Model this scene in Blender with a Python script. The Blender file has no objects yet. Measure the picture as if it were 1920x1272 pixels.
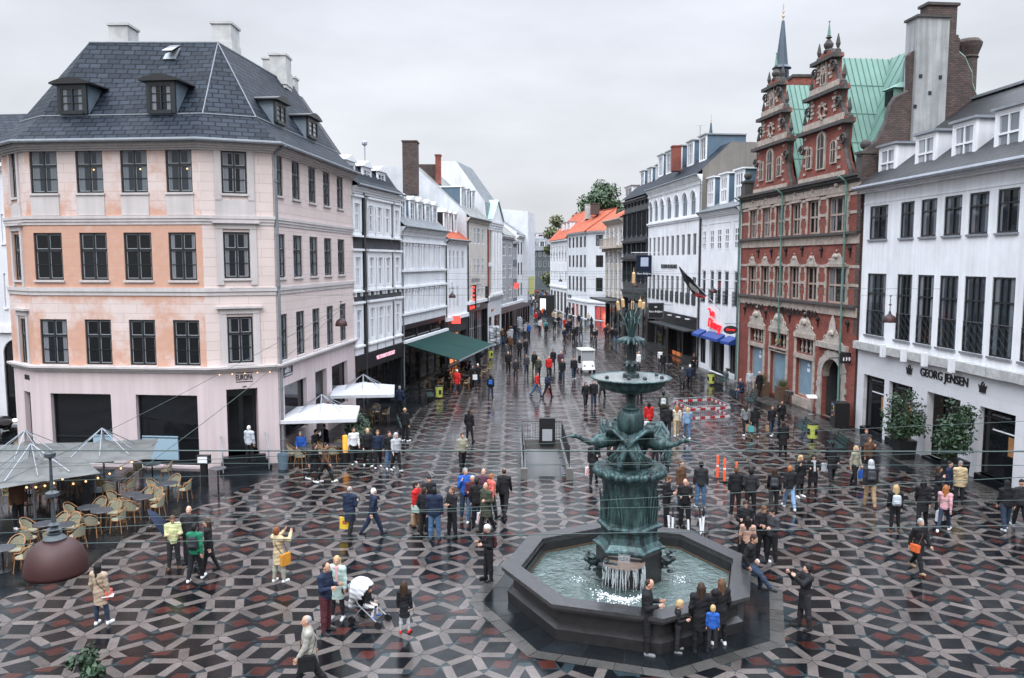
import bpy,bmesh,math,random
import numpy as np
from mathutils import Vector,Matrix
random.seed(7)
R=math.radians
PI=math.pi
scene=bpy.context.scene
COL=scene.collection
#camera
CAM_H=9.5
FPX=1493.0
PITCH=math.atan(146.0/FPX)
cam_d=bpy.data.cameras.new('camera')
cam_d.sensor_width=36.0
cam_d.lens=36.0*FPX/1920.0
cam_d.clip_start=0.2
cam_d.clip_end=3000.0
cam=bpy.data.objects.new('camera',cam_d)
COL.objects.link(cam)
cam.location=(0,0,CAM_H)
cam.rotation_euler=(PI/2-PITCH,0,0)
scene.camera=cam
#overcast sky
SUN_EL,SUN_ROT=48.0,192.0
world=bpy.data.worlds.new('World')
scene.world=world
world.use_nodes=True
nt=world.node_tree
nt.nodes.clear()
wo=nt.nodes.new('ShaderNodeOutputWorld')
bg=nt.nodes.new('ShaderNodeBackground')
sky=nt.nodes.new('ShaderNodeTexSky')
sky.sky_type='NISHITA'
sky.sun_disc=False
sky.sun_elevation=R(SUN_EL)
sky.sun_rotation=R(SUN_ROT)
sky.air_density=1.2
sky.dust_density=3.0
bg.inputs['Strength'].default_value=0.1
tc=nt.nodes.new('ShaderNodeTexCoord')
sx=nt.nodes.new('ShaderNodeSeparateXYZ')
nt.links.new(tc.outputs['Generated'],sx.inputs[0])
rmp=nt.nodes.new('ShaderNodeValToRGB')
el=rmp.color_ramp.elements
el[0].position=0.0
el[0].color=(5.7,5.8,6.05,1)
el[1].position=1.0
el[1].color=(33.0,35.8,40.5,1)
e=el.new(0.14);e.color=(5.4,5.55,5.9,1)
e=el.new(0.34);e.color=(5.6,5.85,6.4,1)
e=el.new(0.5);e.color=(10.5,11.3,12.7,1)
e=el.new(0.7);e.color=(23.0,24.8,28,1)
nt.links.new(sx.outputs['Z'],rmp.inputs[0])
mp=nt.nodes.new('ShaderNodeMapping')
mp.inputs['Scale'].default_value=(1.0,1.0,3.2)
nt.links.new(tc.outputs['Generated'],mp.inputs[0])
nz=nt.nodes.new('ShaderNodeTexNoise')
nz.inputs['Scale'].default_value=2.1
nz.inputs['Detail'].default_value=5.0
nz.inputs['Roughness'].default_value=0.55
nt.links.new(mp.outputs[0],nz.inputs[0])
mr=nt.nodes.new('ShaderNodeMapRange')
mr.inputs[1].default_value=0.32
mr.inputs[2].default_value=0.72
mr.inputs[3].default_value=0.82
mr.inputs[4].default_value=1.13
nt.links.new(nz.outputs[0],mr.inputs[0])
mul=nt.nodes.new('ShaderNodeMix');mul.data_type='RGBA';mul.blend_type='MULTIPLY'
mul.inputs[0].default_value=1.0
nt.links.new(rmp.outputs[0],mul.inputs[6])
nt.links.new(mr.outputs[0],mul.inputs[7])
mixs=nt.nodes.new('ShaderNodeMix');mixs.data_type='RGBA'
mixs.inputs[0].default_value=0.93
nt.links.new(sky.outputs[0],mixs.inputs[6])
nt.links.new(mul.outputs[2],mixs.inputs[7])
nt.links.new(mixs.outputs[2],bg.inputs['Color'])
nt.links.new(bg.outputs[0],wo.inputs[0])
sun_d=bpy.data.lights.new('sun','SUN')
sun_d.energy=1.1
sun_d.angle=R(40)
sun_d.color=(1.0,0.97,0.93)
sun=bpy.data.objects.new('sun',sun_d)
COL.objects.link(sun)
sun.location=(0,0,60)
az=R(SUN_ROT)
sdir=Vector((math.sin(az)*math.cos(R(SUN_EL)),math.cos(az)*math.cos(R(SUN_EL)),math.sin(R(SUN_EL))))
sun.rotation_euler=(-sdir).to_track_quat('-Z','Y').to_euler()
scene.view_settings.view_transform='Standard'
scene.view_settings.look='None'
scene.view_settings.exposure=0.66
scene.view_settings.gamma=1.0
scene.view_settings.use_curve_mapping=False
cy=scene.cycles
cy.max_bounces=5
cy.diffuse_bounces=3
cy.glossy_bounces=3
cy.transmission_bounces=3
cy.transparent_max_bounces=6
cy.caustics_reflective=False
cy.caustics_refractive=False
cy.use_denoising=True
#measuring helpers (sight lines met with real planes)
CP,SP=math.cos(PITCH),math.sin(PITCH)
def ray(px,py):
 x=(px-960.0)/FPX
 y=-(py-636.0)/FPX
 return Vector((x,CP+y*SP,-SP+y*CP))
def gnd(px,py,z=0.0):
 d=ray(px,py)
 t=(z-CAM_H)/d.z
 return Vector((d.x*t,d.y*t,z))
def at_y(px,py,Y):
 d=ray(px,py)
 t=Y/d.y
 return Vector((d.x*t,Y,CAM_H+d.z*t))
#objects
ROOT={}
def tag(o,label=None,cat=None,group=None,kind=None):
 if label:o['label']=label
 if cat:o['category']=cat
 if group:o['group']=group
 if kind:o['kind']=kind
 return o
def thing(name,label,cat,loc=(0,0,0),rz=0.0,group=None):
 o=bpy.data.objects.new(name,None)
 o.empty_display_size=0.3
 COL.objects.link(o)
 o.location=loc
 o.rotation_euler=(0,0,rz)
 ROOT[o]=Vector(loc)if rz==0 else None
 return tag(o,label,cat,group)
def setmats(me,mats):
 for m in(mats if isinstance(mats,(list,tuple))else[mats]):
  me.materials.append(m)
def mk(name,V,F,mats,parent=None,mi=None,smooth=False,world=False):
 """one mesh object; world=True: vertices are world points, moved into the parent's frame"""
 me=bpy.data.meshes.new(name)
 if world and parent is not None:
  r=ROOT.get(parent)
  if r is not None and r.length>0:
   V=[(v[0]-r.x,v[1]-r.y,v[2]-r.z)for v in V]
 me.from_pydata([tuple(v)for v in V],[],[tuple(f)for f in F])
 setmats(me,mats)
 if mi is not None:
  me.polygons.foreach_set('material_index',mi)
 if smooth:
  me.polygons.foreach_set('use_smooth',[True]*len(F))
 me.update()
 o=bpy.data.objects.new(name,me)
 COL.objects.link(o)
 if parent is not None:
  o.parent=parent
  ROOT[o]=ROOT.get(parent)
 return o
def children(o):
 return[c for c in o.children]
CH={}
def copy_tree(o,parent=None,loc=None,rz=None,scale=None,label=None,group=None):
 c=o.copy()
 COL.objects.link(c)
 c.parent=parent
 if loc is not None:c.location=loc
 if rz is not None:c.rotation_euler=(0,0,rz)
 if scale is not None:c.scale=(scale,)*3
 if label:c['label']=label
 if group:c['group']=group
 for ch in list(o.children):
  copy_tree(ch,c)
 return c
class MB:
 """collects shapes for ONE mesh"""
 def __init__(s):
  s.V=[];s.F=[];s.M=[]
 def poly(s,pts,m=0):
  n=len(s.V)
  s.V+=[tuple(p)for p in pts]
  s.F.append(tuple(range(n,n+len(pts))));s.M.append(m)
 def mesh(s,V,F,m=0):
  n=len(s.V)
  s.V+=[tuple(v)for v in V]
  for f in F:
   s.F.append(tuple(i+n for i in f));s.M.append(m)
 def hexa(s,P,m=0):
  s.mesh(P,[(3,2,1,0),(4,5,6,7),(0,1,5,4),(1,2,6,5),(2,3,7,6),(3,0,4,7)],m)
 def box(s,x0,x1,y0,y1,z0,z1,m=0,M=None):
  P=[(x0,y0,z0),(x1,y0,z0),(x1,y1,z0),(x0,y1,z0),(x0,y0,z1),(x1,y0,z1),(x1,y1,z1),(x0,y1,z1)]
  if M is not None:P=[M@Vector(p)for p in P]
  s.hexa(P,m)
 def prism(s,ring,z0,z1,m=0,ring2=None):
  n=len(ring);r2=ring2 or ring
  V=[(p[0],p[1],z0)for p in ring]+[(p[0],p[1],z1)for p in r2]
  F=[tuple(range(n))[::-1],tuple(range(n,2*n))]+[(i,(i+1)%n,n+(i+1)%n,n+i)for i in range(n)]
  s.mesh(V,F,m)
 def extrude(s,pts,off,m=0):
  n=len(pts)
  off=Vector(off)
  V=[Vector(p)for p in pts]
  V=V+[v+off for v in V]
  F=[tuple(range(n))[::-1],tuple(range(n,2*n))]+[(i,(i+1)%n,n+(i+1)%n,n+i)for i in range(n)]
  s.mesh(V,F,m)
 def tube(s,pts,r,n=6,m=0,cap=True):
  pts=[Vector(p)for p in pts]
  rr=r if isinstance(r,(list,tuple))else[r]*len(pts)
  base=len(s.V)
  up0=None
  for i,p in enumerate(pts):
   if i==0:d=pts[1]-pts[0]
   elif i==len(pts)-1:d=pts[-1]-pts[-2]
   else:d=(pts[i+1]-pts[i]).normalized()+(pts[i]-pts[i-1]).normalized()
   d.normalize()
   if up0 is None:
    a=Vector((0,0,1))if abs(d.z)<0.9 else Vector((1,0,0))
    u=d.cross(a).normalized()
   else:
    u=(up0-d*up0.dot(d))
    u=u.normalized()if u.length>1e-6 else d.orthogonal().normalized()
   up0=u
   w=d.cross(u)
   for k in range(n):
    t=2*PI*k/n
    s.V.append(tuple(p+(u*math.cos(t)+w*math.sin(t))*rr[i]))
  for i in range(len(pts)-1):
   for k in range(n):
    a=base+i*n+k;b=base+i*n+(k+1)%n
    s.F.append((a,b,b+n,a+n));s.M.append(m)
  if cap:
   s.F.append(tuple(base+k for k in range(n))[::-1]);s.M.append(m)
   s.F.append(tuple(base+(len(pts)-1)*n+k for k in range(n)));s.M.append(m)
 def lathe(s,prof,n=24,c=(0,0,0),m=0,cap=True,ph=0.0):
  base=len(s.V)
  for(r,z)in prof:
   for k in range(n):
    t=2*PI*k/n+ph
    s.V.append((c[0]+r*math.cos(t),c[1]+r*math.sin(t),c[2]+z))
  for i in range(len(prof)-1):
   for k in range(n):
    a=base+i*n+k;b=base+i*n+(k+1)%n
    s.F.append((a,b,b+n,a+n));s.M.append(m)
  if cap:
   s.F.append(tuple(base+k for k in range(n))[::-1]);s.M.append(m)
   s.F.append(tuple(base+(len(prof)-1)*n+k for k in range(n)));s.M.append(m)
 def ico(s,c,r,m=0,sub=2):
  bm=bmesh.new()
  bmesh.ops.create_icosphere(bm,subdivisions=sub,radius=1.0)
  rr=r if isinstance(r,(tuple,list))else(r,r,r)
  bm.verts.index_update()
  s.mesh([(c[0]+v.co.x*rr[0],c[1]+v.co.y*rr[1],c[2]+v.co.z*rr[2])for v in bm.verts],[[v.index for v in f.verts]for f in bm.faces],m)
  bm.free()
 def build(s,name,mats,parent=None,smooth=False,world=False):
  return mk(name,s.V,s.F,mats,parent,s.M,smooth,world)
#materials
def mat(name,color,rough=0.6,metal=0.0,spec=0.5,emit=None,estr=0.0,noise=None,bump=None,coat=0.0):
 """principled material; noise=(scale, amount[, stretch]) mottles the colour; bump=(scale, strength)"""
 m=bpy.data.materials.new(name)
 m.use_nodes=True
 t=m.node_tree
 b=t.nodes['Principled BSDF']
 b.inputs['Base Color'].default_value=(*color,1)
 b.inputs['Roughness'].default_value=rough
 b.inputs['Metallic'].default_value=metal
 b.inputs['Specular IOR Level'].default_value=spec
 if coat:b.inputs['Coat Weight'].default_value=coat
 if emit:
  b.inputs['Emission Color'].default_value=(*emit,1)
  b.inputs['Emission Strength'].default_value=estr
 tcn=None
 if noise or bump:
  tcn=t.nodes.new('ShaderNodeTexCoord')
 if noise:
  n=t.nodes.new('ShaderNodeTexNoise')
  n.inputs['Scale'].default_value=noise[0]
  n.inputs['Detail'].default_value=6
  n.inputs['Roughness'].default_value=0.65
  if len(noise)>2:
   mpn=t.nodes.new('ShaderNodeMapping')
   mpn.inputs['Scale'].default_value=noise[2]
   t.links.new(tcn.outputs['Object'],mpn.inputs[0])
   t.links.new(mpn.outputs[0],n.inputs['Vector'])
  else:
   t.links.new(tcn.outputs['Object'],n.inputs['Vector'])
  r=t.nodes.new('ShaderNodeMapRange')
  r.inputs[1].default_value=0.25;r.inputs[2].default_value=0.75
  r.inputs[3].default_value=1-noise[1];r.inputs[4].default_value=1+noise[1]
  t.links.new(n.outputs[0],r.inputs[0])
  mx=t.nodes.new('ShaderNodeMix');mx.data_type='RGBA';mx.blend_type='MULTIPLY'
  mx.inputs[0].default_value=1
  mx.inputs[6].default_value=(*color,1)
  t.links.new(r.outputs[0],mx.inputs[7])
  t.links.new(mx.outputs[2],b.inputs['Base Color'])
 if bump:
  n2=t.nodes.new('ShaderNodeTexNoise')
  n2.inputs['Scale'].default_value=bump[0]
  n2.inputs['Detail'].default_value=4
  t.links.new(tcn.outputs['Object'],n2.inputs['Vector'])
  bp=t.nodes.new('ShaderNodeBump')
  bp.inputs['Strength'].default_value=bump[1]
  bp.inputs['Distance'].default_value=0.02
  t.links.new(n2.outputs[0],bp.inputs['Height'])
  t.links.new(bp.outputs[0],b.inputs['Normal'])
 return m
def nodes_of(m):
 return m.node_tree,m.node_tree.nodes['Principled BSDF']
def node(t,typ,**kw):
 n=t.nodes.new(typ)
 for k,v in kw.items():
  if k.startswith('i_'):
   key=k[2:]
   key=int(key)if key.isdigit()else key
   n.inputs[key].default_value=v
  else:
   setattr(n,k,v)
 return n
def brickmat(name,c1,c2,mortar,bw,bh,msize=0.02,rough=0.8,noise=0.25,bumpd=0.01,spec=0.3,nscale=0.7,swz=None,offset=0.5,grime=None):
 """brick / slate / ashlar pattern laid in the wall's own (u, v) metres (UV map)"""
 m=mat(name,c1,rough,spec=spec)
 t,b=nodes_of(m)
 uv=node(t,'ShaderNodeUVMap')
 br=node(t,'ShaderNodeTexBrick',offset=offset)
 br.inputs['Color1'].default_value=(*c1,1)
 br.inputs['Color2'].default_value=(*c2,1)
 br.inputs['Mortar'].default_value=(*mortar,1)
 br.inputs['Scale'].default_value=1.0
 br.inputs['Mortar Size'].default_value=msize
 br.inputs['Mortar Smooth'].default_value=0.3
 br.inputs['Brick Width'].default_value=bw
 br.inputs['Row Height'].default_value=bh
 t.links.new(uv.outputs[0],br.inputs['Vector'])
 tcn=node(t,'ShaderNodeTexCoord')
 n=node(t,'ShaderNodeTexNoise')
 n.inputs['Scale'].default_value=nscale
 n.inputs['Detail'].default_value=8
 n.inputs['Roughness'].default_value=0.7
 t.links.new(tcn.outputs['Object'],n.inputs['Vector'])
 r=node(t,'ShaderNodeMapRange')
 r.inputs[1].default_value=0.25;r.inputs[2].default_value=0.75
 r.inputs[3].default_value=1-noise;r.inputs[4].default_value=1+noise
 t.links.new(n.outputs[0],r.inputs[0])
 mx=node(t,'ShaderNodeMix',data_type='RGBA',blend_type='MULTIPLY')
 mx.inputs[0].default_value=1
 t.links.new(br.outputs[0],mx.inputs[6])
 t.links.new(r.outputs[0],mx.inputs[7])
 t.links.new(mx.outputs[2],b.inputs['Base Color'])
 bp=node(t,'ShaderNodeBump')
 bp.inputs['Strength'].default_value=0.6
 bp.inputs['Distance'].default_value=bumpd
 bp.invert=True
 t.links.new(br.outputs['Fac'],bp.inputs['Height'])
 t.links.new(bp.outputs[0],b.inputs['Normal'])
 return m
def uv_planar(o,fn):
 """uv = fn(world-ish vertex co, face normal) in metres"""
 me=o.data
 uvl=me.uv_layers.new(name='UVMap')
 for p in me.polygons:
  for li in p.loop_indices:
   v=me.vertices[me.loops[li].vertex_index].co
   uvl.data[li].uv=fn(v,p.normal)
def uv_auto(o):
 """u along the horizontal direction in the face, v up the slope"""
 me=o.data
 uvl=me.uv_layers.new(name='UVMap')
 Z=Vector((0,0,1))
 for p in me.polygons:
  n=p.normal
  if abs(n.z)>0.999:
   a,b_=Vector((1,0,0)),Vector((0,1,0))
  else:
   a=Z.cross(n).normalized();b_=n.cross(a).normalized()
  for li in p.loop_indices:
   v=me.vertices[me.loops[li].vertex_index].co
   uvl.data[li].uv=(v.dot(a),v.dot(b_))
#ground
def wet(name,color,noise=(9.0,0.3),r0=0.08,r1=0.45,bumps=0.1,spec=0.06,fine=60.0,nscale=0.55):
 """rain-wet stone: granite speckle, a film of water that is glossy where it pools"""
 m=mat(name,color,0.3,spec=spec)
 t,b=nodes_of(m)
 tcn=node(t,'ShaderNodeTexCoord')
 n1=node(t,'ShaderNodeTexNoise');n1.inputs['Scale'].default_value=noise[0];n1.inputs['Detail'].default_value=8;n1.inputs['Roughness'].default_value=0.8
 t.links.new(tcn.outputs['Object'],n1.inputs['Vector'])
 ge=node(t,'ShaderNodeNewGeometry')
 r1n=node(t,'ShaderNodeMapRange');r1n.inputs[1].default_value=0.25;r1n.inputs[2].default_value=0.75
 r1n.inputs[3].default_value=1-noise[1];r1n.inputs[4].default_value=1+noise[1]
 t.links.new(n1.outputs[0],r1n.inputs[0])
 rr=node(t,'ShaderNodeMapRange');rr.inputs[3].default_value=0.72;rr.inputs[4].default_value=1.3
 t.links.new(ge.outputs['Random Per Island'],rr.inputs[0])
 mm=node(t,'ShaderNodeMath',operation='MULTIPLY')
 t.links.new(r1n.outputs[0],mm.inputs[0]);t.links.new(rr.outputs[0],mm.inputs[1])
 mx=node(t,'ShaderNodeMix',data_type='RGBA',blend_type='MULTIPLY');mx.inputs[0].default_value=1
 mx.inputs[6].default_value=(*color,1)
 n6=node(t,'ShaderNodeTexNoise');n6.inputs['Scale'].default_value=.9;n6.inputs['Detail'].default_value=9;n6.inputs['Roughness'].default_value=.75
 t.links.new(tcn.outputs['Object'],n6.inputs['Vector'])
 r6=node(t,'ShaderNodeMapRange');r6.inputs[1].default_value=.3;r6.inputs[2].default_value=.65;r6.inputs[3].default_value=.6;r6.inputs[4].default_value=1.15
 t.links.new(n6.outputs[0],r6.inputs[0]);m6=node(t,'ShaderNodeMath',operation='MULTIPLY');t.links.new(mm.outputs[0],m6.inputs[0]);t.links.new(r6.outputs[0],m6.inputs[1])
 t.links.new(m6.outputs[0],mx.inputs[7])
 t.links.new(mx.outputs[2],b.inputs['Base Color'])
 n2=node(t,'ShaderNodeTexNoise');n2.inputs['Scale'].default_value=nscale;n2.inputs['Detail'].default_value=5;n2.inputs['Roughness'].default_value=0.6
 t.links.new(tcn.outputs['Object'],n2.inputs['Vector'])
 r2=node(t,'ShaderNodeMapRange');r2.inputs[1].default_value=0.35;r2.inputs[2].default_value=0.65
 r2.inputs[3].default_value=r0;r2.inputs[4].default_value=r1
 t.links.new(n2.outputs[0],r2.inputs[0])
 rj=node(t,'ShaderNodeMapRange');rj.inputs[3].default_value=-0.04;rj.inputs[4].default_value=0.08
 t.links.new(ge.outputs['Random Per Island'],rj.inputs[0])
 ad=node(t,'ShaderNodeMath',operation='ADD',use_clamp=True)
 t.links.new(r2.outputs[0],ad.inputs[0]);t.links.new(rj.outputs[0],ad.inputs[1])
 t.links.new(ad.outputs[0],b.inputs['Roughness'])
 n5=node(t,'ShaderNodeTexNoise');n5.inputs['Scale'].default_value=.22;n5.inputs['Detail'].default_value=7;n5.inputs['Roughness'].default_value=.7
 t.links.new(tcn.outputs['Object'],n5.inputs['Vector'])
 r5=node(t,'ShaderNodeMapRange');r5.inputs[1].default_value=.36;r5.inputs[2].default_value=.62;r5.inputs[3].default_value=.25;r5.inputs[4].default_value=1.0
 t.links.new(n5.outputs[0],r5.inputs[0]);t.links.new(r5.outputs[0],b.inputs['Coat Weight'])
 r7=node(t,'ShaderNodeMapRange');r7.inputs[1].default_value=.36;r7.inputs[2].default_value=.64;r7.inputs[3].default_value=.34;r7.inputs[4].default_value=.07
 t.links.new(n5.outputs[0],r7.inputs[0]);t.links.new(r7.outputs[0],b.inputs['Coat Roughness']);b.inputs['Coat IOR'].default_value=1.36
 n3=node(t,'ShaderNodeTexNoise');n3.inputs['Scale'].default_value=fine;n3.inputs['Detail'].default_value=3
 t.links.new(tcn.outputs['Object'],n3.inputs['Vector'])
 n4=node(t,'ShaderNodeTexNoise');n4.inputs['Scale'].default_value=2.2;n4.inputs['Detail'].default_value=2
 t.links.new(tcn.outputs['Object'],n4.inputs['Vector'])
 a2=node(t,'ShaderNodeMath',operation='MULTIPLY_ADD');a2.inputs[1].default_value=4.0
 t.links.new(n4.outputs[0],a2.inputs[0]);t.links.new(n3.outputs[0],a2.inputs[2])
 bp=node(t,'ShaderNodeBump');bp.inputs['Strength'].default_value=bumps;bp.inputs['Distance'].default_value=0.01
 t.links.new(a2.outputs[0],bp.inputs['Height'])
 t.links.new(bp.outputs[0],b.inputs['Normal'])
 return m
M_grout=wet('teal_stone',(0.02,0.03,0.034),r0=0.05,r1=0.25)
M_light=wet('pink_granite',(0.098,0.083,0.077),noise=(26.0,0.6),r0=0.04,r1=0.24)
M_dark=wet('black_granite',(0.004,0.0047,0.006),noise=(20.0,0.35),r0=0.03,r1=0.18)
M_red=wet('red_granite',(0.045,0.0125,0.010),noise=(26.0,0.45),r0=0.04,r1=0.22)
M_slate=wet('grey_slate_paving',(0.010,0.012,0.014),noise=(14.0,0.35),r0=0.04,r1=0.26)
M_cobble=wet('small_cobbles',(0.06,0.057,0.053),noise=(30.0,0.6),r0=0.2,r1=0.5,bumps=0.5,fine=14)
g=MB()
PIT=(0.62,2.42,34.6,39.6)
for x0,x1,y0,y1 in((-700,700,-60,PIT[2]),(-700,700,PIT[3],1500),(-700,PIT[0],PIT[2],PIT[3]),(PIT[1],700,PIT[2],PIT[3])):
 g.poly([(x0,y0,-0.03),(x1,y0,-0.03),(x1,y1,-0.03),(x0,y1,-0.03)])
tag(g.build('ground',M_slate),kind='structure')
SQD=1.31
def rot2(a,v):return(v[0]*math.cos(a)-v[1]*math.sin(a),v[0]*math.sin(a)+v[1]*math.cos(a))
def inset(poly,h):
 n=len(poly);out=[]
 for i in range(n):
  p0,p1,p2=poly[i-1],poly[i],poly[(i+1)%n]
  d1=(p1[0]-p0[0],p1[1]-p0[1]);d2=(p2[0]-p1[0],p2[1]-p1[1])
  l1=math.hypot(*d1);l2=math.hypot(*d2)
  n1=(-d1[1]/l1,d1[0]/l1);n2=(-d2[1]/l2,d2[0]/l2)
  k=1+n1[0]*n2[0]+n1[1]*n2[1]
  k=max(k,0.25)
  out.append((p1[0]+h*(n1[0]+n2[0])/k,p1[1]+h*(n1[1]+n2[1])/k))
 return out
def pol(a,r=1.0):return(r*math.cos(R(a)),r*math.sin(R(a)))
def add(a,b):return(a[0]+b[0],a[1]+b[1])
S_=0.618034
HB=0.088
def cell_tiles():
 """tiles of one unit cell: list of (polygon, material) round the star A at the origin"""
 T=[]
 A=(0,0)
 B0=(1,0)
 def star(c,arms):
  for a in arms:
   e_=S_-0.055
   mi=HB/math.tan(R(36))
   pts=[(0.012,0),(mi+0.006,-HB),(e_,-HB),(e_,HB),(mi+0.006,HB)]
   T.append(([add(c,rot2(R(a),p))for p in pts],0))
 star(A,(36,108,180,252,324))
 star(B0,(0,72,144,216,288))
 for ang in(0,144,216):
  B=pol(ang)
  p1=pol(ang+36,S_);p2=pol(ang-36,S_)
  rh=inset([A,p2,B,p1],HB+0.004)
  T.append((rh,1))
 oc=[(0,0),(.5,.3633),(1,0),(1.191,.5878),(1,1.1756),(.5,.8123),(0,1.1756),(-.191,.5878)]
 q=inset(oc,HB+0.004)
 c=(.5,.5878)
 for s in(0,1):
  def f(p):return p if s==0 else(2*c[0]-p[0],2*c[1]-p[1])
  tip=add(q[7],(0.10,0));lo=q[0];pin=q[1];hi=q[6];pinu=q[5]
  kx=c[0]-0.06
  kb=(0.2,c[1]-0.19);kt=(0.2,c[1]+0.19);kc=(kx,c[1])
  g_=0.004
  T.append(([f(p)for p in(tip,kb,kc,kt)],2))
  T.append(([f(p)for p in(add(tip,(-.07,-.02)),add(lo,(0,0)),(pin[0]-0.12,pin[1]-0.062),(kb[0]+.004,kb[1]-.008),)],1))
  T.append(([f(p)for p in((kt[0]+.004,kt[1]+.008),(pinu[0]-0.12,pinu[1]+0.062),hi,add(tip,(-.07,.02)))],1))
  T.append(([f(p)for p in((kb[0]+.012,kb[1]-.004),(pin[0]-0.11,pin[1]-0.06),(pin[0],pin[1]+0.004),(kc[0]+.05,kc[1]-.02),(kc[0]+.002,kc[1]-.01))],1))
  T.append(([f(p)for p in((kc[0]+.002,kc[1]+.01),(kc[0]+.05,kc[1]+.02),(pinu[0],pinu[1]-0.004),(pinu[0]-0.11,pinu[1]+0.06),(kt[0]+.012,kt[1]+.004))],1))
 return T
TILES=cell_tiles()
A0=(-2.72,22.50)
XC=A0[0]+SQD*(0.5+1.809*1)+0.0
H0=(A0[0]+SQD,A0[1]-1.1756*SQD)
LEFT_EDGE=[(-16.5,12),(-14.9,20),(-14.2,22.4),(-13.2,24),(-13.4,27.4),(-12.6,29.0),(-9.9,36.4),(-7.7,36.8),(-6.5,44.0),(-6.0,51.0),(-5.1,54.5),(-3.6,72),(-2.2,86),(2.0,108),(7,150)]
RIGHT_EDGE=[(21.5,12),(20.9,26),(20.0,31.5),(18.7,34.2),(17.2,36.2),(16.0,38.0),(16.3,42),(16.7,47.8),(15.3,57),(15.0,62),(15.0,74),(14.0,91),(11.5,112),(9,150)]
def xedge(E,y):
 for(x0,y0),(x1,y1)in zip(E,E[1:]):
  if y0<=y<=y1:return x0+(x1-x0)*(y-y0)/(y1-y0)
 return E[0][0]if y<E[0][1]else E[-1][0]
pv=MB()
tan18=math.tan(R(18))
def dom(x,y):
 if y>H0[1]+tan18*(x-H0[0])-0.02 and y>H0[1]+tan18*((2*XC-x)-H0[0])-0.02:return 0
 return 1 if x<XC else 2
def clip(P,h):
 out=[]
 D=[h[0]*p[0]+h[1]*p[1]+h[2]for p in P]
 for i in range(len(P)):
  p,q,dp,dq=P[i-1],P[i],D[i-1],D[i]
  if(dp>0)!=(dq>0):
   t_=dp/(dp-dq)
   out.append((p[0]+(q[0]-p[0])*t_,p[1]+(q[1]-p[1])*t_))
  if dq>0:out.append(q)
 return out
_k=tan18;_c=H0[1]-tan18*H0[0]
HP={0:[[(-_k,1,-_c),(-1,0,XC-.003)],[(_k,1,-(_c+2*XC*tan18)),(1,0,-XC-.003)]],1:[[(_k,-1,_c-.008),(-1,0,XC-.004)]],2:[[(-_k,-1,_c+2*XC*tan18-.008),(1,0,-XC-.004)]]}
def lay(origin,ang,mirror,which):
 base_a=R(ang)
 v1=rot2(base_a,(0,1.1756*SQD));v2=rot2(base_a,(1.809*SQD,-.5878*SQD))
 for i in range(-110,111):
  for j in range(-26,27):
   ox=origin[0]+i*v1[0]+j*v2[0];oy=origin[1]+i*v1[1]+j*v2[1]
   cx,cyy=ox+math.cos(base_a)*SQD*.5,oy+math.sin(base_a)*SQD*.5
   xx=2*XC-cx if mirror else cx
   if cyy<11 or cyy>112 or abs(cx)>30:continue
   if cyy>12 and(xx<xedge(LEFT_EDGE,cyy)-2.6 or xx>xedge(RIGHT_EDGE,cyy)+2.6):continue
   for(pg,m)in TILES:
    P=[]
    for p in pg:
     q=rot2(base_a,(p[0]*SQD,p[1]*SQD))
     x,y=ox+q[0],oy+q[1]
     if mirror:x=2*XC-x
     P.append((x,y))
    mx_=sum(p[0]for p in P)/len(P);my=sum(p[1]for p in P)/len(P)
    if PIT[0]-.1<mx_<PIT[1]+.1 and PIT[2]-.35<my<PIT[3]+.3:continue
    if(mx_-3.3)**2+(my-21.85)**2<4.25**2:continue
    if mirror:P=P[::-1]
    if mx_<xedge(LEFT_EDGE,my)-0.3 or mx_>xedge(RIGHT_EDGE,my)+0.3:continue
    for alt in HP[which]:
     Q=P
     for hp in alt:
      Q=clip(Q,hp)
      if len(Q)<3:break
     if len(Q)<3:continue
     pv.poly([(p[0],p[1],0.0)for p in Q],m)
lay(A0,0,False,0)
lay((H0[0]-SQD*math.cos(R(72)),H0[1]-SQD*math.sin(R(72))),36,False,1)
lay((H0[0]-SQD*math.cos(R(72)),H0[1]-SQD*math.sin(R(72))),36,True,2)
tag(pv.build('plaza_paving',[M_light,M_dark,M_red]),kind='structure')
b_=MB()
ring=[(p[0],p[1],-0.004)for p in LEFT_EDGE]+[(p[0],p[1],-0.004)for p in RIGHT_EDGE[::-1]]
ys=sorted(set([p[1]for p in LEFT_EDGE]+[p[1]for p in RIGHT_EDGE]+[PIT[2],PIT[3]]))
for y0,y1 in zip(ys,ys[1:]):
 l0,l1,r0_,r1_=xedge(LEFT_EDGE,y0)-.4,xedge(LEFT_EDGE,y1)-.4,xedge(RIGHT_EDGE,y0)+.4,xedge(RIGHT_EDGE,y1)+.4
 for a0,a1,c0,c1 in(((l0,l1,PIT[0],PIT[0]),(PIT[1],PIT[1],r0_,r1_))if PIT[2]<=y0<PIT[3]else((l0,l1,r0_,r1_),)):
  b_.poly([(a0,y0,-0.004),(c0,y0,-0.004),(c1,y1,-0.004),(a1,y1,-0.004)])
tag(b_.build('plaza_bedding',M_grout),kind='structure')
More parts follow.
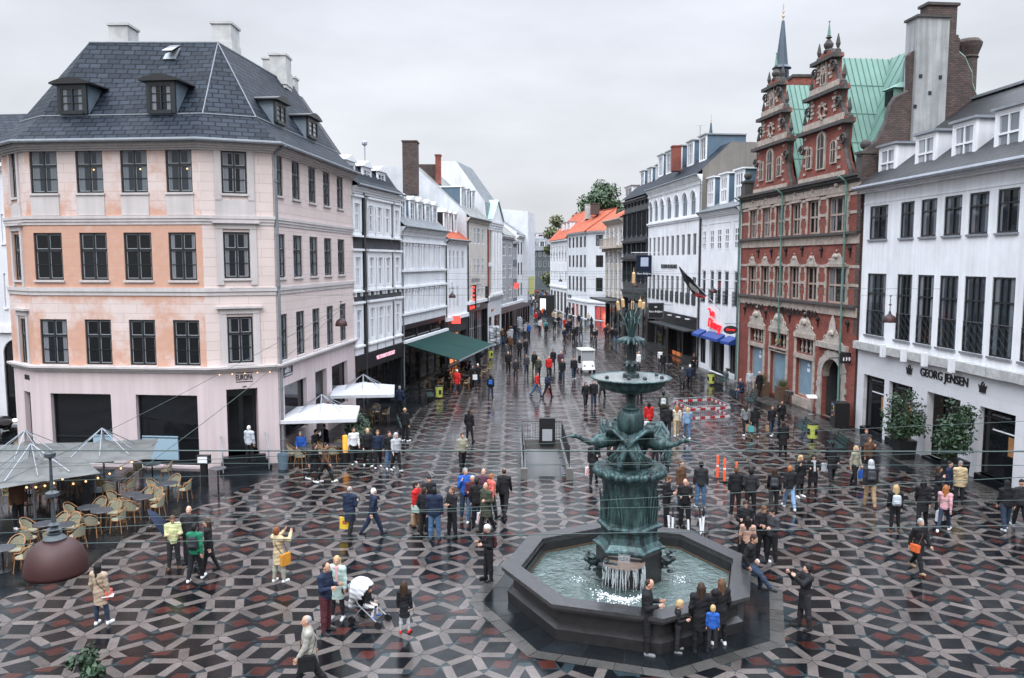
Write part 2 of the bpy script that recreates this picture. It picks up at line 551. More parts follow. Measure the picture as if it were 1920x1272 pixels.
def slabs(name,E,side,width,z,m,pitch=(1.1,0.62)):
 """pavement of rectangular slate slabs between the paving edge and the house fronts"""
 mb=MB()
 ys=[p[1]for p in E]
 y=ys[0]
 k=0
 while y<ys[-1]-0.1:
  y2=min(y+pitch[1],ys[-1])
  xe0,xe1=xedge(E,y),xedge(E,y2-0.012)
  n=int(width/pitch[0])
  offx=0.5*pitch[0]*(k%2)
  for i in range(n):
   a0=max(0,i*pitch[0]-offx);a1=(i+1)*pitch[0]-offx-0.012
   if side<0:
    mb.poly([(xe0-a1,y,z),(xe0-a0,y,z),(xe1-a0,y2-.012,z),(xe1-a1,y2-.012,z)])
   else:
    mb.poly([(xe0+a0,y,z),(xe0+a1,y,z),(xe1+a1,y2-.012,z),(xe1+a0,y2-.012,z)])
  y=y2;k+=1
 return tag(mb.build(name,m),kind='structure')
slabs('pavement_left',LEFT_EDGE,-1,14,0.006,M_slate)
slabs('pavement_right',RIGHT_EDGE,1,8,0.006,M_slate)
mb=MB()
for k in range(120):
 y=24+k*0.4
 x1=20.9-(y-24)*0.092
 for q in range(4):
  mb.box(x1-0.35*(q+1)+.02,x1-.35*q-.01,y+.01+.05*(q%2),y+.38,0.0,0.014+0.004*((k*7+q*3)%4))
tag(mb.build('cobble_strip',M_cobble),kind='structure')
#facade kit
class Fac:
 """a house front: origin at its left end as seen from the street, t to the right, n outwards"""
 def __init__(s,A,B):
  A=Vector((A[0],A[1]));B=Vector((B[0],B[1]))
  t=(B-A).normalized()
  n=Vector((t.y,-t.x))
  mid=(A+B)/2
  if n.dot(-mid)<0:
   A,B=B,A;t=-t;n=-n
  s.A,s.B,s.t,s.n,s.L=A,B,t,n,(B-A).length
 def P(s,u,z,o=0.0):
  p=s.A+s.t*u+s.n*o
  return Vector((p.x,p.y,z))
 def uz(s,px,py,o=0.0):
  d=ray(px,py)
  a=s.A+s.n*o
  k=a.dot(s.n)/(d.x*s.n.x+d.y*s.n.y)
  p=Vector((d.x*k,d.y*k))
  return(p-a).dot(s.t),CAM_H+d.z*k
 def rect(s,x0,y0,x1,y1,o=0.0):
  a=s.uz(x0,y0,o);b=s.uz(x1,y1,o)
  return(min(a[0],b[0]),max(a[0],b[0]),min(a[1],b[1]),max(a[1],b[1]))
 def row(s,items,o=0.0):
  """several rectangles that share sill and head"""
  rs=[s.rect(*i,o=o)for i in items]
  z0=sum(r[2]for r in rs)/len(rs);z1=sum(r[3]for r in rs)/len(rs)
  return[(r[0],r[1],z0,z1)for r in rs]
 def oz(s,u,px,py):
  """where a sight line meets the cross wall at u: (offset, height)"""
  a=s.A+s.t*u
  d=ray(px,py)
  k=a.dot(s.t)/(d.x*s.t.x+d.y*s.t.y)
  p=Vector((d.x*k,d.y*k))
  return(p-a).dot(s.n),CAM_H+d.z*k
def fbox(mb,f,u0,u1,z0,z1,o0,o1,m=0):
 if u1<u0:u0,u1=u1,u0
 if o1<o0:o0,o1=o1,o0
 P=[f.P(u0,z0,o1),f.P(u1,z0,o1),f.P(u1,z0,o0),f.P(u0,z0,o0),f.P(u0,z1,o1),f.P(u1,z1,o1),f.P(u1,z1,o0),f.P(u0,z1,o0)]
 mb.hexa(P,m)
def wall(b,f,z1,openings,m,depth=0.22,z0=0.0,u0=0.0,u1=None,o=0.0,name='wall',reveal=None):
 u1=f.L if u1 is None else u1
 us=sorted(set([u0,u1]+[min(max(x,u0),u1)for r in openings for x in r[:2]]))
 zs=sorted(set([z0,z1]+[min(max(x,z0),z1)for r in openings for x in r[2:4]]))
 mb=MB()
 for i in range(len(zs)-1):
  run=None
  for j in range(len(us)-1):
   cu,cz=(us[j]+us[j+1])/2,(zs[i]+zs[i+1])/2
   hole=any(r[0]<cu<r[1]and r[2]<cz<r[3]for r in openings)
   if not hole:
    run=us[j]if run is None else run
   if(hole or j==len(us)-2)and run is not None:
    ue=us[j]if hole else us[j+1]
    mb.poly([f.P(run,zs[i],o),f.P(ue,zs[i],o),f.P(ue,zs[i+1],o),f.P(run,zs[i+1],o)],0)
    run=None
 for(a,c,e,g_)in[r[:4]for r in openings]:
  d=o-depth
  q=1 if reveal else 0
  mb.poly([f.P(a,e,o),f.P(a,g_,o),f.P(a,g_,d),f.P(a,e,d)],q)
  mb.poly([f.P(c,g_,o),f.P(c,e,o),f.P(c,e,d),f.P(c,g_,d)],q)
  mb.poly([f.P(a,g_,o),f.P(c,g_,o),f.P(c,g_,d),f.P(a,g_,d)],q)
  mb.poly([f.P(c,e,o),f.P(a,e,o),f.P(a,e,d),f.P(c,e,d)],q)
 ob=mb.build(name,[m,reveal]if reveal else m,b,world=True)
 r=ROOT.get(b)or Vector((0,0,0))
 uv_planar(ob,lambda v,nn:((v.x+r.x-f.A.x)*f.t.x+(v.y+r.y-f.A.y)*f.t.y,v.z+r.z))
 return ob
def glassmat(name,base,curtain=None,rough=0.04,sheen=None,spec=0.5):
 m=mat(name,base,rough,spec=spec)
 t,bs=nodes_of(m)
 if curtain:
  uv=node(t,'ShaderNodeUVMap')
  s_=node(t,'ShaderNodeSeparateXYZ');t.links.new(uv.outputs[0],s_.inputs[0])
  a=node(t,'ShaderNodeMath',operation='SUBTRACT');a.inputs[1].default_value=0.5
  t.links.new(s_.outputs[0],a.inputs[0])
  ab=node(t,'ShaderNodeMath',operation='ABSOLUTE');t.links.new(a.outputs[0],ab.inputs[0])
  oi=node(t,'ShaderNodeObjectInfo')
  th=node(t,'ShaderNodeMath',operation='MULTIPLY_ADD');th.inputs[1].default_value=0.3;th.inputs[2].default_value=0.16
  t.links.new(oi.outputs['Random'],th.inputs[0])
  gt=node(t,'ShaderNodeMath',operation='GREATER_THAN')
  t.links.new(ab.outputs[0],gt.inputs[0]);t.links.new(th.outputs[0],gt.inputs[1])
  w=node(t,'ShaderNodeTexWave');w.inputs['Scale'].default_value=9;w.inputs['Distortion'].default_value=1.5
  t.links.new(uv.outputs[0],w.inputs[0])
  r_=node(t,'ShaderNodeMapRange');r_.inputs[3].default_value=0.65;r_.inputs[4].default_value=1.0
  t.links.new(w.outputs[1],r_.inputs[0])
  c2=node(t,'ShaderNodeMix',data_type='RGBA',blend_type='MULTIPLY');c2.inputs[0].default_value=1
  c2.inputs[6].default_value=(*curtain,1);t.links.new(r_.outputs[0],c2.inputs[7])
  mx=node(t,'ShaderNodeMix',data_type='RGBA')
  mx.inputs[6].default_value=(*base,1)
  t.links.new(gt.outputs[0],mx.inputs[0]);t.links.new(c2.outputs[2],mx.inputs[7])
  t.links.new(mx.outputs[2],bs.inputs['Base Color'])
 tcn=node(t,'ShaderNodeTexCoord')
 n=node(t,'ShaderNodeTexNoise');n.inputs['Scale'].default_value=1.1
 t.links.new(tcn.outputs['Object'],n.inputs['Vector'])
 bp=node(t,'ShaderNodeBump');bp.inputs['Strength'].default_value=0.08;bp.inputs['Distance'].default_value=0.05
 t.links.new(n.outputs[0],bp.inputs['Height']);t.links.new(bp.outputs[0],bs.inputs['Normal'])
 return m
G_dark=glassmat('dark_glass',(0.006,0.007,0.008),spec=.28)
G_curt=glassmat('curtained_glass',(0.01,0.012,0.015),(0.2,0.21,0.23),spec=.3)
G_pale=glassmat('pale_glass',(0.16,0.18,0.2),(0.42,0.44,0.47))
G_mid=glassmat('grey_glass',(0.03,0.037,0.045),(0.16,0.18,0.2),spec=.35)
G_blue=glassmat('sky_painted_glass',(0.1,0.145,0.19))  # blue-grey sky reflection painted into the pane colour
G_shop=glassmat('shop_glass',(0.009,0.01,0.012),rough=0.06,spec=0.35)
GLASS={'sky':[G_blue,G_mid,G_curt,G_mid],'dark':[G_dark,G_dark,G_curt],'curt':[G_curt,G_mid,G_curt,G_dark],'pale':[G_pale,G_mid,G_pale],'mid':[G_mid,G_mid,G_curt],'shop':[G_shop],'blue':[G_blue]}
rw=random.Random(11)
def window(b,f,rc,frame,glass='dark',bw=0.07,mull=(0.5,),trans=(0.62,),munt=(),depth=0.16,name='window',o=0.0,sill=None,mw=0.06,mt=0.025,label=None,sash=None,munv=()):
 """frame with mullions and transoms; the glass is its child"""
 u0,u1,z0,z1=rc[:4]
 mb=MB()
 b0,b1=o-depth,o-depth+0.08
 fbox(mb,f,u0,u0+bw,z0,z1,b0,b1)
 fbox(mb,f,u1-bw,u1,z0,z1,b0,b1)
 fbox(mb,f,u0+bw,u1-bw,z0,z0+bw,b0,b1)
 fbox(mb,f,u0+bw,u1-bw,z1-bw,z1,b0,b1)
 W,Hh=u1-u0,z1-z0
 for q in mull:
  fbox(mb,f,u0+W*q-mw/2,u0+W*q+mw/2,z0+bw,z1-bw,b0,b1+.012)
 for q in trans:
  fbox(mb,f,u0+bw,u1-bw,z0+Hh*q-mw/2,z0+Hh*q+mw/2,b0,b1+.02)
 for q in munt:
  fbox(mb,f,u0+bw,u1-bw,z0+Hh*q-mt/2,z0+Hh*q+mt/2,b0,b1-.012)
 for q in munv:
  fbox(mb,f,u0+W*q-mt/2,u0+W*q+mt/2,z0+bw,z1-bw,b0,b1-.012)
 w=mb.build(name,frame,b,world=True)
 if sash:
  s_=MB();cols=[0,*mull,1];rows=[0,*trans,1];e_=.028
  for a0,a1 in zip(cols,cols[1:]):
   for c0,c1 in zip(rows,rows[1:]):
    x0,x1=u0+W*a0+(bw if a0==0 else mw/2)+.004,u0+W*a1-(bw if a1==1 else mw/2)-.004
    y0,y1=z0+Hh*c0+(bw if c0==0 else mw/2)+.004,z0+Hh*c1-(bw if c1==1 else mw/2)-.004
    for q in((x0,x0+e_,y0,y1),(x1-e_,x1,y0,y1),(x0+e_,x1-e_,y0,y0+e_),(x0+e_,x1-e_,y1-e_,y1)):fbox(s_,f,*q,b0+.031,b0+.045)
  s_.build('inner_sash',sash,w,world=True)
 if label:w['label']=label
 g_=MB()
 gm=rw.choice(GLASS[glass])if isinstance(glass,str)else glass
 g_.poly([f.P(u0+bw,z0+bw,b0+.03),f.P(u1-bw,z0+bw,b0+.03),f.P(u1-bw,z1-bw,b0+.03),f.P(u0+bw,z1-bw,b0+.03)])
 p=g_.build('pane',gm,w,world=True)
 uvl=p.data.uv_layers.new(name='UVMap')
 n_=max(1,len(mull)+1)
 for li,q in enumerate(((0,0),(1,0),(1,1),(0,1))):uvl.data[li].uv=q
 if sill:
  s_=MB()
  fbox(s_,f,u0-.06,u1+.06,z0-.1,z0-.004,o-depth,o+.09)
  s_.build('sill',sill,w,world=True)
 return w
def windows(b,f,rects,frame,**kw):
 for r in rects:window(b,f,r,frame,**kw)
def band(b,f,z0,z1,out,m,u0=None,u1=None,name='cornice',steps=1,o=0.0):
 mb=MB()
 u0=-out if u0 is None else u0
 u1=f.L+out if u1 is None else u1
 h=(z1-z0)/steps
 for k in range(steps):
  fbox(mb,f,u0,u1,z0+k*h+(0.001 if k else 0),z0+(k+1)*h,o-.05,o+out*(k+1)/steps)
 return mb.build(name,m,b,world=True)
def roof(b,f,prof,m,u0=0.0,u1=None,name='roof',end=None,endname='gable_wall',ua=None,ub=None):
 """prof = [(offset, height)...] from the eave over the ridge, swept along the front"""
 u1=f.L if u1 is None else u1
 mb=MB()
 for(o0,z0),(o1,z1)in zip(prof,prof[1:]):
  mb.poly([f.P(u0,z0,o0),f.P(u1,z0,o0),f.P(u1,z1,o1),f.P(u0,z1,o1)])
 r_=mb.build(name,m,b,world=True)
 uv_auto(r_)
 if end:
  for u,e in((u0,ua if ua else end),(u1,ub if ub else end)):
   mb2=MB()
   pr=list(prof)
   if pr[0][0]>-.02 and len(pr)>1:
    (oa,za),(ob,zb)=pr[0],pr[1]
    pr[0]=(-.02,za+(zb-za)*(oa+.02)/(oa-ob))if ob<-.02 else(-.02,za)
   pts=[f.P(u,z,o_)for(o_,z)in pr]
   pts=pts+[f.P(u,0,pr[-1][0]),f.P(u,0,pr[0][0])]
   mb2.extrude(pts,f.P(u+(-.12 if u==u1 else.12),0,0)-f.P(u,0,0))
   ow=mb2.build(endname,e,b,world=True)
   uv_auto(ow)
 return r_
def dormer(b,f,rc,o_f,o_b,cheek,roofm,frame,style='flat',glass='mid',trim=None,wkw=None,over=0.12):
 u0,u1,z0,z1=rc
 mb=MB()
 t_=0.06
 fbox(mb,f,u0,u1,z0-0.5,z1,o_b,o_f-.12)
 d=mb.build('dormer',cheek,b,world=True)
 m2=MB()
 fbox(m2,f,u0-.03,u0+.14,z0,z1,o_f-.12,o_f)
 fbox(m2,f,u1-.14,u1+.03,z0,z1,o_f-.12,o_f)
 fbox(m2,f,u0+.14,u1-.14,z1-.16,z1,o_f-.12,o_f)
 fbox(m2,f,u0+.14,u1-.14,z0-.02,z0+.1,o_f-.12,o_f+.03)
 m2.build('dormer_front',trim or frame,d,world=True)
 m3=MB()
 if style=='flat':
  fbox(m3,f,u0-over,u1+over,z1+.002,z1+.12,o_b,o_f+.14)
 elif style=='gable':
  c=(u0+u1)/2;hh=(u1-u0)*.28
  pts=[f.P(u0-over,z1,o_f+.12),f.P(u1+over,z1,o_f+.12),f.P(u1+over,z1+.07,o_f+.12),f.P(c,z1+hh,o_f+.12),f.P(u0-over,z1+.07,o_f+.12)]
  m3.extrude(pts,f.P(0,0,o_b)-f.P(0,0,o_f+.12))
 else:
  c=(u0+u1)/2
  pts=[]
  for k in range(9):
   q=k/8
   pts.append(f.P(u0-over+(u1-u0+2*over)*q,z1+.05+.22*math.sin(PI*q),o_f+.18))
  pts=[f.P(u1+over,z1-.02,o_f+.18),f.P(u0-over,z1-.02,o_f+.18)]+pts
  m3.extrude(pts,f.P(0,.0,o_b)-f.P(0,0,o_f+.18))
 m3.build('dormer_roof',roofm,d,world=True)
 kw=dict(mull=(0.5,),trans=(),munt=(0.35,0.67),bw=.06,depth=.08)
 kw.update(wkw or{})
 window(d,f,(u0+.14,u1-.14,z0+.1,z1-.16),frame,glass=glass,o=o_f-.02,**kw)
 return d
def textmesh(text,bold=0.0,ext=0.02,shear=0.0,spacing=1.0):
 cu=bpy.data.curves.new('lettering','FONT')
 cu.body=text
 cu.extrude=ext
 cu.offset=bold
 cu.shear=shear
 cu.space_character=spacing
 cu.align_x='LEFT'
 cu.resolution_u=3
 o=bpy.data.objects.new('lettering',cu)
 COL.objects.link(o)
 bpy.context.view_layer.update()
 me=bpy.data.meshes.new_from_object(o)
 V=[v.co.copy()for v in me.vertices];F=[tuple(p.vertices)for p in me.polygons]
 bpy.data.objects.remove(o);bpy.data.curves.remove(cu);bpy.data.meshes.remove(me)
 return V,F
def lettering(parent,f,text,rc,o,m,bold=0.0,ext=0.02,shear=0.0,spacing=1.0,name='lettering',rise=0.0):
 """raised letters filling the rectangle rc on the front f"""
 V,F=textmesh(text,bold,ext,shear,spacing)
 x0=min(v.x for v in V);x1=max(v.x for v in V);y0=min(v.y for v in V);y1=max(v.y for v in V)
 u0,u1,z0,z1=rc
 W=[]
 for v in V:
  q=(v.x-x0)/(x1-x0)
  W.append(f.P(u0+q*(u1-u0),z0+(v.y-y0)/(y1-y0)*(z1-z0)+rise*q,o+v.z))
 return mk(name,W,F,m,parent,world=True)
def marks(parent,f,rc,o,m,n=8,seed=1,name='lettering',fill=.62):
 """a line of writing too far off to read: strokes of uneven width and height"""
 rn=random.Random(seed);u0,u1,z0,z1=rc;w=(u1-u0)/n;mb=MB()
 for k in range(n):
  a=u0+w*k;h=(z1-z0)*rn.choice((1,.72,.72,.8))
  fbox(mb,f,a,a+w*fill*rn.uniform(.5,1),z0,z0+h,o,o+.015)
  if rn.random()<.6:fbox(mb,f,a,a+w*.85,z0+h*.42,z0+h*.6,o,o+.0149)
 return mb.build(name,m,parent,world=True)
def pipe(b,f,u,z0,z1,m,o=0.1,r=0.055,top=None):
 mb=MB()
 pts=[f.P(u,z0,o),f.P(u,z1-.5,o),f.P(u,z1-.3,o+.05),f.P(u,z1,o+(top if top is not None else.3))]
 mb.tube(pts,r,8)
 for k in range(int((z1-z0)/2.4)):
  zz=z0+1+k*2.4
  mb.tube([f.P(u,zz,o),f.P(u,zz+.09,o)],r*1.35,8)
 return mb.build('downpipe',m,b,world=True)
def gutter(b,f,z,o,m,u0=0.0,u1=None,r=.085):
 mb=MB()
 mb.tube([f.P(u0,z,o),f.P(f.L if u1 is None else u1,z,o)],r,8)
 return mb.build('gutter',m,b,world=True)
def chimney(b,px0,py0,px1,py1,Y,depth,m,cap=None,name='chimney',step=True):
 a=at_y(px0,py0,Y);c=at_y(px1,py1,Y)
 x0,x1=sorted((a.x,c.x));z1,z0=max(a.z,c.z),min(a.z,c.z)
 mb=MB()
 mb.box(x0,x1,Y,Y+depth,z0-.6,z1)
 o=mb.build(name,m,b,world=True)
 uv_auto(o)
 m2=MB()
 w=x1-x0
 m2.box(x0-.07,x1+.07,Y-.07,Y+depth+.07,z1+.002,z1+.12)
 uv_auto(m2.build('chimney_cap',cap or m,o,world=True))
 if step:
  m2=MB();m2.box(x0-.05,x1+.05,Y-.05,Y+depth+.05,z0-.4,z0+(z1-z0)*.32)
  uv_auto(m2.build('chimney_base',cap or m,o,world=True))
 return o
def plaster(name,c,amt=0.13,sc=0.6,rough=0.85,streak=0.13):
 m=mat(name,c,rough,spec=0.25)
 t,b=nodes_of(m)
 tcn=node(t,'ShaderNodeTexCoord')
 n=node(t,'ShaderNodeTexNoise');n.inputs['Scale'].default_value=sc;n.inputs['Detail'].default_value=8;n.inputs['Roughness'].default_value=.65
 t.links.new(tcn.outputs['Object'],n.inputs['Vector'])
 mpn=node(t,'ShaderNodeMapping');mpn.inputs['Scale'].default_value=(3,3,.16)
 t.links.new(tcn.outputs['Object'],mpn.inputs[0])
 n2=node(t,'ShaderNodeTexNoise');n2.inputs['Scale'].default_value=1.3;n2.inputs['Detail'].default_value=5
 t.links.new(mpn.outputs[0],n2.inputs['Vector'])
 r1=node(t,'ShaderNodeMapRange');r1.inputs[1].default_value=.3;r1.inputs[2].default_value=.7;r1.inputs[3].default_value=1-amt;r1.inputs[4].default_value=1+amt*.4
 t.links.new(n.outputs[0],r1.inputs[0])
 r2=node(t,'ShaderNodeMapRange');r2.inputs[1].default_value=.35;r2.inputs[2].default_value=.7;r2.inputs[3].default_value=1-streak;r2.inputs[4].default_value=1.0
 t.links.new(n2.outputs[0],r2.inputs[0])
 mm=node(t,'ShaderNodeMath',operation='MULTIPLY');t.links.new(r1.outputs[0],mm.inputs[0]);t.links.new(r2.outputs[0],mm.inputs[1])
 mx=node(t,'ShaderNodeMix',data_type='RGBA',blend_type='MULTIPLY');mx.inputs[0].default_value=1
 mx.inputs[6].default_value=(*c,1);t.links.new(mm.outputs[0],mx.inputs[7])
 t.links.new(mx.outputs[2],b.inputs['Base Color'])
 n3=node(t,'ShaderNodeTexNoise');n3.inputs['Scale'].default_value=18;n3.inputs['Detail'].default_value=4
 t.links.new(tcn.outputs['Object'],n3.inputs['Vector'])
 bp=node(t,'ShaderNodeBump');bp.inputs['Strength'].default_value=.25;bp.inputs['Distance'].default_value=.01
 t.links.new(n3.outputs[0],bp.inputs['Height']);t.links.new(bp.outputs[0],b.inputs['Normal'])
 return m
W_white=plaster('white_plaster',(0.82,0.83,0.85))
W_cool=plaster('cool_white_plaster',(0.7,0.715,0.745),amt=.14)
W_grey=plaster('grey_plaster',(0.4,0.41,0.43))
W_cream=plaster('cream_plaster',(0.6,0.55,0.5))
W_dark=plaster('charcoal_plaster',(0.06,0.06,0.065),amt=.3,sc=1.4)
W_fire=plaster('taupe_firewall_plaster',(0.2,0.185,0.165),amt=.25,sc=.3,streak=.15)
W_scab=plaster('weathered_firewall_plaster',(0.62,0.64,0.67),amt=.2,sc=.5)
W_black=mat('black_shopfront',(0.015,0.015,0.017),0.35)
W_iron=mat('dark_iron',(0.03,0.033,0.036),0.5,noise=(4,.3))
F_black=mat('black_window_paint',(0.012,0.016,0.018),0.35)
F_white=mat('white_window_paint',(0.75,0.76,0.78),0.45)
F_grey=mat('grey_window_paint',(0.3,0.31,0.33),0.5)
F_stone=mat('window_stone',(0.33,0.26,0.22),0.8,noise=(5,.3))
M_zinc=mat('zinc',(0.3,0.32,0.35),0.45,metal=.6,noise=(2,.2))
M_pipe=mat('grey_pipe',(0.16,0.175,0.19),0.55,noise=(2,.2))
M_black=mat('black_paint',(0.012,0.012,0.013),0.4)
M_chim=mat('rendered_chimney',(0.45,0.45,0.44),0.85,noise=(1.2,.35))
R_slate=brickmat('slate_roof',(0.013,0.018,0.027),(0.028,0.037,0.051),(0.003,0.0035,0.005),.55,.32,.034,.55,.25,.02,spec=.1)
R_dark=brickmat('black_slate_roof',(0.02,0.021,0.024),(0.034,0.034,0.037),(0.01,0.01,0.011),.4,.26,.012,.5,.25,.02,spec=.35)
R_grey=brickmat('grey_slate_roof',(0.12,0.135,0.15),(0.18,0.195,0.21),(0.06,0.065,0.07),.5,.3,.012,.42,.25,.02)
R_old=brickmat('old_grey_roof',(0.2,0.21,0.2),(0.28,0.28,0.27),(0.1,0.1,0.1),.35,.3,.02,.7,.3,.02)
R_red=brickmat('red_tile_roof',(0.42,0.085,0.038),(0.52,0.125,0.055),(0.2,0.04,0.02),.25,.34,.035,.75,.25,.04,offset=0.0)
B_red=brickmat('red_brick',(0.31,0.06,0.038),(0.19,0.036,0.026),(0.15,0.1,0.085),.26,.085,.016,.85,.35,.008,nscale=.8)
B_dark=brickmat('sooty_brick',(0.14,0.09,0.08),(0.07,0.055,0.05),(0.05,0.045,0.043),.3,.1,.02,.9,.4,.01)
#left side: peach corner house
def peach(name,bias):
 """limewashed ashlar: pale pink with weathered orange patches; bias = orange share by height"""
 m=brickmat(name,(0.63,0.53,0.5),(0.6,0.505,0.475),(0.5,0.385,0.35),1.25,.42,.012,.85,.07,.006,spec=.25)
 t,b=nodes_of(m)
 src=[l for l in t.links if l.to_node==b and l.to_socket.name=='Base Color'][0].from_socket
 uv=node(t,'ShaderNodeUVMap')
 s_=node(t,'ShaderNodeSeparateXYZ');t.links.new(uv.outputs[0],s_.inputs[0])
 dv=node(t,'ShaderNodeMath',operation='DIVIDE');dv.inputs[1].default_value=15.0
 t.links.new(s_.outputs[1],dv.inputs[0])
 rp=node(t,'ShaderNodeValToRGB')
 e=rp.color_ramp.elements
 e[0].position=bias[0][0];e[0].color=(bias[0][1],)*3+(1,)
 e[1].position=bias[-1][0];e[1].color=(bias[-1][1],)*3+(1,)
 for p,v in bias[1:-1]:
  q=e.new(p);q.color=(v,v,v,1)
 t.links.new(dv.outputs[0],rp.inputs[0])
 n=node(t,'ShaderNodeTexNoise');n.inputs['Scale'].default_value=.55;n.inputs['Detail'].default_value=9;n.inputs['Roughness'].default_value=.68
 t.links.new(uv.outputs[0],n.inputs['Vector'])
 ad=node(t,'ShaderNodeMath',operation='ADD');t.links.new(n.outputs[0],ad.inputs[0]);t.links.new(rp.outputs[0],ad.inputs[1])
 r_=node(t,'ShaderNodeMapRange',interpolation_type='SMOOTHSTEP');r_.inputs[1].default_value=.92;r_.inputs[2].default_value=1.16
 t.links.new(ad.outputs[0],r_.inputs[0])
 n2=node(t,'ShaderNodeTexNoise');n2.inputs['Scale'].default_value=3;n2.inputs['Detail'].default_value=6
 t.links.new(uv.outputs[0],n2.inputs['Vector'])
 oc=node(t,'ShaderNodeMix',data_type='RGBA');oc.inputs[6].default_value=(.5,.26,.18,1);oc.inputs[7].default_value=(.56,.37,.29,1)
 t.links.new(n2.outputs[0],oc.inputs[0])
 mx=node(t,'ShaderNodeMix',data_type='RGBA')
 t.links.new(r_.outputs[0],mx.inputs[0]);t.links.new(src,mx.inputs[6]);t.links.new(oc.outputs[2],mx.inputs[7])
 t.links.new(mx.outputs[2],b.inputs['Base Color'])
 return m
P_front=peach('peach_limewash',[(0,.0),(.31,.6),(.42,.62),(.5,.45),(.56,.8),(.68,.74),(.76,.7),(.8,.56),(.87,.42),(1,.5)])
P_side=peach('pale_pink_limewash',[(0,.0),(.32,.3),(.5,.22),(.75,.2),(.95,.3),(1,.3)])
P_ground=plaster('pink_ground_floor_plaster',(0.62,0.52,0.52),amt=.06)
P_trim=plaster('pale_stone_trim',(0.56,0.52,0.51),amt=.12)
K=[Vector((-24.1,38.2)),Vector((-22.0,36.5)),Vector((-13.8,35.75)),Vector((-10.96,36.95)),Vector((-9.8,49.4))]
EU=thing('corner_building','peach corner house with slate mansard roof and pale chimneys behind the cafe terrace','building',(-13.8,36.2,0))
EL,EF,ECh,ER=Fac(K[0],K[1]),Fac(K[1],K[2]),Fac(K[2],K[3]),Fac(K[3],K[4])
ZE,ZL,ZB=14.75,4.5,11.55
rF1=EF.row([(53.6,282,109.6,362.5),(140,281,194.7,362.5),(224,280,277.8,361.5),(309,278.5,361.5,360)])
rF2=EF.row([(62,438,120,527),(148,437,204,526),(231,436,287,525.6),(315,435,370,524)])
rF3=EF.row([(74.4,600.8,129.7,685.6),(158.4,599.8,211.7,685),(241,599,294,685),(323.8,598.4,376.3,684)])
rFs=EF.row([(94.4,739,214.5,882),(254,739,375,880)])
rFs=[(r[0],r[1],.12,r[3])for r in rFs]
rL=[EL.rect(19,287,34.7,370),EL.rect(24.5,440,43.4,525.7),EL.rect(37,596.6,54.7,682)]
rLd=[EL.rect(45,733,64,860)];rLd=[(rLd[0][0],rLd[0][1],0.3,rLd[0][3])]
rC=[ECh.rect(413.4,282,464,364),ECh.rect(418,435,470,522),ECh.rect(425.5,594.6,476.3,679.7)]
d_=ECh.rect(424,731,487,862);rCd=[(d_[0],d_[1],0.55,d_[3])]
rR=[ER.row([(515.5,292,531,371),(546.5,302.7,563,377),(577.7,312,592.5,382),(605.3,320.7,619,387.4),(631,328,643.7,391)]),ER.row([(517.5,439,536,520),(549,442,568,519),(580,444.5,597,517.5),(607.5,445.5,622.6,516),(633,447.4,647,514.6)]),ER.row([(524.5,589.4,540.3,671),(555,584,572.5,661.4),(585.6,580,600.8,652.7),(612.3,576,626,645.8),(637,571.8,649.6,638)])]
rRs=[ER.rect(533,722,576,753),ER.rect(622,690,652,716.7),ER.rect(591,701,612,770)]
rRs=[(rRs[0][0],rRs[0][1],1.0,3.55),(rRs[1][0],rRs[1][1],1.0,3.55),(rRs[2][0],rRs[2][1]+.2,.1,3.6)]
for f,ups,lows,m in((EL,rL,rLd,P_front),(EF,rF1+rF2+rF3,rFs,P_front),(ECh,rC,rCd,P_side),(ER,rR[0]+rR[1]+rR[2],rRs,P_side)):
 wall(EU,f,ZE,ups,m,z0=ZL,depth=.2)
 wall(EU,f,ZL,lows,P_ground,depth=.35 if f is not ECh else 1.2)
def eu_band(z0,z1,out,steps,name):
 mb=MB()
 ring=[K[0]+Vector((-3,8)),*K,Vector((-14,50))]
 for k in range(steps):
  o=out*(k+1)/steps
  for i in range(1,5):
   pass
  P=inset([(p.x,p.y)for p in ring][::-1],-o)if False else None
  h=(z1-z0)/steps
  off=[]
  pts=[K[0]-EL.t*0.0,K[1],K[2],K[3],K[4]]
  fs=[EL,EF,ECh,ER]
  for i,p in enumerate(pts):
   if i==0:q=p+fs[0].n*o
   elif i==4:q=p+fs[3].n*o
   else:
    n1,n2=fs[i-1].n,fs[i].n
    q=p+(n1+n2)*(o/(1+n1.dot(n2)))
   off.append(q)
  for i in range(4):
   a,b,c,d=pts[i],pts[i+1],off[i+1],off[i]
   za,zb=z0+k*h+(.001 if k else 0),z0+(k+1)*h
   mb.hexa([(d.x,d.y,za),(c.x,c.y,za),(b.x,b.y,za),(a.x,a.y,za),(d.x,d.y,zb),(c.x,c.y,zb),(b.x,b.y,zb),(a.x,a.y,zb)])
 return mb.build(name,P_trim,EU,world=True)
eu_band(ZL-.05,ZL+.22,.3,3,'ledge')
eu_band(7.95,8.3,.1,2,'string_course')
eu_band(ZB-.42,ZB-.02,.12,3,'string_course')
eu_band(ZE-.35,ZE,.42,4,'cornice')
M_bulb0=mat('warm_room_lamp',(1,.7,.4),.4,emit=(1,.5,.22),estr=1.6)
wk=dict(frame=F_black,glass='sky',sash=F_grey,bw=.075,mull=(.5,),trans=(.64,),munt=(.33,),depth=.14,mw=.075)
for r in rF1:window(EU,EF,r,sill=P_trim,**wk)
wk['glass']='dark'
for r in rF2+rF3:window(EU,EF,r,sill=P_trim,**wk)
for k,q in((1,.62),(2,.7),(3,.78)):
 r=rF1[k];mb=MB();mb.ico(EF.P(r[0]+(r[1]-r[0])*q,r[2]+(r[3]-r[2])*.54,-.1),.04,sub=1);mb.build('window_lamp',M_bulb0,EU,world=True)
for r in rL:window(EU,EL,r,sill=P_trim,**wk)
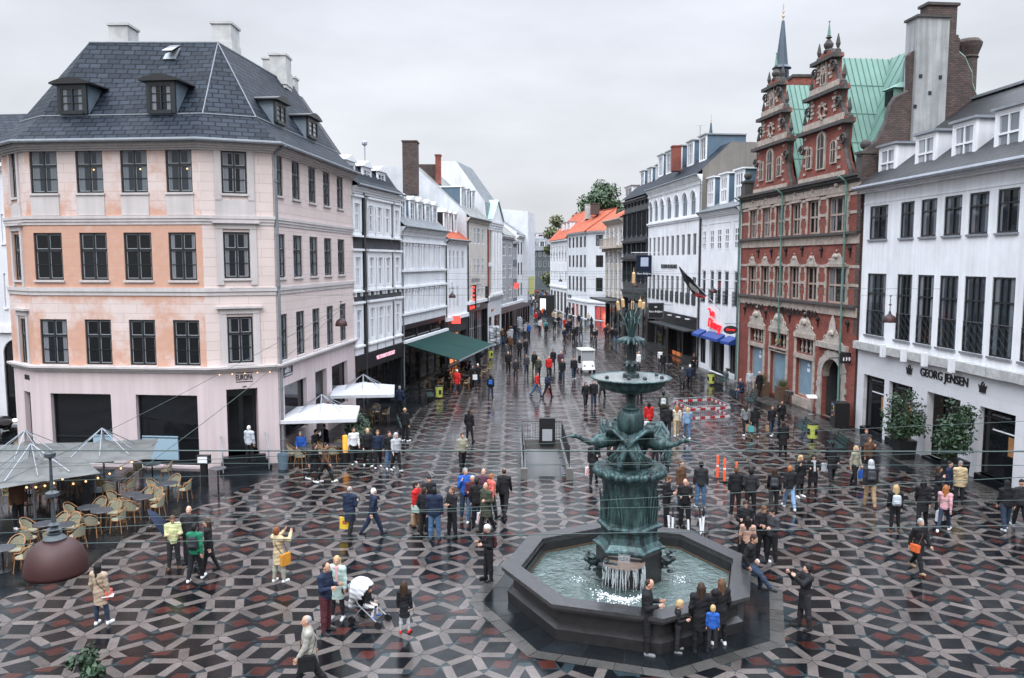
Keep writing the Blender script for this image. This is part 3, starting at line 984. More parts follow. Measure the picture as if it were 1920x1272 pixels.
for r in rC:window(EU,ECh,r,sill=P_trim,**wk)
wk['glass']='mid'
for rr in rR:windows(EU,ER,rr,sill=P_trim,**wk)
for f,rs in((ECh,rC),(EL,rL)):
 for i,r in enumerate(rs):
  mb=MB()
  a=.3 if f is ECh else.22
  fbox(mb,f,r[0]-a,r[0]-.02,r[2]-.3,r[3]+.14,0,.07)
  fbox(mb,f,r[1]+.02,r[1]+a,r[2]-.3,r[3]+.14,0,.07)
  fbox(mb,f,r[0]-a,r[1]+a,r[3]+.142,r[3]+.38,0,.09)
  fbox(mb,f,r[0]-a-.14,r[1]+a+.14,r[3]+.382,r[3]+.48,0,.22)
  if i==0:fbox(mb,f,r[0]-a,r[1]+a,r[2]-1.0,r[2]-.302,0,.05)
  mb.build('window_surround',P_trim,EU,world=True)
for r in rF1:
 mb=MB();fbox(mb,EF,r[0]-.02,r[1]+.02,ZB,r[2]-.12,0,.035)
 mb.build('window_apron',P_trim,EU,world=True)
M_panel=mat('pale_blue_panel',(0.3,0.42,0.5),.3)
for r in rFs:
 window(EU,EF,r,F_black,glass='shop',mull=(),trans=(.38,),bw=.06,depth=.3,name='shop_window')
 mb=MB()
 w_=r[1]-r[0]
 fbox(mb,EF,r[0]+(.1 if r is rFs[1]else.9*w_-.8),r[0]+(.62*w_ if r is rFs[1]else w_-.1),.35,1.45,-.27,-.2)
 mb.build('window_panel',M_panel,EU,world=True)
window(EU,EL,rLd[0],F_black,glass='shop',mull=(.5,),trans=(.75,),depth=.3,name='shop_window')
mb=MB();r=rCd[0]
fbox(mb,ECh,r[0]+.02,r[1]-.02,r[2],r[3],-1.18,-1.1)
dr=mb.build('door',F_black,EU,world=True)
mb=MB()
for k in(0,1):
 fbox(mb,ECh,r[0]+.15+k*(r[1]-r[0]-.1)/2,r[0]+(r[1]-r[0])/2-.1+k*(r[1]-r[0]-.1)/2,r[2]+.3,r[3]-.5,-1.098,-1.085)
mb.build('pane',G_shop,dr,world=True)
mb=MB()
for k in range(3):
 fbox(mb,ECh,r[0]-.25-.1*k,r[1]+.25+.1*k,.006,.55-.18*k,-1.1 if k==0 else.02+.32*(k-1)+.3,.3+.32*k)
mb.build('entrance_steps',M_slate,EU,world=True)
for u in(r[0]-.3,r[1]+.3):
 mb=MB()
 mb.tube([ECh.P(u,.05,1.15),ECh.P(u,.95,1.1),ECh.P(u,1.5,.3),ECh.P(u,1.5,.02)],.025,6)
 mb.build('handrail',M_zinc,EU,world=True)
for r in rRs[:2]:window(EU,ER,r,F_black,glass='shop',mull=(),trans=(),depth=.28,name='shop_window')
mb=MB();r=rRs[2];fbox(mb,ER,r[0],r[1],.1,r[3],-.3,-.24)
mb.build('door',F_black,EU,world=True)
u0,z1=ECh.uz(442,703);u1,z0=ECh.uz(474,711)
lettering(EU,ECh,'EUROPA',(u0,u1,z0-.02,z1),.01,M_black,bold=.012)
mb=MB();fbox(mb,ECh,u0,u1,z1+.06,z1+.09,0,.02);fbox(mb,ECh,u0,u1,z0-.11,z0-.08,0,.02);mb.build('sign_rule',M_black,EU,world=True)
marks(EU,ECh,((u0*.62+u1*.38),(u0*.38+u1*.62),z0-.36,z0-.28),.004,M_black,4,8)
u0,z1=EL.uz(47,702);u1,z0=EL.uz(56,713)
lettering(EU,EL,'EUROPA',(u0,u1,z0,z1),.01,M_black,bold=.012)
u0,z1=ER.uz(531,692);u1,z0=ER.uz(543,700)
mb=MB();fbox(mb,ER,u0,u1+.35,z0-.1,z1+.15,0,.03);pl=mb.build('street_sign',M_black,EU,world=True)
marks(pl,ER,(u0+.1,u1+.1,z0+.08,z1+.06),.032,F_white,5,3);marks(pl,ER,(u0+.05,u1+.3,z0-.06,z0+.04),.032,F_white,7,4)
def eu_ring(o):
 fs=[EL,EF,ECh,ER];out=[]
 for i,p in enumerate(K):
  if i==0:q=p+fs[0].n*o
  elif i==4:q=p+fs[3].n*o
  else:
   n1,n2=fs[i-1].n,fs[i].n
   q=p+(n1+n2)*(o/(1+n1.dot(n2)))
  out.append(q)
 return out
e0,e1=eu_ring(.5),eu_ring(-.9)
zbk,zr=16.1,20.15
Rg=[Vector((-20.7,40.2)),Vector((-14.4,40.2)),Vector((-13.4,50.2)),Vector((-21.5,50.0))]
mb=MB()
def v3(p,z):return(p.x,p.y,z)
for i in range(4):
 mb.poly([v3(e0[i],ZE+.02),v3(e0[i+1],ZE+.02),v3(e1[i+1],zbk),v3(e1[i],zbk)])
mb.poly([v3(e1[0],zbk),v3(e1[1],zbk),v3(Rg[0],zr)])
mb.poly([v3(e1[1],zbk),v3(e1[2],zbk),v3(Rg[1],zr),v3(Rg[0],zr)])
mb.poly([v3(e1[2],zbk),v3(e1[3],zbk),v3(Rg[1],zr)])
mb.poly([v3(e1[3],zbk),v3(e1[4],zbk),v3(Rg[2],zr),v3(Rg[1],zr)])
bl=Vector((-25.5,46));
mb.poly([v3(e0[0],ZE),v3(e1[0],zbk),v3(Rg[0],zr),v3(Rg[3],zr),(-28,48,ZE)])
mb.poly([v3(Rg[0],zr),v3(Rg[1],zr),v3(Rg[2],zr),v3(Rg[3],zr)])
rf=mb.build('roof',R_slate,EU,world=True);uv_auto(rf)
mb=MB()
for a,b in((e1[0],e1[1]),(e1[1],e1[2]),(e1[2],e1[3]),(e1[3],e1[4])):
 mb.tube([v3(a,zbk+.02),v3(b,zbk+.02)],.035,6)
mb.tube([v3(e1[2],zbk),v3(Rg[1],zr)],.03,6);mb.tube([v3(e1[3],zbk),v3(Rg[1],zr)],.03,6)
mb.tube([v3(Rg[0],zr),v3(Rg[1],zr),v3(Rg[2],zr)],.06,6)
mb.build('lead_flashing',M_pipe,rf,world=True)
mb=MB();e2=eu_ring(.56)
mb.tube([v3(p,ZE+.03)for p in e2],.09,8);mb.build('gutter',M_pipe,EU,world=True)
mb=MB();mb.poly([(-24.1,38.2,0),(-24.1,38.2,ZE),(-28,48,ZE),(-28,48,0)]);wl=mb.build('wall',P_side,EU,world=True);uv_auto(wl)
pipe(EU,ER,.05,0.1,ZE,M_pipe,o=.14,r=.07,top=.5)
M_cheek=mat('zinc_cheek',(0.16,0.2,0.24),.5,metal=.3,noise=(1.5,.25))
for rc in((107,158,162,213),(274,152,328,212)):
 dormer(EU,EF,EF.rect(*rc,o=-.75),-.75,-4.0,M_cheek,M_black,F_black,style='cap',glass='mid',over=.3)
for rc in((517,187,538,239),(578,218,597,262)):
 a=ER.uz(rc[0],rc[1],-.75);b=ER.uz(rc[2],rc[3],-.75)
 dormer(EU,ER,(a[0],b[0],zbk+.15,a[1]),-.75,-4.0,M_cheek,M_black,F_black,style='cap',glass='pale',over=.25)
slope=lambda o:zbk+(-.9-o)/(4.4-.9)*(zr-zbk)
def eu_sky(px,py,w=.62,h=.75,f=EF,open_=0):
 best=None
 for k in range(200):
  o=-.9-k*.02
  u,z=f.uz(px,py,o)
  if z<=slope(o):best=(u,o);break
 if best is None:return
 u,o=best
 mb=MB();P=[f.P(u-w/2,slope(o+h/2)+.03,o+h/2),f.P(u+w/2,slope(o+h/2)+.03,o+h/2),f.P(u+w/2,slope(o-h/2)+.03,o-h/2),f.P(u-w/2,slope(o-h/2)+.03,o-h/2)]
 N=(P[1]-P[0]).cross(P[3]-P[0]).normalized()
 mb.hexa([p-N*.05 for p in P]+[p+N*.08 for p in P]);s_=mb.build('roof_window',M_zinc,EU,world=True)
 c=sum(P,Vector())/4
 m2=MB();Q=[c+(p-c)*.8+N*.085 for p in P]
 if open_:Q=[Q[0]+N*.35,Q[1]+N*.35,Q[2],Q[3]]
 m2.hexa(Q+[q+N*.03 for q in Q]);m2.build('pane',G_pale,s_,world=True)
eu_sky(206,104);eu_sky(325,101,open_=1)
slope_r=slope
eu_sky(444,115,f=ER,h=.9);eu_sky(513,150,f=ER,h=.9)
chimney(EU,203,48,240,80,41.5,1.2,M_chim,step=False)
chimney(EU,396,45,434,93,42.0,1.3,M_chim)
chimney(EU,505,104,536,145,47.5,1.2,M_chim)
chimney(EU,492,111,506,130,49.0,.8,M_chim,step=False)
chimney(EU,541,147,553,165,50.5,.8,M_chim,step=False)
M_bulb=mat('warm_bulb',(1,.7,.4),.4,emit=(1,.5,.22),estr=1.6)
for k in range(5):
 mb=MB();mb.ico(ECh.P(.5+k*.55,ZL-.12,.2),.03,sub=1);mb.build('ledge_lamp',M_bulb,EU,world=True)
#left street front
ORI=Vector((-9.8,49.4));DST=Vector((.195,1.0))
def lp(Y):return Vector((ORI.x+DST.x*(Y-49.4),Y))
YB=[49.42,58.2,69.7,77.3,86.2,93.2,100.3,103.0,107.0,112.4]
F=Fac(lp(YB[0]),lp(YB[1]))
VS=thing('town_house','charcoal town house with white framed window bays and a black shopfront beside the peach house','building',(lp(YB[0]).x,YB[0],0))
zE=F.uz(705,357)[1]
zS1=F.uz(710,655)[1];zS0=F.uz(710,672)[1]
c1=F.row([(662,382,670.7,433),(688,386,696,436.5),(704.5,389,712,439),(720,392,727.7,440),(737,396,743.8,440)])
c2=F.row([(665.3,483.5,673.6,537),(691,484,699.4,536),(708,484,714.7,535),(722.9,484,729.6,533),(740,484,747,531)])
c3=F.row([(667.5,584,676,641),(693.5,579.4,700.5,634.6),(708.7,577,716.6,630),(724.4,573,731,625),(742,570.7,748.5,620)])
w_=.8
allw=[]
for k in range(5):
 uc=(c2[k][0]+c2[k][1])/2
 for c in(c1,c2,c3):allw.append((uc-w_/2,uc+w_/2,c[k][2],c[k][3]))
wall(VS,F,zE,allw,W_dark,z0=zS0,depth=.12)
wall(VS,F,zS0,[(.3,F.L-.3,.5,zS0-.45)],W_black,depth=.35)
windows(VS,F,allw,F_white,glass='pale',bw=.09,mull=(.5,),trans=(.66,),munt=(.34,),depth=.08,mw=.09)
for grp in((0,),(1,2,3),(4,)):
 for ri,c in enumerate((c1,c2,c3)):
  us=[((c2[k][0]+c2[k][1])/2)for k in grp]
  a,b2=us[0]-.72,us[-1]+.72
  z0,z1=c[0][2],c[0][3]
  mb=MB()
  lo=zS1+.02 if ri==2 else z0-.42
  for q,u in enumerate(us):
   fbox(mb,F,u-.7,u-.4,z0-.02,z1+.02,0,.1)
   fbox(mb,F,u+.4,u+.7,z0-.02,z1+.02,0,.1)
   fbox(mb,F,u-.7,u+.7,lo if ri==2 else z0-.24,z0-.022,0,.08)
   if ri==1:
    for s_ in(-.5,.5):fbox(mb,F,u+s_-.07,u+s_+.07,z0-.62,z0-.36,0,.14)
  fbox(mb,F,a,b2,z1+.022,z1+.42,0,.1)
  fbox(mb,F,a-.08,b2+.08,z1+.422,z1+.56,0,.24)
  fbox(mb,F,a-.06,b2+.06,z0-.36,z0-.245,0,.2)
  mb.build('window_bay',F_white,VS,world=True)
band(VS,F,zE-.5,zE-.05,.3,F_white,u0=0,u1=F.L,steps=3)
mb=MB();u=(c2[0][1]+c2[1][0])/2-.1;mb.tube([F.P(u,.3,.1),F.P(u,zE-.4,.1)],.08,8);mb.build('downpipe',W_iron,VS,world=True)
mb=MB();fbox(mb,F,0,F.L,zS0-.4,zS1,0,.14);mb.build('shop_fascia',W_black,VS,world=True)
a=F.uz(705,664);b2=F.uz(732,655)
M_pinksign=mat('pink_lit_sign',(.7,.35,.42),.4,emit=(1,.55,.65),estr=.55)
lettering(VS,F,"VICTORIA'S SECRET",(a[0]-.3,b2[0]+.5,zS0+.0,zS1-.35),.15,M_pinksign,bold=.02,rise=.0)
n_=6
for k in range(n_):
 u0=.35+k*(F.L-.7)/n_
 window(VS,F,(u0+.04,u0+(F.L-.7)/n_-.04,.5,zS0-.45),M_black,glass='shop',mull=(),trans=(),bw=.05,depth=.3,name='shop_window')
mb=MB()
for k in range(3):fbox(mb,F,4.2-.2*k,7.4+.2*k,.006,.48-.16*k,(.0 if k==0 else.3+.3*k),.6+.3*k)
mb.build('entrance_steps',M_slate,VS,world=True)
ve=F.oz(F.L,724,325)
roof(VS,F,[(.42,zE+.02),(-.25,zE+.55),(ve[0],ve[1]),(2*ve[0],zE)],R_slate,end=W_grey)
gutter(VS,F,zE+.02,.45,M_pipe)
utall=4.3
vt=F.oz(utall,567,182)
zt0=zE+.6
roof(VS,F,[(-1.2,zt0),(max(vt[0],-9),vt[1]),(-16,zE)],R_dark,u0=-3.5,u1=utall,end=W_dark)
for rc in((648,300,666,339),(680,312,696.5,348.5),(708.4,321,722.5,356)):
 dormer(VS,F,F.rect(*rc,o=-.5),-.5,-4.5,M_black,F_white,F_white,style='gable',glass='pale',over=.15)
for(px,py,px2,py2)in((676,387,688,435),):
 a=F.uz(688,386,.3);
 mb=MB()
 u0=c1[1][0]-.1
 for(z0,z1)in((c1[1][2]+.1,c1[1][3]-.1),):
  fbox(mb,F,u0-.03,u0+.03,z0,z1,.12,.18);fbox(mb,F,u0-.03,u0+.03,z0,z1,.66,.72)
  for q in(0,.34,.66,.97):fbox(mb,F,u0-.025,u0+.025,z0+(z1-z0)*q,z0+(z1-z0)*q+.06,.18,.66)
 mb.build('open_casement',F_white,VS,world=True)
F=Fac(lp(YB[1]),lp(YB[2]))
AW=thing('cafe_house','white pilastered house over the cafe with the green awning','building',(lp(YB[1]).x,YB[1],0))
zE=F.uz(800,431)[1]
r1=F.row([(757.6+k,463.5,758.6,503)for k in(0,)])
xs1=[(757.7,761.6),(769.9,773.8),(781.2,784.8),(791.9,795),(801.6,804.8),(811,813.9),(820.2,822.6)]
r1=F.row([(a,463+i*.5,b2,503.6-i*.45)for i,(a,b2)in enumerate(xs1)])
r2=F.row([(a,550-i*1.6,b2,597-i*2.6)for i,(a,b2)in enumerate(xs1)])
zf1=F.uz(795,601)[1]
r2=[(r[0],r[1],zf1+1.0,r[3])for r in r2]
wall(AW,F,zE,r1+r2,W_cool,z0=zf1)
wall(AW,F,zf1,[(.25,F.L-.25,.1,zf1-1.75),(.25,F.L-.25,zf1-1.55,zf1-.35)],W_black,depth=.3)
windows(AW,F,r1,F_white,glass='mid',bw=.07,mull=(),trans=(.62,),depth=.12,sill=None)
windows(AW,F,r2,F_white,glass='mid',bw=.07,mull=(),trans=(.78,),depth=.12)
for r in r1+r2:
 mb=MB()
 for s_ in(0,1):
  u=r[0]-.34 if s_==0 else r[1]+.12
  fbox(mb,F,u,u+.22,r[2]-.1,r[3]+.1,0,.09)
  fbox(mb,F,u-.04,u+.26,r[3]+.1,r[3]+.26,0,.13)
 mb.build('pilaster',W_white,AW,world=True)
for rr in(r1,r2):
 band(AW,F,rr[0][2]-.28,rr[0][2]-.12,.16,W_white,u0=0,u1=F.L,name='sill_course')
 band(AW,F,rr[0][3]+.3,rr[0][3]+.46,.18,W_white,u0=0,u1=F.L,name='string_course')
mb=MB()
for k in range(46):fbox(mb,F,.1+k*F.L/46,.1+k*F.L/46+.12,zE-.62,zE-.48,0,.14)
mb.build('dentils',W_white,AW,world=True)
band(AW,F,zE-.46,zE,.35,W_white,u0=0,u1=F.L,steps=3)
ve=F.oz(F.L,800,380)
roof(AW,F,[(.42,zE),(-3.2,zE+3.2),(-6,zE+3.6),(-11,zE)],R_grey,end=W_grey)
gutter(AW,F,zE+.02,.45,M_pipe);pipe(AW,F,.15,.1,zE,M_pipe,top=.45)
M_bluecheek=mat('blue_grey_cheek',(0.09,0.14,0.19),.5,noise=(1,.2))
for rc in((751.8,387.4,760.4,418.8),(769.9,390.5,777.9,422),(784.8,396.8,792,422.7),(799.7,400.7,806.3,425),(813,404,819,426.7)):
 a=F.rect(*rc,o=-.4);c_=(a[0]+a[1])/2
 dormer(AW,F,(c_-.62,c_+.62,zE+.45,zE+2.15),-.4,-4,M_bluecheek,F_white,F_white,style='gable',glass='mid',over=.12)
for k in range(3):
 u0=.3+k*(F.L-.6)/3
 window(AW,F,(u0+.04,u0+(F.L-.6)/3-.04,zf1-1.55,zf1-.35),W_black,glass='shop',mull=(),trans=(),bw=.07,depth=.2,name='transom_window')
for k in range(5):
 u0=.3+k*(F.L-.6)/5
 window(AW,F,(u0+.04,u0+(F.L-.6)/5-.04,.1,zf1-1.75),W_black,glass='shop',mull=(),trans=(.8,),bw=.07,depth=.25,name='shop_window')
AWF,AWZ=F,zf1
F=Fac(lp(YB[2]),lp(YB[3]))
SW=thing('small_house','small plain white house with a strip of red roof tiles beside the cream house','building',(lp(YB[2]).x,YB[2],0))
zE=F.uz(856,451)[1];zf=F.uz(856,597)[1]
xs=[(833,836.3),(841.9,845.7),(849.3,852.9),(856.4,860.3),(865.8,869.8)]
r1=F.row([(a,469,b2,506)for a,b2 in xs]);r2=F.row([(a,539-i*.7,b2,580-i*1.5)for i,(a,b2)in enumerate(xs)])[1:4]
wall(SW,F,zE,r1+r2,W_white,z0=zf);wall(SW,F,zf,[(.4,F.L-.4,.1,zf-1.3)],W_iron,depth=.4)
windows(SW,F,r1+r2,F_white,glass='mid',bw=.08,mull=(.5,),trans=(.66,),depth=.1)
band(SW,F,zf-.06,zf+.3,.2,W_white,u0=0,u1=F.L,name='ledge');band(SW,F,zE-.3,zE,.3,W_white,u0=0,u1=F.L,steps=2)
roof(SW,F,[(.4,zE),(-1.6,zE+1.5)],R_red);roof(SW,F,[(-1.6,zE+1.5),(-5,zE+3.4),(-10,zE)],R_dark,end=W_grey)
gutter(SW,F,zE,.42,M_pipe);pipe(SW,F,.1,.1,zE,M_black,top=.4)
for rc in((833,412,838.5,436),(842,413,848.5,438),(852,418,858,441)):
 a=F.uz(rc[0],rc[1],-.7)[0]+.5
 dormer(SW,F,(a-.5,a+.5,zE+.8,zE+2.5),-.7,-4,M_black,F_white,F_white,style='cap',glass='mid',over=.08)
M_orange=mat('warm_shop_glow',(.5,.2,.08),.3,emit=(1,.3,.1),estr=.5)
for k in range(4):
 u0=.45+k*(F.L-.9)/4
 window(SW,F,(u0+.05,u0+(F.L-.9)/4-.05,.1,zf-1.3),M_black,glass='shop' if k in(0,3)else M_orange,mull=(),trans=(),bw=.08,depth=.35,name='shop_window')
F=Fac(lp(YB[3]),lp(YB[4]))
CR=thing('cream_house','cream house behind a flaking white fire wall with a red vertical sign','building',(lp(YB[3]).x,YB[3],0))
zE=F.uz(896,412)[1];zf=F.uz(896,566)[1]
xs=[(882.5,885.3),(888.9,893.3),(895.4,900),(903.8,908)]
r1=F.row([(a,424+i,b2,458)for i,(a,b2)in enumerate(xs)]);r2=F.row([(a,484,b2,519)for a,b2 in xs])
zs=F.uz(896,540)[1]
r3=[(r[0],r[1],zf+.5,zs+.3)for r in r2]
wall(CR,F,zE,r1+r2+r3,W_cream,z0=zf);wall(CR,F,zf,[(.3,F.L-.3,.1,zf-.9)],W_black,depth=.4)
windows(CR,F,r1+r2+r3,F_white,glass='pale',bw=.1,mull=(.5,),trans=(.66,),depth=.1)
band(CR,F,zE-.4,zE,.35,W_cream,u0=0,u1=F.L,steps=3);band(CR,F,zf-.1,zf+.22,.25,F_white,u0=0,u1=F.L,name='ledge')
pts=[F.oz(0,773.8,309),F.oz(0,876,404)]
roof(CR,F,[(.4,zE),(pts[0][0],pts[0][1]),(pts[0][0]-4,pts[0][1]-.3),(pts[0][0]-8,zE)],R_old,end=W_scab)
gutter(CR,F,zE,.42,M_pipe);pipe(CR,F,.15,.1,zE,M_black,top=.4)
for rc in((866,368,872,400),(876,374,880.5,404),(886,379,890.6,409)):
 a=F.uz(rc[0]+2,rc[1],-.9)[0]
 dormer(CR,F,(a-.6,a+.6,zE+.9,zE+3.0),-.9,-5,M_bluecheek,F_white,F_white,style='flat',glass='mid',over=.1)
a=F.uz(882,549);b2=F.uz(900,541)
mb=MB();fbox(mb,F,1.0,5.6,zs+.35,zs+1.35,0,.05);sg=mb.build('sign_panel',W_cream,CR,world=True)
marks(sg,F,(1.6,5.2,zs+.6,zs+1.1),.055,M_pipe,9,5)
for k in range(5):
 u0=.35+k*(F.L-.7)/5
 window(CR,F,(u0+.05,u0+(F.L-.7)/5-.05,.1,zf-.9),F_grey if k%2 else M_black,glass='shop',mull=(.5,),trans=(.6,),bw=.08,depth=.35,name='shop_window')
M_redlet=mat('red_lit_letters',(.8,.05,.04),.4,emit=(1,.06,.05),estr=1.3)
marks(CR,F,(1.0,2.6,zf-.62,zf-.25),.02,M_redlet,5,6);marks(CR,F,(3.4,5.2,zf-.55,zf-.15),.02,F_white,6,7)
chimney(CR,754,266,782,352,71.0,1.6,B_dark,step=False)
chimney(CR,816,292,826,334,80.0,.9,B_red,step=False)
mb=MB();a=at_y(782,308,80.5);c_=at_y(816,330,80.5);mb.box(a.x,c_.x,80.6,81.0,c_.z-2,a.z);o=mb.build('parapet',B_dark,CR,world=True);uv_auto(o)
F=Fac(lp(YB[4]),lp(YB[5]))
TP=thing('temple_house','pale house with tall white pilasters and a green pediment roof','building',(lp(YB[4]).x,YB[4],0))
zE=F.uz(928,416)[1];zp=F.uz(928,378)[1];zf=F.uz(928,553)[1]
cols=[F.L*(.2+.2*k)for k in range(4)]
ww=[]
zc0=F.uz(928,497)[1]
for k in range(5):
 u=F.L*(.1+.2*k)
 ww+=[(u-.34,u+.34,zc0+.5,zE-1.6),(u-.34,u+.34,zf+.8,zc0-.6)]
wall(TP,F,zE,ww,W_cream,z0=zf);wall(TP,F,zf,[(.5,2.2,.1,3.4),(3.2,F.L-.5,.1,3.4)],W_cool,depth=.3)
windows(TP,F,ww,F_white,glass='mid',bw=.08,trans=(.4,.7),depth=.14)
windows(TP,F,[(.5,2.2,.1,3.4),(3.2,F.L-.5,.1,3.4)],M_black,glass='shop',mull=(.5,),trans=(),depth=.2,name='shop_window')
for u in cols:
 mb=MB();mb.lathe([(.3,0),(.3,.25),(.23,.3),(.21,zE-1.2-zf),(.3,zE-1.0-zf)],12,c=F.P(u,zf,.2));mb.build('pilaster',W_white,TP,world=True)
for u in(.15,F.L-.15):
 mb=MB();fbox(mb,F,u-.25,u+.25,zf,zE-1,0,.1);o=mb.build('brick_pier',B_red,TP,world=True);uv_auto(o)
band(TP,F,zE-1.0,zE,.4,W_white,u0=0,u1=F.L,steps=4);band(TP,F,zf-.5,zf,.3,W_white,u0=0,u1=F.L,steps=3,name='ledge');band(TP,F,zc0-.15,zc0+.25,.12,W_white,u0=0,u1=F.L,name='string_course')
M_copper=mat('verdigris_copper',(0.3,0.48,0.42),.55,noise=(.8,.25))
mb=MB();a=F.P(.6,zE+.01,.35);b2=F.P(F.L-.6,zE+.01,.35);c_=F.P(F.L/2,zp,.35)
mb.extrude([a,b2,c_],F.P(0,0,-.2)-F.P(0,0,0));mb.build('pediment',W_white,TP,world=True)
mb=MB()
for s_ in(0,1):
 e_=.4 if s_==0 else F.L-.4
 mb.poly([F.P(e_,zE+.1,.5),F.P(F.L/2,zp+.15,.5),F.P(F.L/2,zp+.15,-6),F.P(e_,zE+.1,-6)])
mb.build('pediment_roof',M_copper,TP,world=True)
p0=F.oz(0,826,302.5);p1=F.oz(0,855.6,302.5);p2=F.oz(0,912,378)
roof(TP,F,[(-.1,zE),(p2[0]-.2,p2[1]),(p1[0],p1[1]),(p0[0],p0[1]),(p0[0]-3,zE)],R_grey,end=W_cool)
def far_house(name,label,YA,YC,pxe,pye,wallm,framem,nwin,nrow,shop=W_black,roofm=R_grey,glass='mid',roofh=3.0,zf=4.2,dorm=0,shopglass='shop',lpf=lp,wwid=.9,cat='building',eave=W_white):
 F=Fac(lpf(YA),lpf(YC))
 zE=at_y(pxe,pye,(YA+YC)/2).z if pye else pxe
 B_=thing(name,label,cat,(lpf(YA).x,YA,0))
 rr=[]
 hz=(zE-zf-.6)/nrow
 for j in range(nrow):
  for k in range(nwin):
   u=F.L*(k+.5)/nwin
   rr.append((u-wwid/2,u+wwid/2,zf+j*hz+hz*.28,zf+j*hz+hz*.9))
 wall(B_,F,zE,rr,wallm,z0=zf,depth=.15)
 sw=[(F.L*k/3+.25,F.L*(k+1)/3-.25,.1,zf-.9)for k in range(3)]
 wall(B_,F,zf,sw,shop,depth=.3)
 windows(B_,F,rr,framem,glass=glass,bw=.09,mull=(.5,),trans=(.66,),depth=.1,mw=.08)
 windows(B_,F,sw,M_black,glass=shopglass,mull=(),trans=(),bw=.08,depth=.25,name='shop_window')
 band(B_,F,zE-.4,zE,.35,eave,u0=0,u1=F.L,steps=2);band(B_,F,zf-.1,zf+.2,.2,eave,u0=0,u1=F.L,name='ledge')
 roof(B_,F,[(.4,zE),(-3.5,zE+roofh),(-5,zE+roofh+.3),(-10,zE)],roofm,end=wallm)
 for k in range(dorm):
  u=F.L*(k+.5)/dorm
  dormer(B_,F,(u-.55,u+.55,zE+.5,zE+min(2.2,roofh)),-.5,-3.5,M_bluecheek,F_white,F_white,style='flat',glass='mid')
 return B_,F,zE
far_house('glazed_house','narrow grey house with wide glazed bays and a green-clad shopfront',YB[5],YB[6],950,442,W_grey,F_white,2,3,roofm=R_old,wwid=1.9,roofh=3.2)
far_house('slate_house','dark blue-grey house with a red shop sign, left side of the street',YB[6],YB[7],962,452,plaster('slate_blue_plaster',(.16,.18,.21)),F_white,2,3,roofm=R_old,roofh=3.0)
far_house('narrow_white_house','narrow white house with small dark windows before the scaffold',YB[7],YB[8],975,441,W_white,F_black,2,3,roofh=2.6)
SC,SF,sz=far_house('wrapped_house','house wrapped in white scaffold sheeting, tallest on the far left side',YB[8],YB[9],985,452,W_cool,F_white,3,3,roofh=.4)
mb=MB();zt=at_y(985,394,109).z
M_sheet=mat('white_scaffold_sheet',(.62,.64,.68),.6,noise=(.7,.18),bump=(1.5,.5))
for(u0,u1,o0,o1)in((0,SF.L,.7,.75),):
 fbox(mb,SF,u0,u1,sz*.45,zt-.5,o0,o1)
mb.hexa([SF.P(-.1,4,.7),SF.P(.0,4,.7),SF.P(.0,4,-9),SF.P(-.1,4,-9),SF.P(-.1,zt-.3,.7),SF.P(0,zt-.3,.7),SF.P(0,zt+.6,-9),SF.P(-.1,zt+.6,-9)])
fbox(mb,SF,.02,SF.L,zt-.45,zt-.35,-9,.7)
mb.build('scaffold_sheet',M_sheet,SC,world=True)
M_yellow=mat('yellow_green_banner',(.5,.5,.12),.5)
mb=MB();fbox(mb,SF,.3,4.5,5.0,7.4,.78,.84);mb.build('banner',M_yellow,SC,world=True)
def lpx(Y):return Vector((4+(Y-225)*12/4.0,Y))
CV=thing('mansard_house','dark green-grey mansard house closing the end of the street','building',(0,228,0))
F=Fac((4.2,228),(13.5,226))
zE=at_y(1015,470,228).z;z1=at_y(1015,445,228).z
W_green=plaster('dark_green_grey_plaster',(.1,.12,.125))
rr=[]
for j in range(3):
 for k in range(6):
  rr.append((.5+k*1.45,.5+k*1.45+.8,5+j*2.9,6.7+j*2.9))
wall(CV,F,zE,rr,W_green,depth=.15)
windows(CV,F,rr,F_grey,glass='mid',bw=.1,depth=.1)
roof(CV,F,[(.4,zE),(-1.5,zE+3.4),(-5,z1+.3),(-10,zE)],R_grey,end=W_green)
for k in range(3):dormer(CV,F,(.6+k*3.0,2.2+k*3.0,zE+.4,zE+2.6),-.2,-3,M_bluecheek,F_white,F_white,style='flat',glass='mid')
BK=thing('red_roofed_house','distant house with a dull red tiled roof behind the mansard house','building',(12,262,0))
F=Fac((6,262),(26,260));zz=at_y(1030,442,262).z
wall(BK,F,zz-5,[],W_grey);roof(BK,F,[(.3,zz-5),(-8,zz),(-16,zz-5)],brickmat('dull_red_tiles',(.25,.09,.06),(.3,.11,.08),(.1,.04,.03),.3,.3,.03),end=W_grey)
BG=thing('glass_top_house','distant pale flat-topped block on the skyline at the end of the street','building',(0,300,0))
F=Fac((-4,302),(22,300));zz=at_y(1015,437,300).z
wall(BG,F,zz,[(1+k*2.6,2.6+k*2.6,zz-2.6,zz-.6)for k in range(9)],W_cool);windows(BG,F,[(1+k*2.6,2.6+k*2.6,zz-2.6,zz-.6)for k in range(9)],F_grey,glass='mid')
roof(BG,F,[(.2,zz),(-10,zz+.4)],R_grey,end=W_cool)
SN=thing('arcaded_house','bluish white house with round ground floor arches across the side street','building',(-33,46,0))
F=Fac((-42,47.5),(-26.5,45.5));
rr=F.row([(2.5,400,12,455),(8,512,18,575)])
rr=[F.rect(1,402,12,456),F.rect(6,513,17,577),]
rr=[(r[0]-1.6*k,r[1]-1.6*k-.1,r[2],r[3])for r in rr for k in(0,1,2)]
arcs=[(12.6-k*2.1,14.2-k*2.1,.1,5.0)for k in range(4)]
wall(SN,F,15,rr+arcs,W_cool,depth=.25);windows(SN,F,rr,F_white,glass='mid',sill=W_white)
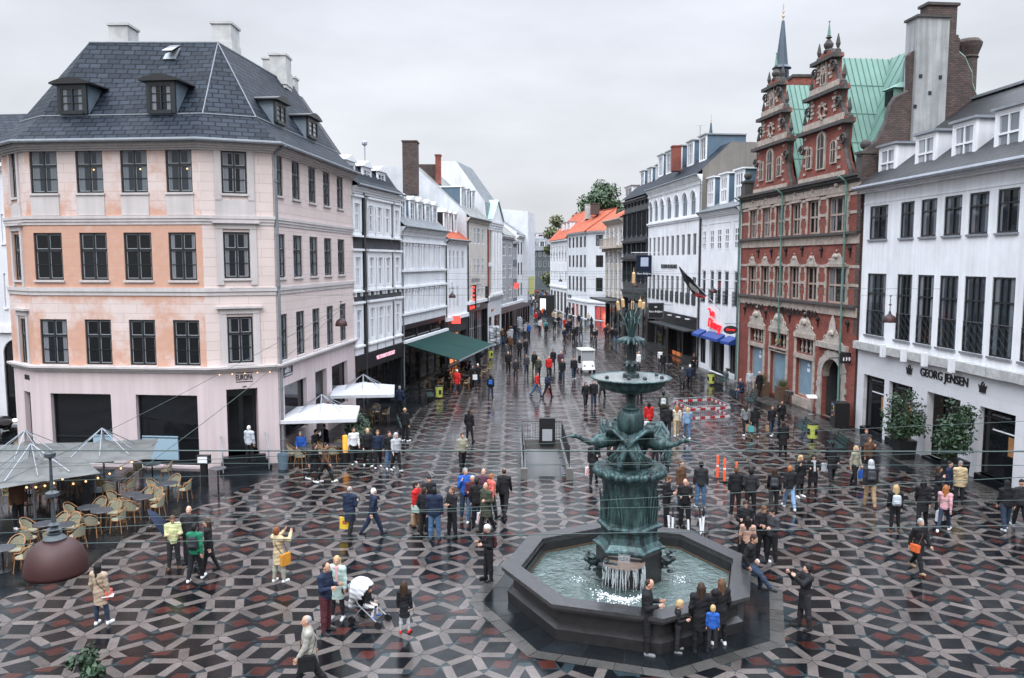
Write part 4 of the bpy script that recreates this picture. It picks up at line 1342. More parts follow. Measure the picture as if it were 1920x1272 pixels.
windows(SN,F,arcs,M_black,glass='shop',mull=(),trans=(.7,),name='arch_window')
for r in arcs:
 mb=MB();c_=(r[0]+r[1])/2;w2=(r[1]-r[0])/2
 A1=[F.P(c_+w2*math.cos(PI*k/10),r[3]-w2+w2*math.sin(PI*k/10),.0)for k in range(11)]
 for k in range(10):
  top0,top1=F.P(c_+w2*math.cos(PI*k/10),r[3],0),F.P(c_+w2*math.cos(PI*(k+1)/10),r[3],0)
  mb.hexa([A1[k],A1[k+1],A1[k+1]-F.n.to_3d()*.2,A1[k]-F.n.to_3d()*.2,top0,top1,top1-F.n.to_3d()*.2,top0-F.n.to_3d()*.2])
 mb.build('arch',W_cool,SN,world=True)
band(SN,F,5.4,5.8,.2,W_white,name='ledge');band(SN,F,14.6,15,.4,W_white,steps=2);roof(SN,F,[(.4,15),(-4,18.5),(-9,15)],R_slate,end=W_cool)
#right street front
def rp(Y):return Vector((16.85-.1*(Y-71.6),Y))
GJ=thing('white_shop_house','long white shop house with black window strips and four white dormers, nearest on the right','building',(19.65,44.9,0))
F=Fac((19.65,44.9),(21.25,20.5))
FGJ=F
zE=13.45
zL0,zL1=F.uz(1605,652)[1],F.uz(1605,638)[1]
S=3.5333
def q1(x,y):return 1380+x/S,340+y/S
r1=F.row([(*q1(890,168),*q1(1000,380)),(*q1(1095,145),*q1(1173,372)),(*q1(1230,125),*q1(1322,365)),(*q1(1385,105),*q1(1487,357)),(*q1(1550,80),*q1(1665,348)),(*q1(1740,52),*q1(1868,335))])
r2=F.row([(*q1(873,612),*q1(978,1038)),(*q1(1070,618),*q1(1148,1068)),(*q1(1206,620),*q1(1290,1090)),(*q1(1352,625),*q1(1449,1115)),(*q1(1518,628),*q1(1628,1148)),(*q1(1702,632),*q1(1822,1175))])
st=r1[-1][0]-r1[-2][0]
for k in range(1,3):
 r1.append((r1[5][0]+st*k,r1[5][1]+st*k,r1[0][2],r1[0][3]));r2.append((r2[5][0]+st*k,r2[5][1]+st*k,r2[0][2],r2[0][3]))
def q2(x,y):return 1380+x/S,660+y/S
sh=[]
for(a,b2,c,d)in((848,168,968,540),(1015,208,1153,572),(1270,222,1468,690),(1618,372,1828,850)):
 r=F.rect(*q2(a,b2),*q2(c,d));sh.append(r)
zt=sum(F.uz(*q2(x,y))[1]for x,y in((848,162),(1015,206),(1270,218),(1618,368)))/4
sh=[(r[0],r[1],.3 if i!=2 else.1,zt)for i,r in enumerate(sh)]
w4=sh[3][1]-sh[3][0]
sh.append((sh[3][1]+.8,sh[3][1]+.8+w4,.3,zt));sh.append((sh[4][1]+.8,sh[4][1]+.8+w4,.3,zt))
W_ash=brickmat('white_ashlar',(.62,.62,.64),(.59,.59,.61),(.5,.5,.51),1.5,.62,.01,.7,.08,.006)
wall(GJ,F,zE,r1+r2,W_white,z0=zL1,depth=.18)
wall(GJ,F,zL0,sh,W_ash,depth=.35)
windows(GJ,F,r1,F_black,glass='mid',bw=.08,mull=(.5,),trans=(.68,),depth=.12,sill=M_zinc)
windows(GJ,F,r2,F_black,glass='mid',bw=.08,mull=(.36,.64),trans=(.68,),depth=.12,mw=.07,sill=M_zinc)
for r in r2:
 mb=MB();zt_=r[2]+1.35
 n_=3;w_=(r[1]-r[0])/n_
 for k in range(n_+1):mb.tube([F.P(r[0]+.03+k*(r[1]-r[0]-.06)/n_,r[2]+.02,-.02),F.P(r[0]+.03+k*(r[1]-r[0]-.06)/n_,zt_,-.02)],.012,4)
 for k in range(n_):
  for j in range(3):
   a0,a1=r[0]+k*w_+.02,r[0]+(k+1)*w_-.02;z0=r[2]+.05+j*.42
   mb.tube([F.P(a0,z0,-.02),F.P(a1,z0+.42,-.02)],.009,4);mb.tube([F.P(a1,z0,-.02),F.P(a0,z0+.42,-.02)],.009,4)
 mb.tube([F.P(r[0],zt_,-.02),F.P(r[1],zt_,-.02)],.022,5)
 mb.build('balcony_grille',M_black,GJ,world=True)
mb=MB();k=0;u=-.1
rnd=random.Random(3)
while u<F.L:
 l=.75+rnd.random()*.5
 fbox(mb,F,u,min(u+l-.012,F.L),zL0+rnd.random()*.02,zL1,-.1,.28+rnd.random()*.015);u+=l
mb.build('stone_ledge',mat('pale_ledge_stone',(.4,.4,.39),.85,noise=(3,.35)),GJ,world=True)
for x,y in((1022,1108),(1162,1134),(1303,1156),(1485,1197)):
 u,z=F.uz(*q1(x,y));mb=MB();fbox(mb,F,u-.12,u+.12,zL0-.1,zL1+.12,.29,.5);mb.build('ledge_floodlight',F_white,GJ,world=True)
band(GJ,F,zE-.22,zE,.5,W_white,u0=-.2,u1=F.L,steps=2);gutter(GJ,F,zE+.05,.6,M_zinc,u0=-.2,r=.12)
band(GJ,F,12.62,12.68,.03,W_white,u0=0,u1=F.L,name='string_course')
M_case=mat('lit_display',(.14,.075,.04),.4,emit=(1,.5,.2),estr=.1,noise=(2.5,.8))
for i,r in enumerate(sh):
 if i==2:
  window(GJ,F,r,M_black,glass='shop',mull=(.5,),trans=(),bw=.08,depth=.9,name='door')
 else:
  w=window(GJ,F,r,M_black,glass='shop',mull=(),trans=(.86,),bw=.05,depth=.28,name='shop_window')
  mb=MB();uw=r[1]-r[0]
  fbox(mb,F,r[1]-uw*.3,r[1]-uw*.1,r[2]+1.1,r[2]+1.9,-.245,-.238)
  mb.build('lit_showcase',M_case,w,world=True)
  mb=MB();fbox(mb,F,r[1]-uw*.75,r[1]-uw*.1,r[2]+2.0,r[2]+2.06,-.236,-.23)
  mb.build('window_lettering',F_white,w,world=True)
  lettering(w,F,'GEORG JENSEN',(r[0]+uw*.25,r[1]-uw*.25,r[3]-.33,r[3]-.22),-.2,M_zinc)
 mb=MB();fbox(mb,F,r[0],r[1],.01,.3 if i!=2 else.1,-.3,.12);mb.build('threshold',M_slate,GJ,world=True)
a=F.uz(1727,692);b2=F.uz(1816,722)
zm=(F.uz(1727,703)[1]+F.uz(1816,716)[1])/2
lettering(GJ,F,'GEORG JENSEN',(a[0],b2[0],zm-.26,zm+.26),.03,M_black,bold=.012)
for px,py in((1706,690),(1844,721)):
 u,z=F.uz(px,py)
 mb=MB()
 pts=[(-.2,-.22),(.2,-.22),(.2,-.12),(.28,.12),(.14,.02),(.1,.2),(0,.04),(-.1,.2),(-.14,.02),(-.28,.12),(-.2,-.12)]
 mb.extrude([F.P(u+p[0],zm+p[1],.02)for p in pts],F.n.to_3d()*.03)
 mb.ico(F.P(u,zm+.22,.035),.05,sub=1);mb.build('crown_emblem',M_black,GJ,world=True)
rdg=F.oz(4,1745,206)
slopeg=(rdg[1]-zE)/(.5-rdg[0])
rp0=F.uz(1745,207,-6.0)
zR=F.uz(1850,176,-6.0)[1]-.1
roof(GJ,F,[(.55,zE+.1),(-6,zR),(-11,zR-.6),(-14,zE)],R_dark,u0=-.15,end=B_dark)
mb=MB();fbox(mb,F,-.1,F.L,zR,zR+.14,-6.2,-5.8);mb.build('ridge_capping',M_zinc,GJ,world=True)
sl=(zR-zE-.1)/6.55
for(x0,y0,x1,y1)in((942,985,1060,1205),(1195,905,1312,1150),(1440,825,1575,1115),(1722,740,1885,1060)):
 of=-.6
 r=F.rect(1380+x0/S,y0/S,1380+x1/S,y1/S,o=of)
 c_=(r[0]+r[1])/2
 dormer(GJ,F,(c_-.85,c_+.85,max(r[2],zE+.5),r[3]),of,-4.2,W_cool,M_zinc,F_white,style='flat',glass='pale',wkw=dict(trans=(.5,),munt=(),mw=.09,bw=.09),over=.16)
RC=thing('brick_gabled_house','red brick and sandstone house with two ornate scrolled gables and a green copper roof','building',(17.9,61.9,0))
F=Fac((17.85,62.3),(19.6,45.1))
FRC=F
M_sand=mat('sooty_sandstone',(.36,.3,.255),.85,noise=(3,.45),bump=(10,.3))
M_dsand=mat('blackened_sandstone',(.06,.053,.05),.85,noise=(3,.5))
M_patina=mat('verdigris_pipe',(.1,.2,.17),.55,noise=(3,.4))
zE=F.uz(1500,347)[1]
S5=5.53
def qa(x,y):return 1370+x/S5,330+y/S5
rA=F.row([(*qa(207,360),*qa(270,645)),(*qa(338,345),*qa(407,635)),(*qa(478,318),*qa(550,625)),(*qa(635,295),*qa(718,615)),(*qa(810,262),*qa(905,600)),(*qa(1022,215),*qa(1203,580))])
rB=F.row([(*qa(192,935),*qa(258,1238)),(*qa(322,933),*qa(392,1250)),(*qa(465,933),*qa(538,1265)),(*qa(620,935),*qa(703,1285)),(*qa(790,940),*qa(888,1302)),(*qa(1003,945),*qa(1193,1330))])
S4=4.892
def qb(x,y):return 1370+x/S4,540+y/S4
g1=F.rect(*qb(180,515),*qb(293,800));g2=F.rect(*qb(368,580),*qb(500,930));g3=F.rect(*qb(603,630),*qb(745,985));ar=F.rect(*qb(845,632),*qb(1010,1140))
zg=(g1[3]+g2[3]+g3[3])/3
gw=[(g1[0],g1[1],.7,zg),(g2[0],g2[1],.15,zg),(g3[0],g3[1],.7,zg)]
arr=(ar[0],ar[1],.01,ar[3])
tr=[(g[0],g[1],zg+.38,zg+1.25)for g in gw]
wall(RC,F,zE,rA+rB+gw+tr+[arr],B_red,depth=.3)
def stone_window(r,n,name='window',glass='dark'):
 w=window(RC,F,r,F_stone,glass=glass,bw=.11,mull=[(k+1)/n for k in range(n-1)],trans=(.5,),depth=.2,mw=.12)
 mb=MB()
 for s_ in(0,1):
  for k in range(5):
   h=(r[3]-r[2])/5;ww=.26 if k%2==0 else.15
   u=(r[0]-ww,r[0]-.002)if s_==0 else(r[1]+.002,r[1]+ww)
   fbox(mb,F,u[0],u[1],r[2]+k*h+.004,r[2]+(k+1)*h-.004,-.02,.05+.004*(k%2))
 fbox(mb,F,r[0]-.2,r[1]+.2,r[3]+.004,r[3]+.16,0,.12)
 mb.build('stone_surround',M_sand,w,world=True)
 return w
def ornament(u,z,w,h,m=None,seed=0,name='carved_crest'):
 """a carved scrollwork crest over a window: shell, volutes, ball"""
 mb=MB()
 pts=[]
 n=14
 for k in range(n+1):
  t=k/n
  x=(t-.5)*w
  y=h*(math.sin(PI*t)**1.4)*(.72+.28*abs(math.cos(PI*3*t)))
  pts.append(F.P(u+x,z+max(y,.05),.03))
 pts=[F.P(u-w/2,z,.03)]+pts+[F.P(u+w/2,z,.03)]
 mb.extrude(pts[::-1],F.n.to_3d()*.05)
 for s_ in(-1,1):
  for q,rr in((.34,.15),(.18,.13)):
   c_=F.P(u+s_*w*q,z+h*(.3 if q>.3 else.55),.1)
   mb.tube([c_+(F.t.to_3d()*math.cos(a)+Vector((0,0,1))*math.sin(a))*rr*h*(1-a/9)for a in[k*.6 for k in range(9)]],.025*h+.008,5)
 mb.ico(F.P(u,z+h*.62,.1),(.1*w,.1*w,.2*h),sub=1)
 mb.ico(F.P(u,z+h*1.05,.06),.07*h+.02,sub=1)
 return mb.build(name,m or M_sand,RC,world=True)
for i,r in enumerate(rA):
 stone_window(r,3 if i==5 else 2,glass='curt');ornament((r[0]+r[1])/2,r[3]+.17,(r[1]-r[0])*(.85 if i<5 else.95),.7 if i<5 else.8)
for i,r in enumerate(rB):
 stone_window(r,3 if i==5 else 2);ornament((r[0]+r[1])/2,r[3]+.17,(r[1]-r[0])*(.9 if i<5 else.95),.62 if i<5 else.75,m=mat('pale_carved_stone',(.42,.37,.32),.85,noise=(4,.3))if i==0 else bpy.data.materials['pale_carved_stone'])
zA=rA[0][2];zBs=rB[0][2]
for(z,h)in((zA,.42),(zBs,.42)):
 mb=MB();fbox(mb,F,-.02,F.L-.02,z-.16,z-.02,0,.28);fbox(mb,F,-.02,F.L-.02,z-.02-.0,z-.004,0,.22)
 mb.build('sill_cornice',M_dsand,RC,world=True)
 mb=MB();fbox(mb,F,-.02,F.L-.02,z-.16-h-.12,z-.165,0,.09);mb.build('stone_band',M_sand,RC,world=True)
 for zz in(z+.55*(rA[0][3]-rA[0][2]),z+.02+(rA[0][3]-rA[0][2])):
  pass
mb=MB()
for rs in(rA,rB):
 zz=rs[0][2]+(rs[0][3]-rs[0][2])*.48
 edges=[0]+[x for r in rs for x in(r[0]-.27,r[1]+.27)]+[F.L]
 for k in range(0,len(edges),2):
  for z2 in(zz,rs[0][3]-.05):
   fbox(mb,F,edges[k]+.003,edges[k+1]-.003,z2,z2+.17,0,.045)
mb.build('stone_band',M_sand,RC,world=True)
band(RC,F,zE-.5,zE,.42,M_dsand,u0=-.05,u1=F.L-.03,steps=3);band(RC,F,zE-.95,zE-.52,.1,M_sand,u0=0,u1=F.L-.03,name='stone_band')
def anchor(px,py,s=1.0):
 u,z=F.uz(px,py);mb=MB()
 mb.tube([F.P(u,z-.38*s,.06),F.P(u,z+.1,.08),F.P(u,z+.3*s,.06)],[.03,.06,.04],6)
 mb.ico(F.P(u,z+.18*s,.1),(.13*s,.13*s,.16*s),sub=1)
 mb.build('iron_wall_anchor',M_black,RC,world=True)
for x,y in((305,245),(443,220),(770,165),(967,125),(295,800),(430,800),(582,790),(750,780),(950,790),(1248,780)):anchor(*qa(x,y))
for x,y in((330,240),(548,275),(808,310),(1083,350),(137,205)):anchor(*qb(x,y))
M_bluewin=mat('pale_blue_shop_window',(.2,.3,.37),.15,noise=(1.2,.2))
for i,r in enumerate(gw):
 w=window(RC,F,r,F_stone,glass=M_bluewin,bw=.1,mull=(),trans=(),depth=.28,name='shop_window' if i!=1 else 'door')
 mb=MB()
 fbox(mb,F,r[0]-.28,r[0]-.004,r[2]-.3,r[3]+.0,0,.06);fbox(mb,F,r[1]+.004,r[1]+.28,r[2]-.3,r[3],0,.06)
 fbox(mb,F,r[0]-.28,r[1]+.28,r[3]+.004,r[3]+.3,0,.09);fbox(mb,F,r[0]-.28,r[1]+.28,r[3]+1.35,r[3]+1.62,0,.14)
 fbox(mb,F,r[0]-.28,r[0]-.004,r[3]+.31,r[3]+1.34,0,.05);fbox(mb,F,r[1]+.004,r[1]+.28,r[3]+.31,r[3]+1.34,0,.05)
 if i!=1:fbox(mb,F,r[0]-.25,r[1]+.25,.02,.68,0,.1)
 mb.build('stone_surround',M_sand,w,world=True)
 mb=MB()
 for k in range(3):
  u=r[0]+(r[1]-r[0])*(k+1)/4
  mb.lathe([(.05,0),(.09,.05),(.05,.12),(.11,.32),(.05,.55),(.06,.62),(.04,.72),(.09,.8),(.09,.86)],8,c=F.P(u,zg+.385,-.12))
 mb.build('baluster',M_sand,w,world=True)
 m2=MB();fbox(m2,F,r[0],r[1],zg+.38,zg+1.25,-.29,-.26);m2.build('pane',G_shop,w,world=True)
 if i!=1:
  mb=MB();u=r[0]+(r[1]-r[0])*.55;fbox(mb,F,u-.2,u+.2,zg-.85,zg-.62,-.245,-.24)
  pts=[(-.13,-.5),(.13,-.5),(.16,-.3),(.08,-.38),(0,-.22),(-.08,-.38),(-.16,-.3)]
  mb.extrude([F.P(u+p[0],zg+p[1],-.245)for p in pts],F.n.to_3d()*.006)
  mb.build('window_emblem',F_white,w,world=True)
 ornament((r[0]+r[1])/2,zg+1.63,(r[1]-r[0])*1.25,1.25,m=bpy.data.materials['pale_carved_stone'])
u=(gw[1][0]+gw[1][1])/2
M_gold=mat('gilded_metal',(.6,.38,.15),.4,metal=.7)
mb=MB();mb.lathe([(.16,0),(.2,.1),(.24,.28),(.1,.36),(.02,.4)],10,c=F.P(u,zg+.55,.0));mb.build('crown_emblem',M_gold,RC,world=True)
lettering(RC,F,'ROYAL COPENHAGEN',(gw[1][0]-.1,gw[1][1]+.1,zg+.1,zg+.22),.1,M_black)
a=F.uz(*qb(150,160));b2=F.uz(*qb(800,240));zm=(F.uz(*qb(150,160))[1]+F.uz(*qb(790,240))[1])/2
lettering(RC,F,'ROYAL COPENHAGEN',(a[0],b2[0],zm-.22,zm+.22),.12,M_black,bold=.03,spacing=1.35)
mb=MB();c_=(arr[0]+arr[1])/2;w2=(arr[1]-arr[0])/2;zsp=arr[3]-w2
N3=F.n.to_3d()
A1=[F.P(c_+w2*math.cos(PI*k/12),zsp+w2*math.sin(PI*k/12),-.05)for k in range(13)]
for k in range(12):
 t0,t1=F.P(c_+w2*math.cos(PI*k/12),arr[3],-.05),F.P(c_+w2*math.cos(PI*(k+1)/12),arr[3],-.05)
 mb.hexa([A1[k],A1[k+1],A1[k+1]-N3*.4,A1[k]-N3*.4,t0,t1,t1-N3*.4,t0-N3*.4])
mb.build('arch',M_sand,RC,world=True)
mb=MB()
for k in range(9):
 a0,a1=PI*k/9,PI*(k+1)/9-.02
 ri,ro=w2+.01,w2+.5+.08*(k%2)
 q=[F.P(c_+ri*math.cos(a0),zsp+ri*math.sin(a0),.0),F.P(c_+ro*math.cos(a0),zsp+ro*math.sin(a0),0),F.P(c_+ro*math.cos(a1),zsp+ro*math.sin(a1),0),F.P(c_+ri*math.cos(a1),zsp+ri*math.sin(a1),0)]
 mb.extrude(q,N3*.09)
for s_ in(-1,1):
 for k in range(7):
  h=zsp/7;ww=.55 if k%2 else.42
  u0=c_+s_*(w2+.004);fbox(mb,F,u0,u0+s_*ww,k*h+.004,(k+1)*h-.004,0,.1)
fbox(mb,F,c_-w2-.6,c_+w2+.6,arr[3]+.62,arr[3]+.95,0,.2)
mb.build('arch_surround',mat('pale_arch_stone',(.36,.32,.29),.85,noise=(3,.4)),RC,world=True)
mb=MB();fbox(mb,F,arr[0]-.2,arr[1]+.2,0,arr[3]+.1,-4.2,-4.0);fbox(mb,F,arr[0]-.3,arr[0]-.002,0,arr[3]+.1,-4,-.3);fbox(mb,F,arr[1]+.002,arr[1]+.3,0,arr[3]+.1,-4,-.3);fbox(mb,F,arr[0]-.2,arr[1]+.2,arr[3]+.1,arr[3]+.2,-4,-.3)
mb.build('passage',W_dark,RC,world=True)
ornament(c_,arr[3]+.96,2.6,1.0,m=bpy.data.materials['pale_carved_stone'])
mb=MB();z_=arr[3]+1.7
pts=[(0,.95),(.28,.5),(.36,.1),(.2,-.2),(-.2,-.2),(-.36,.1),(-.28,.5)]
mb.extrude([F.P(c_+p[0],z_+p[1],.05)for p in pts],N3*.08);mb.build('carved_crest',bpy.data.materials['pale_carved_stone'],RC,world=True)
for u,zb,off in((.06,.3,.12),(F.uz(*qa(560,600))[0],zg+.6,.16),(F.uz(*qa(1222,600))[0],.3,.16)):
 pipe(RC,F,u,zb,zE-.1,M_patina,o=off+.08,r=.065,top=.5)
def gable(pxc,pyc,halfw,zt1,zt2,zt3,ztop):
 uc=F.uz(pxc,pyc)[0]
 G_=[]
 z0=zE
 prof=[(halfw,z0),(halfw*.98,z0+.3),(halfw*.86,z0+.9),(halfw*.78,z0+1.6),(halfw*.82,zt1),(halfw*.92,zt1+.05),(halfw*.92,zt1+.3),(halfw*.76,zt1+.45),(halfw*.62,zt1+.9),(halfw*.56,zt1+1.3),(halfw*.6,zt2),(halfw*.68,zt2+.04),(halfw*.66,zt2+.3),(halfw*.48,zt2+.5),(halfw*.38,zt2+1.0),(halfw*.33,zt2+1.5),(halfw*.34,zt3),(halfw*.42,zt3+.04),(halfw*.4,zt3+.28),(halfw*.24,zt3+.36),(halfw*.2,zt3+.5),(halfw*.08,zt3+.6),(0,zt3+.62)]
 pts=[F.P(uc+a,z,-.02)for a,z in prof]+[F.P(uc-a,z,-.02)for a,z in prof[-2::-1]]
 mb=MB();mb.extrude(pts,-N3*.5);gb=mb.build('gable',B_red,RC,world=True)
 r=ROOT[RC]
 uv_planar(gb,lambda v,nn:((v.x+r.x-F.A.x)*F.t.x+(v.y+r.y-F.A.y)*F.t.y+(v.x*F.n.x+v.y*F.n.y),v.z+r.z))
 mb=MB()
 for s_ in(-1,1):
  P=[F.P(uc+s_*a,z+.02,-.2)for a,z in prof]
  mb.tube(P,.16,6)
  for(zz,hw)in((zt1-.9,.8),(zt2-.7,.58),(zt3-.5,.36)):
   c2=F.P(uc+s_*halfw*hw,zz,.06)
   mb.tube([c2+(F.t.to_3d()*math.cos(a)*s_+Vector((0,0,1))*math.sin(a))*.36*(1-a/12)for a in[k*.6 for k in range(14)]],.07,5)
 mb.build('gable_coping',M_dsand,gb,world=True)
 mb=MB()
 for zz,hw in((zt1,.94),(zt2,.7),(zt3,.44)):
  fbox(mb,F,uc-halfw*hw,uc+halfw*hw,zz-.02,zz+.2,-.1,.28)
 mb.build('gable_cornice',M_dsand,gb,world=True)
 for zz,hw,hh in((zt1+.24,.78,.42),(zt2+.22,.56,.42),(z0+.02,.9,.3)):
  mb=MB();fbox(mb,F,uc-halfw*hw,uc+halfw*hw,zz,zz+hh,-.05,.06);mb.build('stone_band',M_sand,gb,world=True)
 mb=MB()
 for z_a,z_b,h0 in((z0+.5,zt1-.3,.72),(zt1+.9,zt2-.2,.5),(zt2+.9,zt3-.2,.3)):
  for k in range(5):
   zz=z_a+(z_b-z_a)*k/4
   for s_ in(-1,1):
    l=.5 if k%2 else.3
    a0=uc+s_*halfw*h0;fbox(mb,F,a0,a0-s_*l,zz,zz+.17,-.03,.035)
 mb.build('stone_quoins',M_sand,gb,world=True)
 def aw(u,z,w,h):
  mb=MB();n=10
  out=[(-w/2,0)]+[(-w/2*math.cos(PI*k/n),h-w/2+w/2*math.sin(PI*k/n))for k in range(n+1)]+[(w/2,0)]
  mb.extrude([F.P(u+p[0]*1.5,z-.1+p[1]*1.12,-.02)for p in out],N3*.1)
  w_=mb.build('arched_window',M_sand,gb,world=True)
  m2=MB();m2.extrude([F.P(u+p[0],z+p[1],.03)for p in out],N3*.055);m2.build('pane',G_dark,w_,world=True)
  m3=MB();fbox(m3,F,u-.03,u+.03,z,z+h,.08,.11);fbox(m3,F,u-w/2,u+w/2,z+h*.55,z+h*.55+.06,.08,.105);m3.build('window_bars',F_stone,w_,world=True)
 aw(uc,z0+.75,.75,2.1);aw(uc-halfw*.48,z0+.95,.5,1.25);aw(uc+halfw*.48,z0+.95,.5,1.25)
 aw(uc,zt2+.75,.5,1.3)
 for zz,sz in((zt1+1.15,.62),(zt3-.5,.34)):
  mb=MB();c2=F.P(uc,zz,.05)
  for k in range(8):
   a=k*PI/4
   mb.ico(c2+(F.t.to_3d()*math.cos(a)+Vector((0,0,1))*math.sin(a))*sz*.75,(.2*sz,.14,.2*sz),sub=1)
  mb.tube([c2+(F.t.to_3d()*math.cos(k*PI/8)+Vector((0,0,1))*math.sin(k*PI/8))*sz*.55 for k in range(17)],.07,5)
  mb.build('cartouche',M_sand,gb,world=True)
 mb=MB()
 mb.lathe([(.26,0),(.3,.12),(.18,.2),(.28,.38),(.3,.5),(.18,.68),(.08,.82),(.2,.9),(.08,1.0)],10,c=F.P(uc,zt3+.55,-.2));fn=mb.build('finial',M_dsand,gb,world=True)
 mb=MB();mb.lathe([(.12,0),(.08,.3),(.02,.8)],8,c=F.P(uc,zt3+1.55,-.2));mb.ico(F.P(uc,zt3+2.4,-.2),.07,sub=1);mb.build('finial_spike',M_patina,fn,world=True)
 for s_ in(-1,1):
  for zz,hw in((zt1+.3,.86),(zt2+.3,.62),(zt3+.25,.36)):
   mb=MB();mb.lathe([(.14,0),(.16,.2),(.07,.3),(.15,.55),(.1,.8),(.02,1.15)],8,c=F.P(uc+s_*halfw*hw,zz,-.2));mb.build('pinnacle',M_dsand,gb,world=True)
 return uc
def gz(px,py):return F.uz(px,py)[1]
def gq(x,y):return 1380+x/S,y/S
t1,t2,t3,tp=gz(*gq(565,868)),gz(*gq(575,640)),gz(*gq(578,418)),gz(*gq(592,330))
a=F.uz(*gq(425,915));b2=F.uz(*gq(730,850));hw2=(b2[0]-a[0])/2/.9
uc2=gable(*gq(572,870),hw2,t1,t2,t3,tp)
t1b,t2b,t3b=gz(*gq(230,968)),gz(*gq(238,775)),gz(*gq(240,590))
uc1=gable(*gq(232,970),hw2*.96,(t1+t1b)/2,(t2+t2b)/2,(t3+t3b)/2,tp)
M_cu=mat('green_copper_roof',(.14,.25,.21),.6,noise=(.7,.25,(1,1,.4)))
def copper(pts_list,seams,name='copper_roof'):
 mb=MB()
 for p in pts_list:mb.poly(p)
 o=mb.build(name,M_cu,RC,world=True)
 m2=MB()
 for s_ in seams:m2.tube(s_,.03,4)
 m2.build('standing_seam',mat('dark_copper_seam',(.07,.16,.13),.6)if 'dark_copper_seam' not in bpy.data.materials else bpy.data.materials['dark_copper_seam'],o,world=True)
orr,zr2=F.oz(uc2,1671,112)
print('RC ridge',orr,zr2,zE,hw2)
def seamed(a,b2,c,d,n):
 a,b2,c,d=map(Vector,(a,b2,c,d))
 return[[a.lerp(b2,k/n)+Vector((0,0,.03)),d.lerp(c,k/n)+Vector((0,0,.03))]for k in range(n+1)]
zeav=zE+.1
back=orr-.5
for uc in(uc1,uc2):
 for s_ in(-1,1):
  q=(F.P(uc+s_*(hw2+.25),zeav,-.5),F.P(uc+s_*(hw2+.25),zeav,back),F.P(uc,zr2,back),F.P(uc,zr2,-.5))
  se=seamed(*q,12)
  for t_ in(.25,.5,.75):se.append([Vector(q[0]).lerp(Vector(q[3]),t_)+Vector((0,0,.02)),Vector(q[1]).lerp(Vector(q[2]),t_)+Vector((0,0,.02))])
  copper([q],se)
q=(F.P(.2,zeav,-.6),F.P(F.L-.25,zeav,-.6),F.P(F.L-.25,zr2+.06,orr),F.P(.2,zr2+.06,orr))
copper([q,(F.P(.2,zr2+.06,orr),F.P(F.L-.25,zr2+.06,orr),F.P(F.L-.25,zeav,2*orr),F.P(.2,zeav,2*orr))],seamed(*q,22))
PF=[(838,1040),(875,990),(950,925),(1005,810),(1030,700),(1060,650),(1150,610),(1150,365),(1165,345),(1385,215),(1475,232),(1475,340),(1520,380),(1545,440),(1565,480),(1570,560),(1600,640),(1640,700)]
PO=[F.oz(F.L,1380+x/S,y/S)for x,y in PF]
mb=MB()
mb.extrude([F.P(F.L-.02,z,o)for o,z in PO]+[F.P(F.L-.02,0,PO[-1][0]),F.P(F.L-.02,0,-.05)],F.P(-.4,0,0)-F.P(0,0,0))
o=mb.build('fire_wall',B_dark,RC,world=True);uv_auto(o)
mb=MB();mb.tube([F.P(F.L-.2,z+.03,o_)for o_,z in PO[10:]],.13,5);mb.build('parapet_coping',M_cu,o,world=True)
mb=MB();mb.tube([F.P(F.L-.2,z+.03,o_)for o_,z in PO[:7]],.13,5);mb.build('parapet_coping',M_dsand,o,world=True)
mb=MB();fbox(mb,F,0,.12,0,zE,orr*2,-.02);o=mb.build('fire_wall',B_dark,RC,world=True);uv_auto(o)
for u in(.25,F.L-.35):
 mb=MB();fbox(mb,F,u-.3,u+.3,zE,zE+1.0,-.6,.1);fbox(mb,F,u-.38,u+.38,zE+1.0,zE+1.15,-.68,.18);mb.ico(F.P(u,zE+1.55,-.25),.3,sub=2)
 mb.build('corner_pinnacle',M_dsand,RC,world=True)
od=-2.2
a=F.uz(*gq(1015,660),o=od)
zz=F.uz(*gq(1015,700),o=od)[1]
mb=MB();fbox(mb,F,a[0]-.5,a[0]+.5,zz-.6,zz+.9,od-2,od);dm=mb.build('dormer',M_cu,RC,world=True)
mb=MB();fbox(mb,F,a[0]-.38,a[0]+.38,zz+.0,zz+.8,od,od+.04);mb.build('pane',G_dark,dm,world=True)
mb=MB();pc=F.P(a[0],zz+2.6,od-.8)
bs=[F.P(a[0]-.65,zz+.9,od+.15),F.P(a[0]+.65,zz+.9,od+.15),F.P(a[0]+.65,zz+.9,od-1.8),F.P(a[0]-.65,zz+.9,od-1.8)]
md=[F.P(a[0]-.2,zz+1.3,od-.6),F.P(a[0]+.2,zz+1.3,od-.6),F.P(a[0]+.2,zz+1.3,od-1.0),F.P(a[0]-.2,zz+1.3,od-1.0)]
for k in range(4):mb.poly([bs[k],bs[(k+1)%4],md[(k+1)%4],md[k]]);mb.poly([md[k],md[(k+1)%4],pc])
mb.build('dormer_roof',M_cu,dm,world=True)
W_chim=plaster('stained_grey_render',(.42,.43,.43),amt=.3,sc=.5,streak=.35)
co0,cz1=F.oz(F.L+.2,1722,32);co1,cz0=F.oz(F.L+.2,1771,238)
mb=MB();fbox(mb,F,F.L-.9,F.L+.2,cz0-4,cz1,co1,co0);ck=mb.build('chimney',W_chim,RC,world=True)
so,sz_=F.oz(F.L,1800,62)
mb=MB();fbox(mb,F,F.L-1.2,F.L+.03,cz0-3,cz1-1.0,so,co1-.004);fbox(mb,F,F.L-.85,F.L-.1,cz1+.14,cz1+.75,so+.15,co0-.75);fbox(mb,F,F.L-.85,F.L-.1,cz1-.99,cz1+.138,so+.15,co1-.01)
o=mb.build('brick_stack',B_dark,ck,world=True);uv_auto(o)
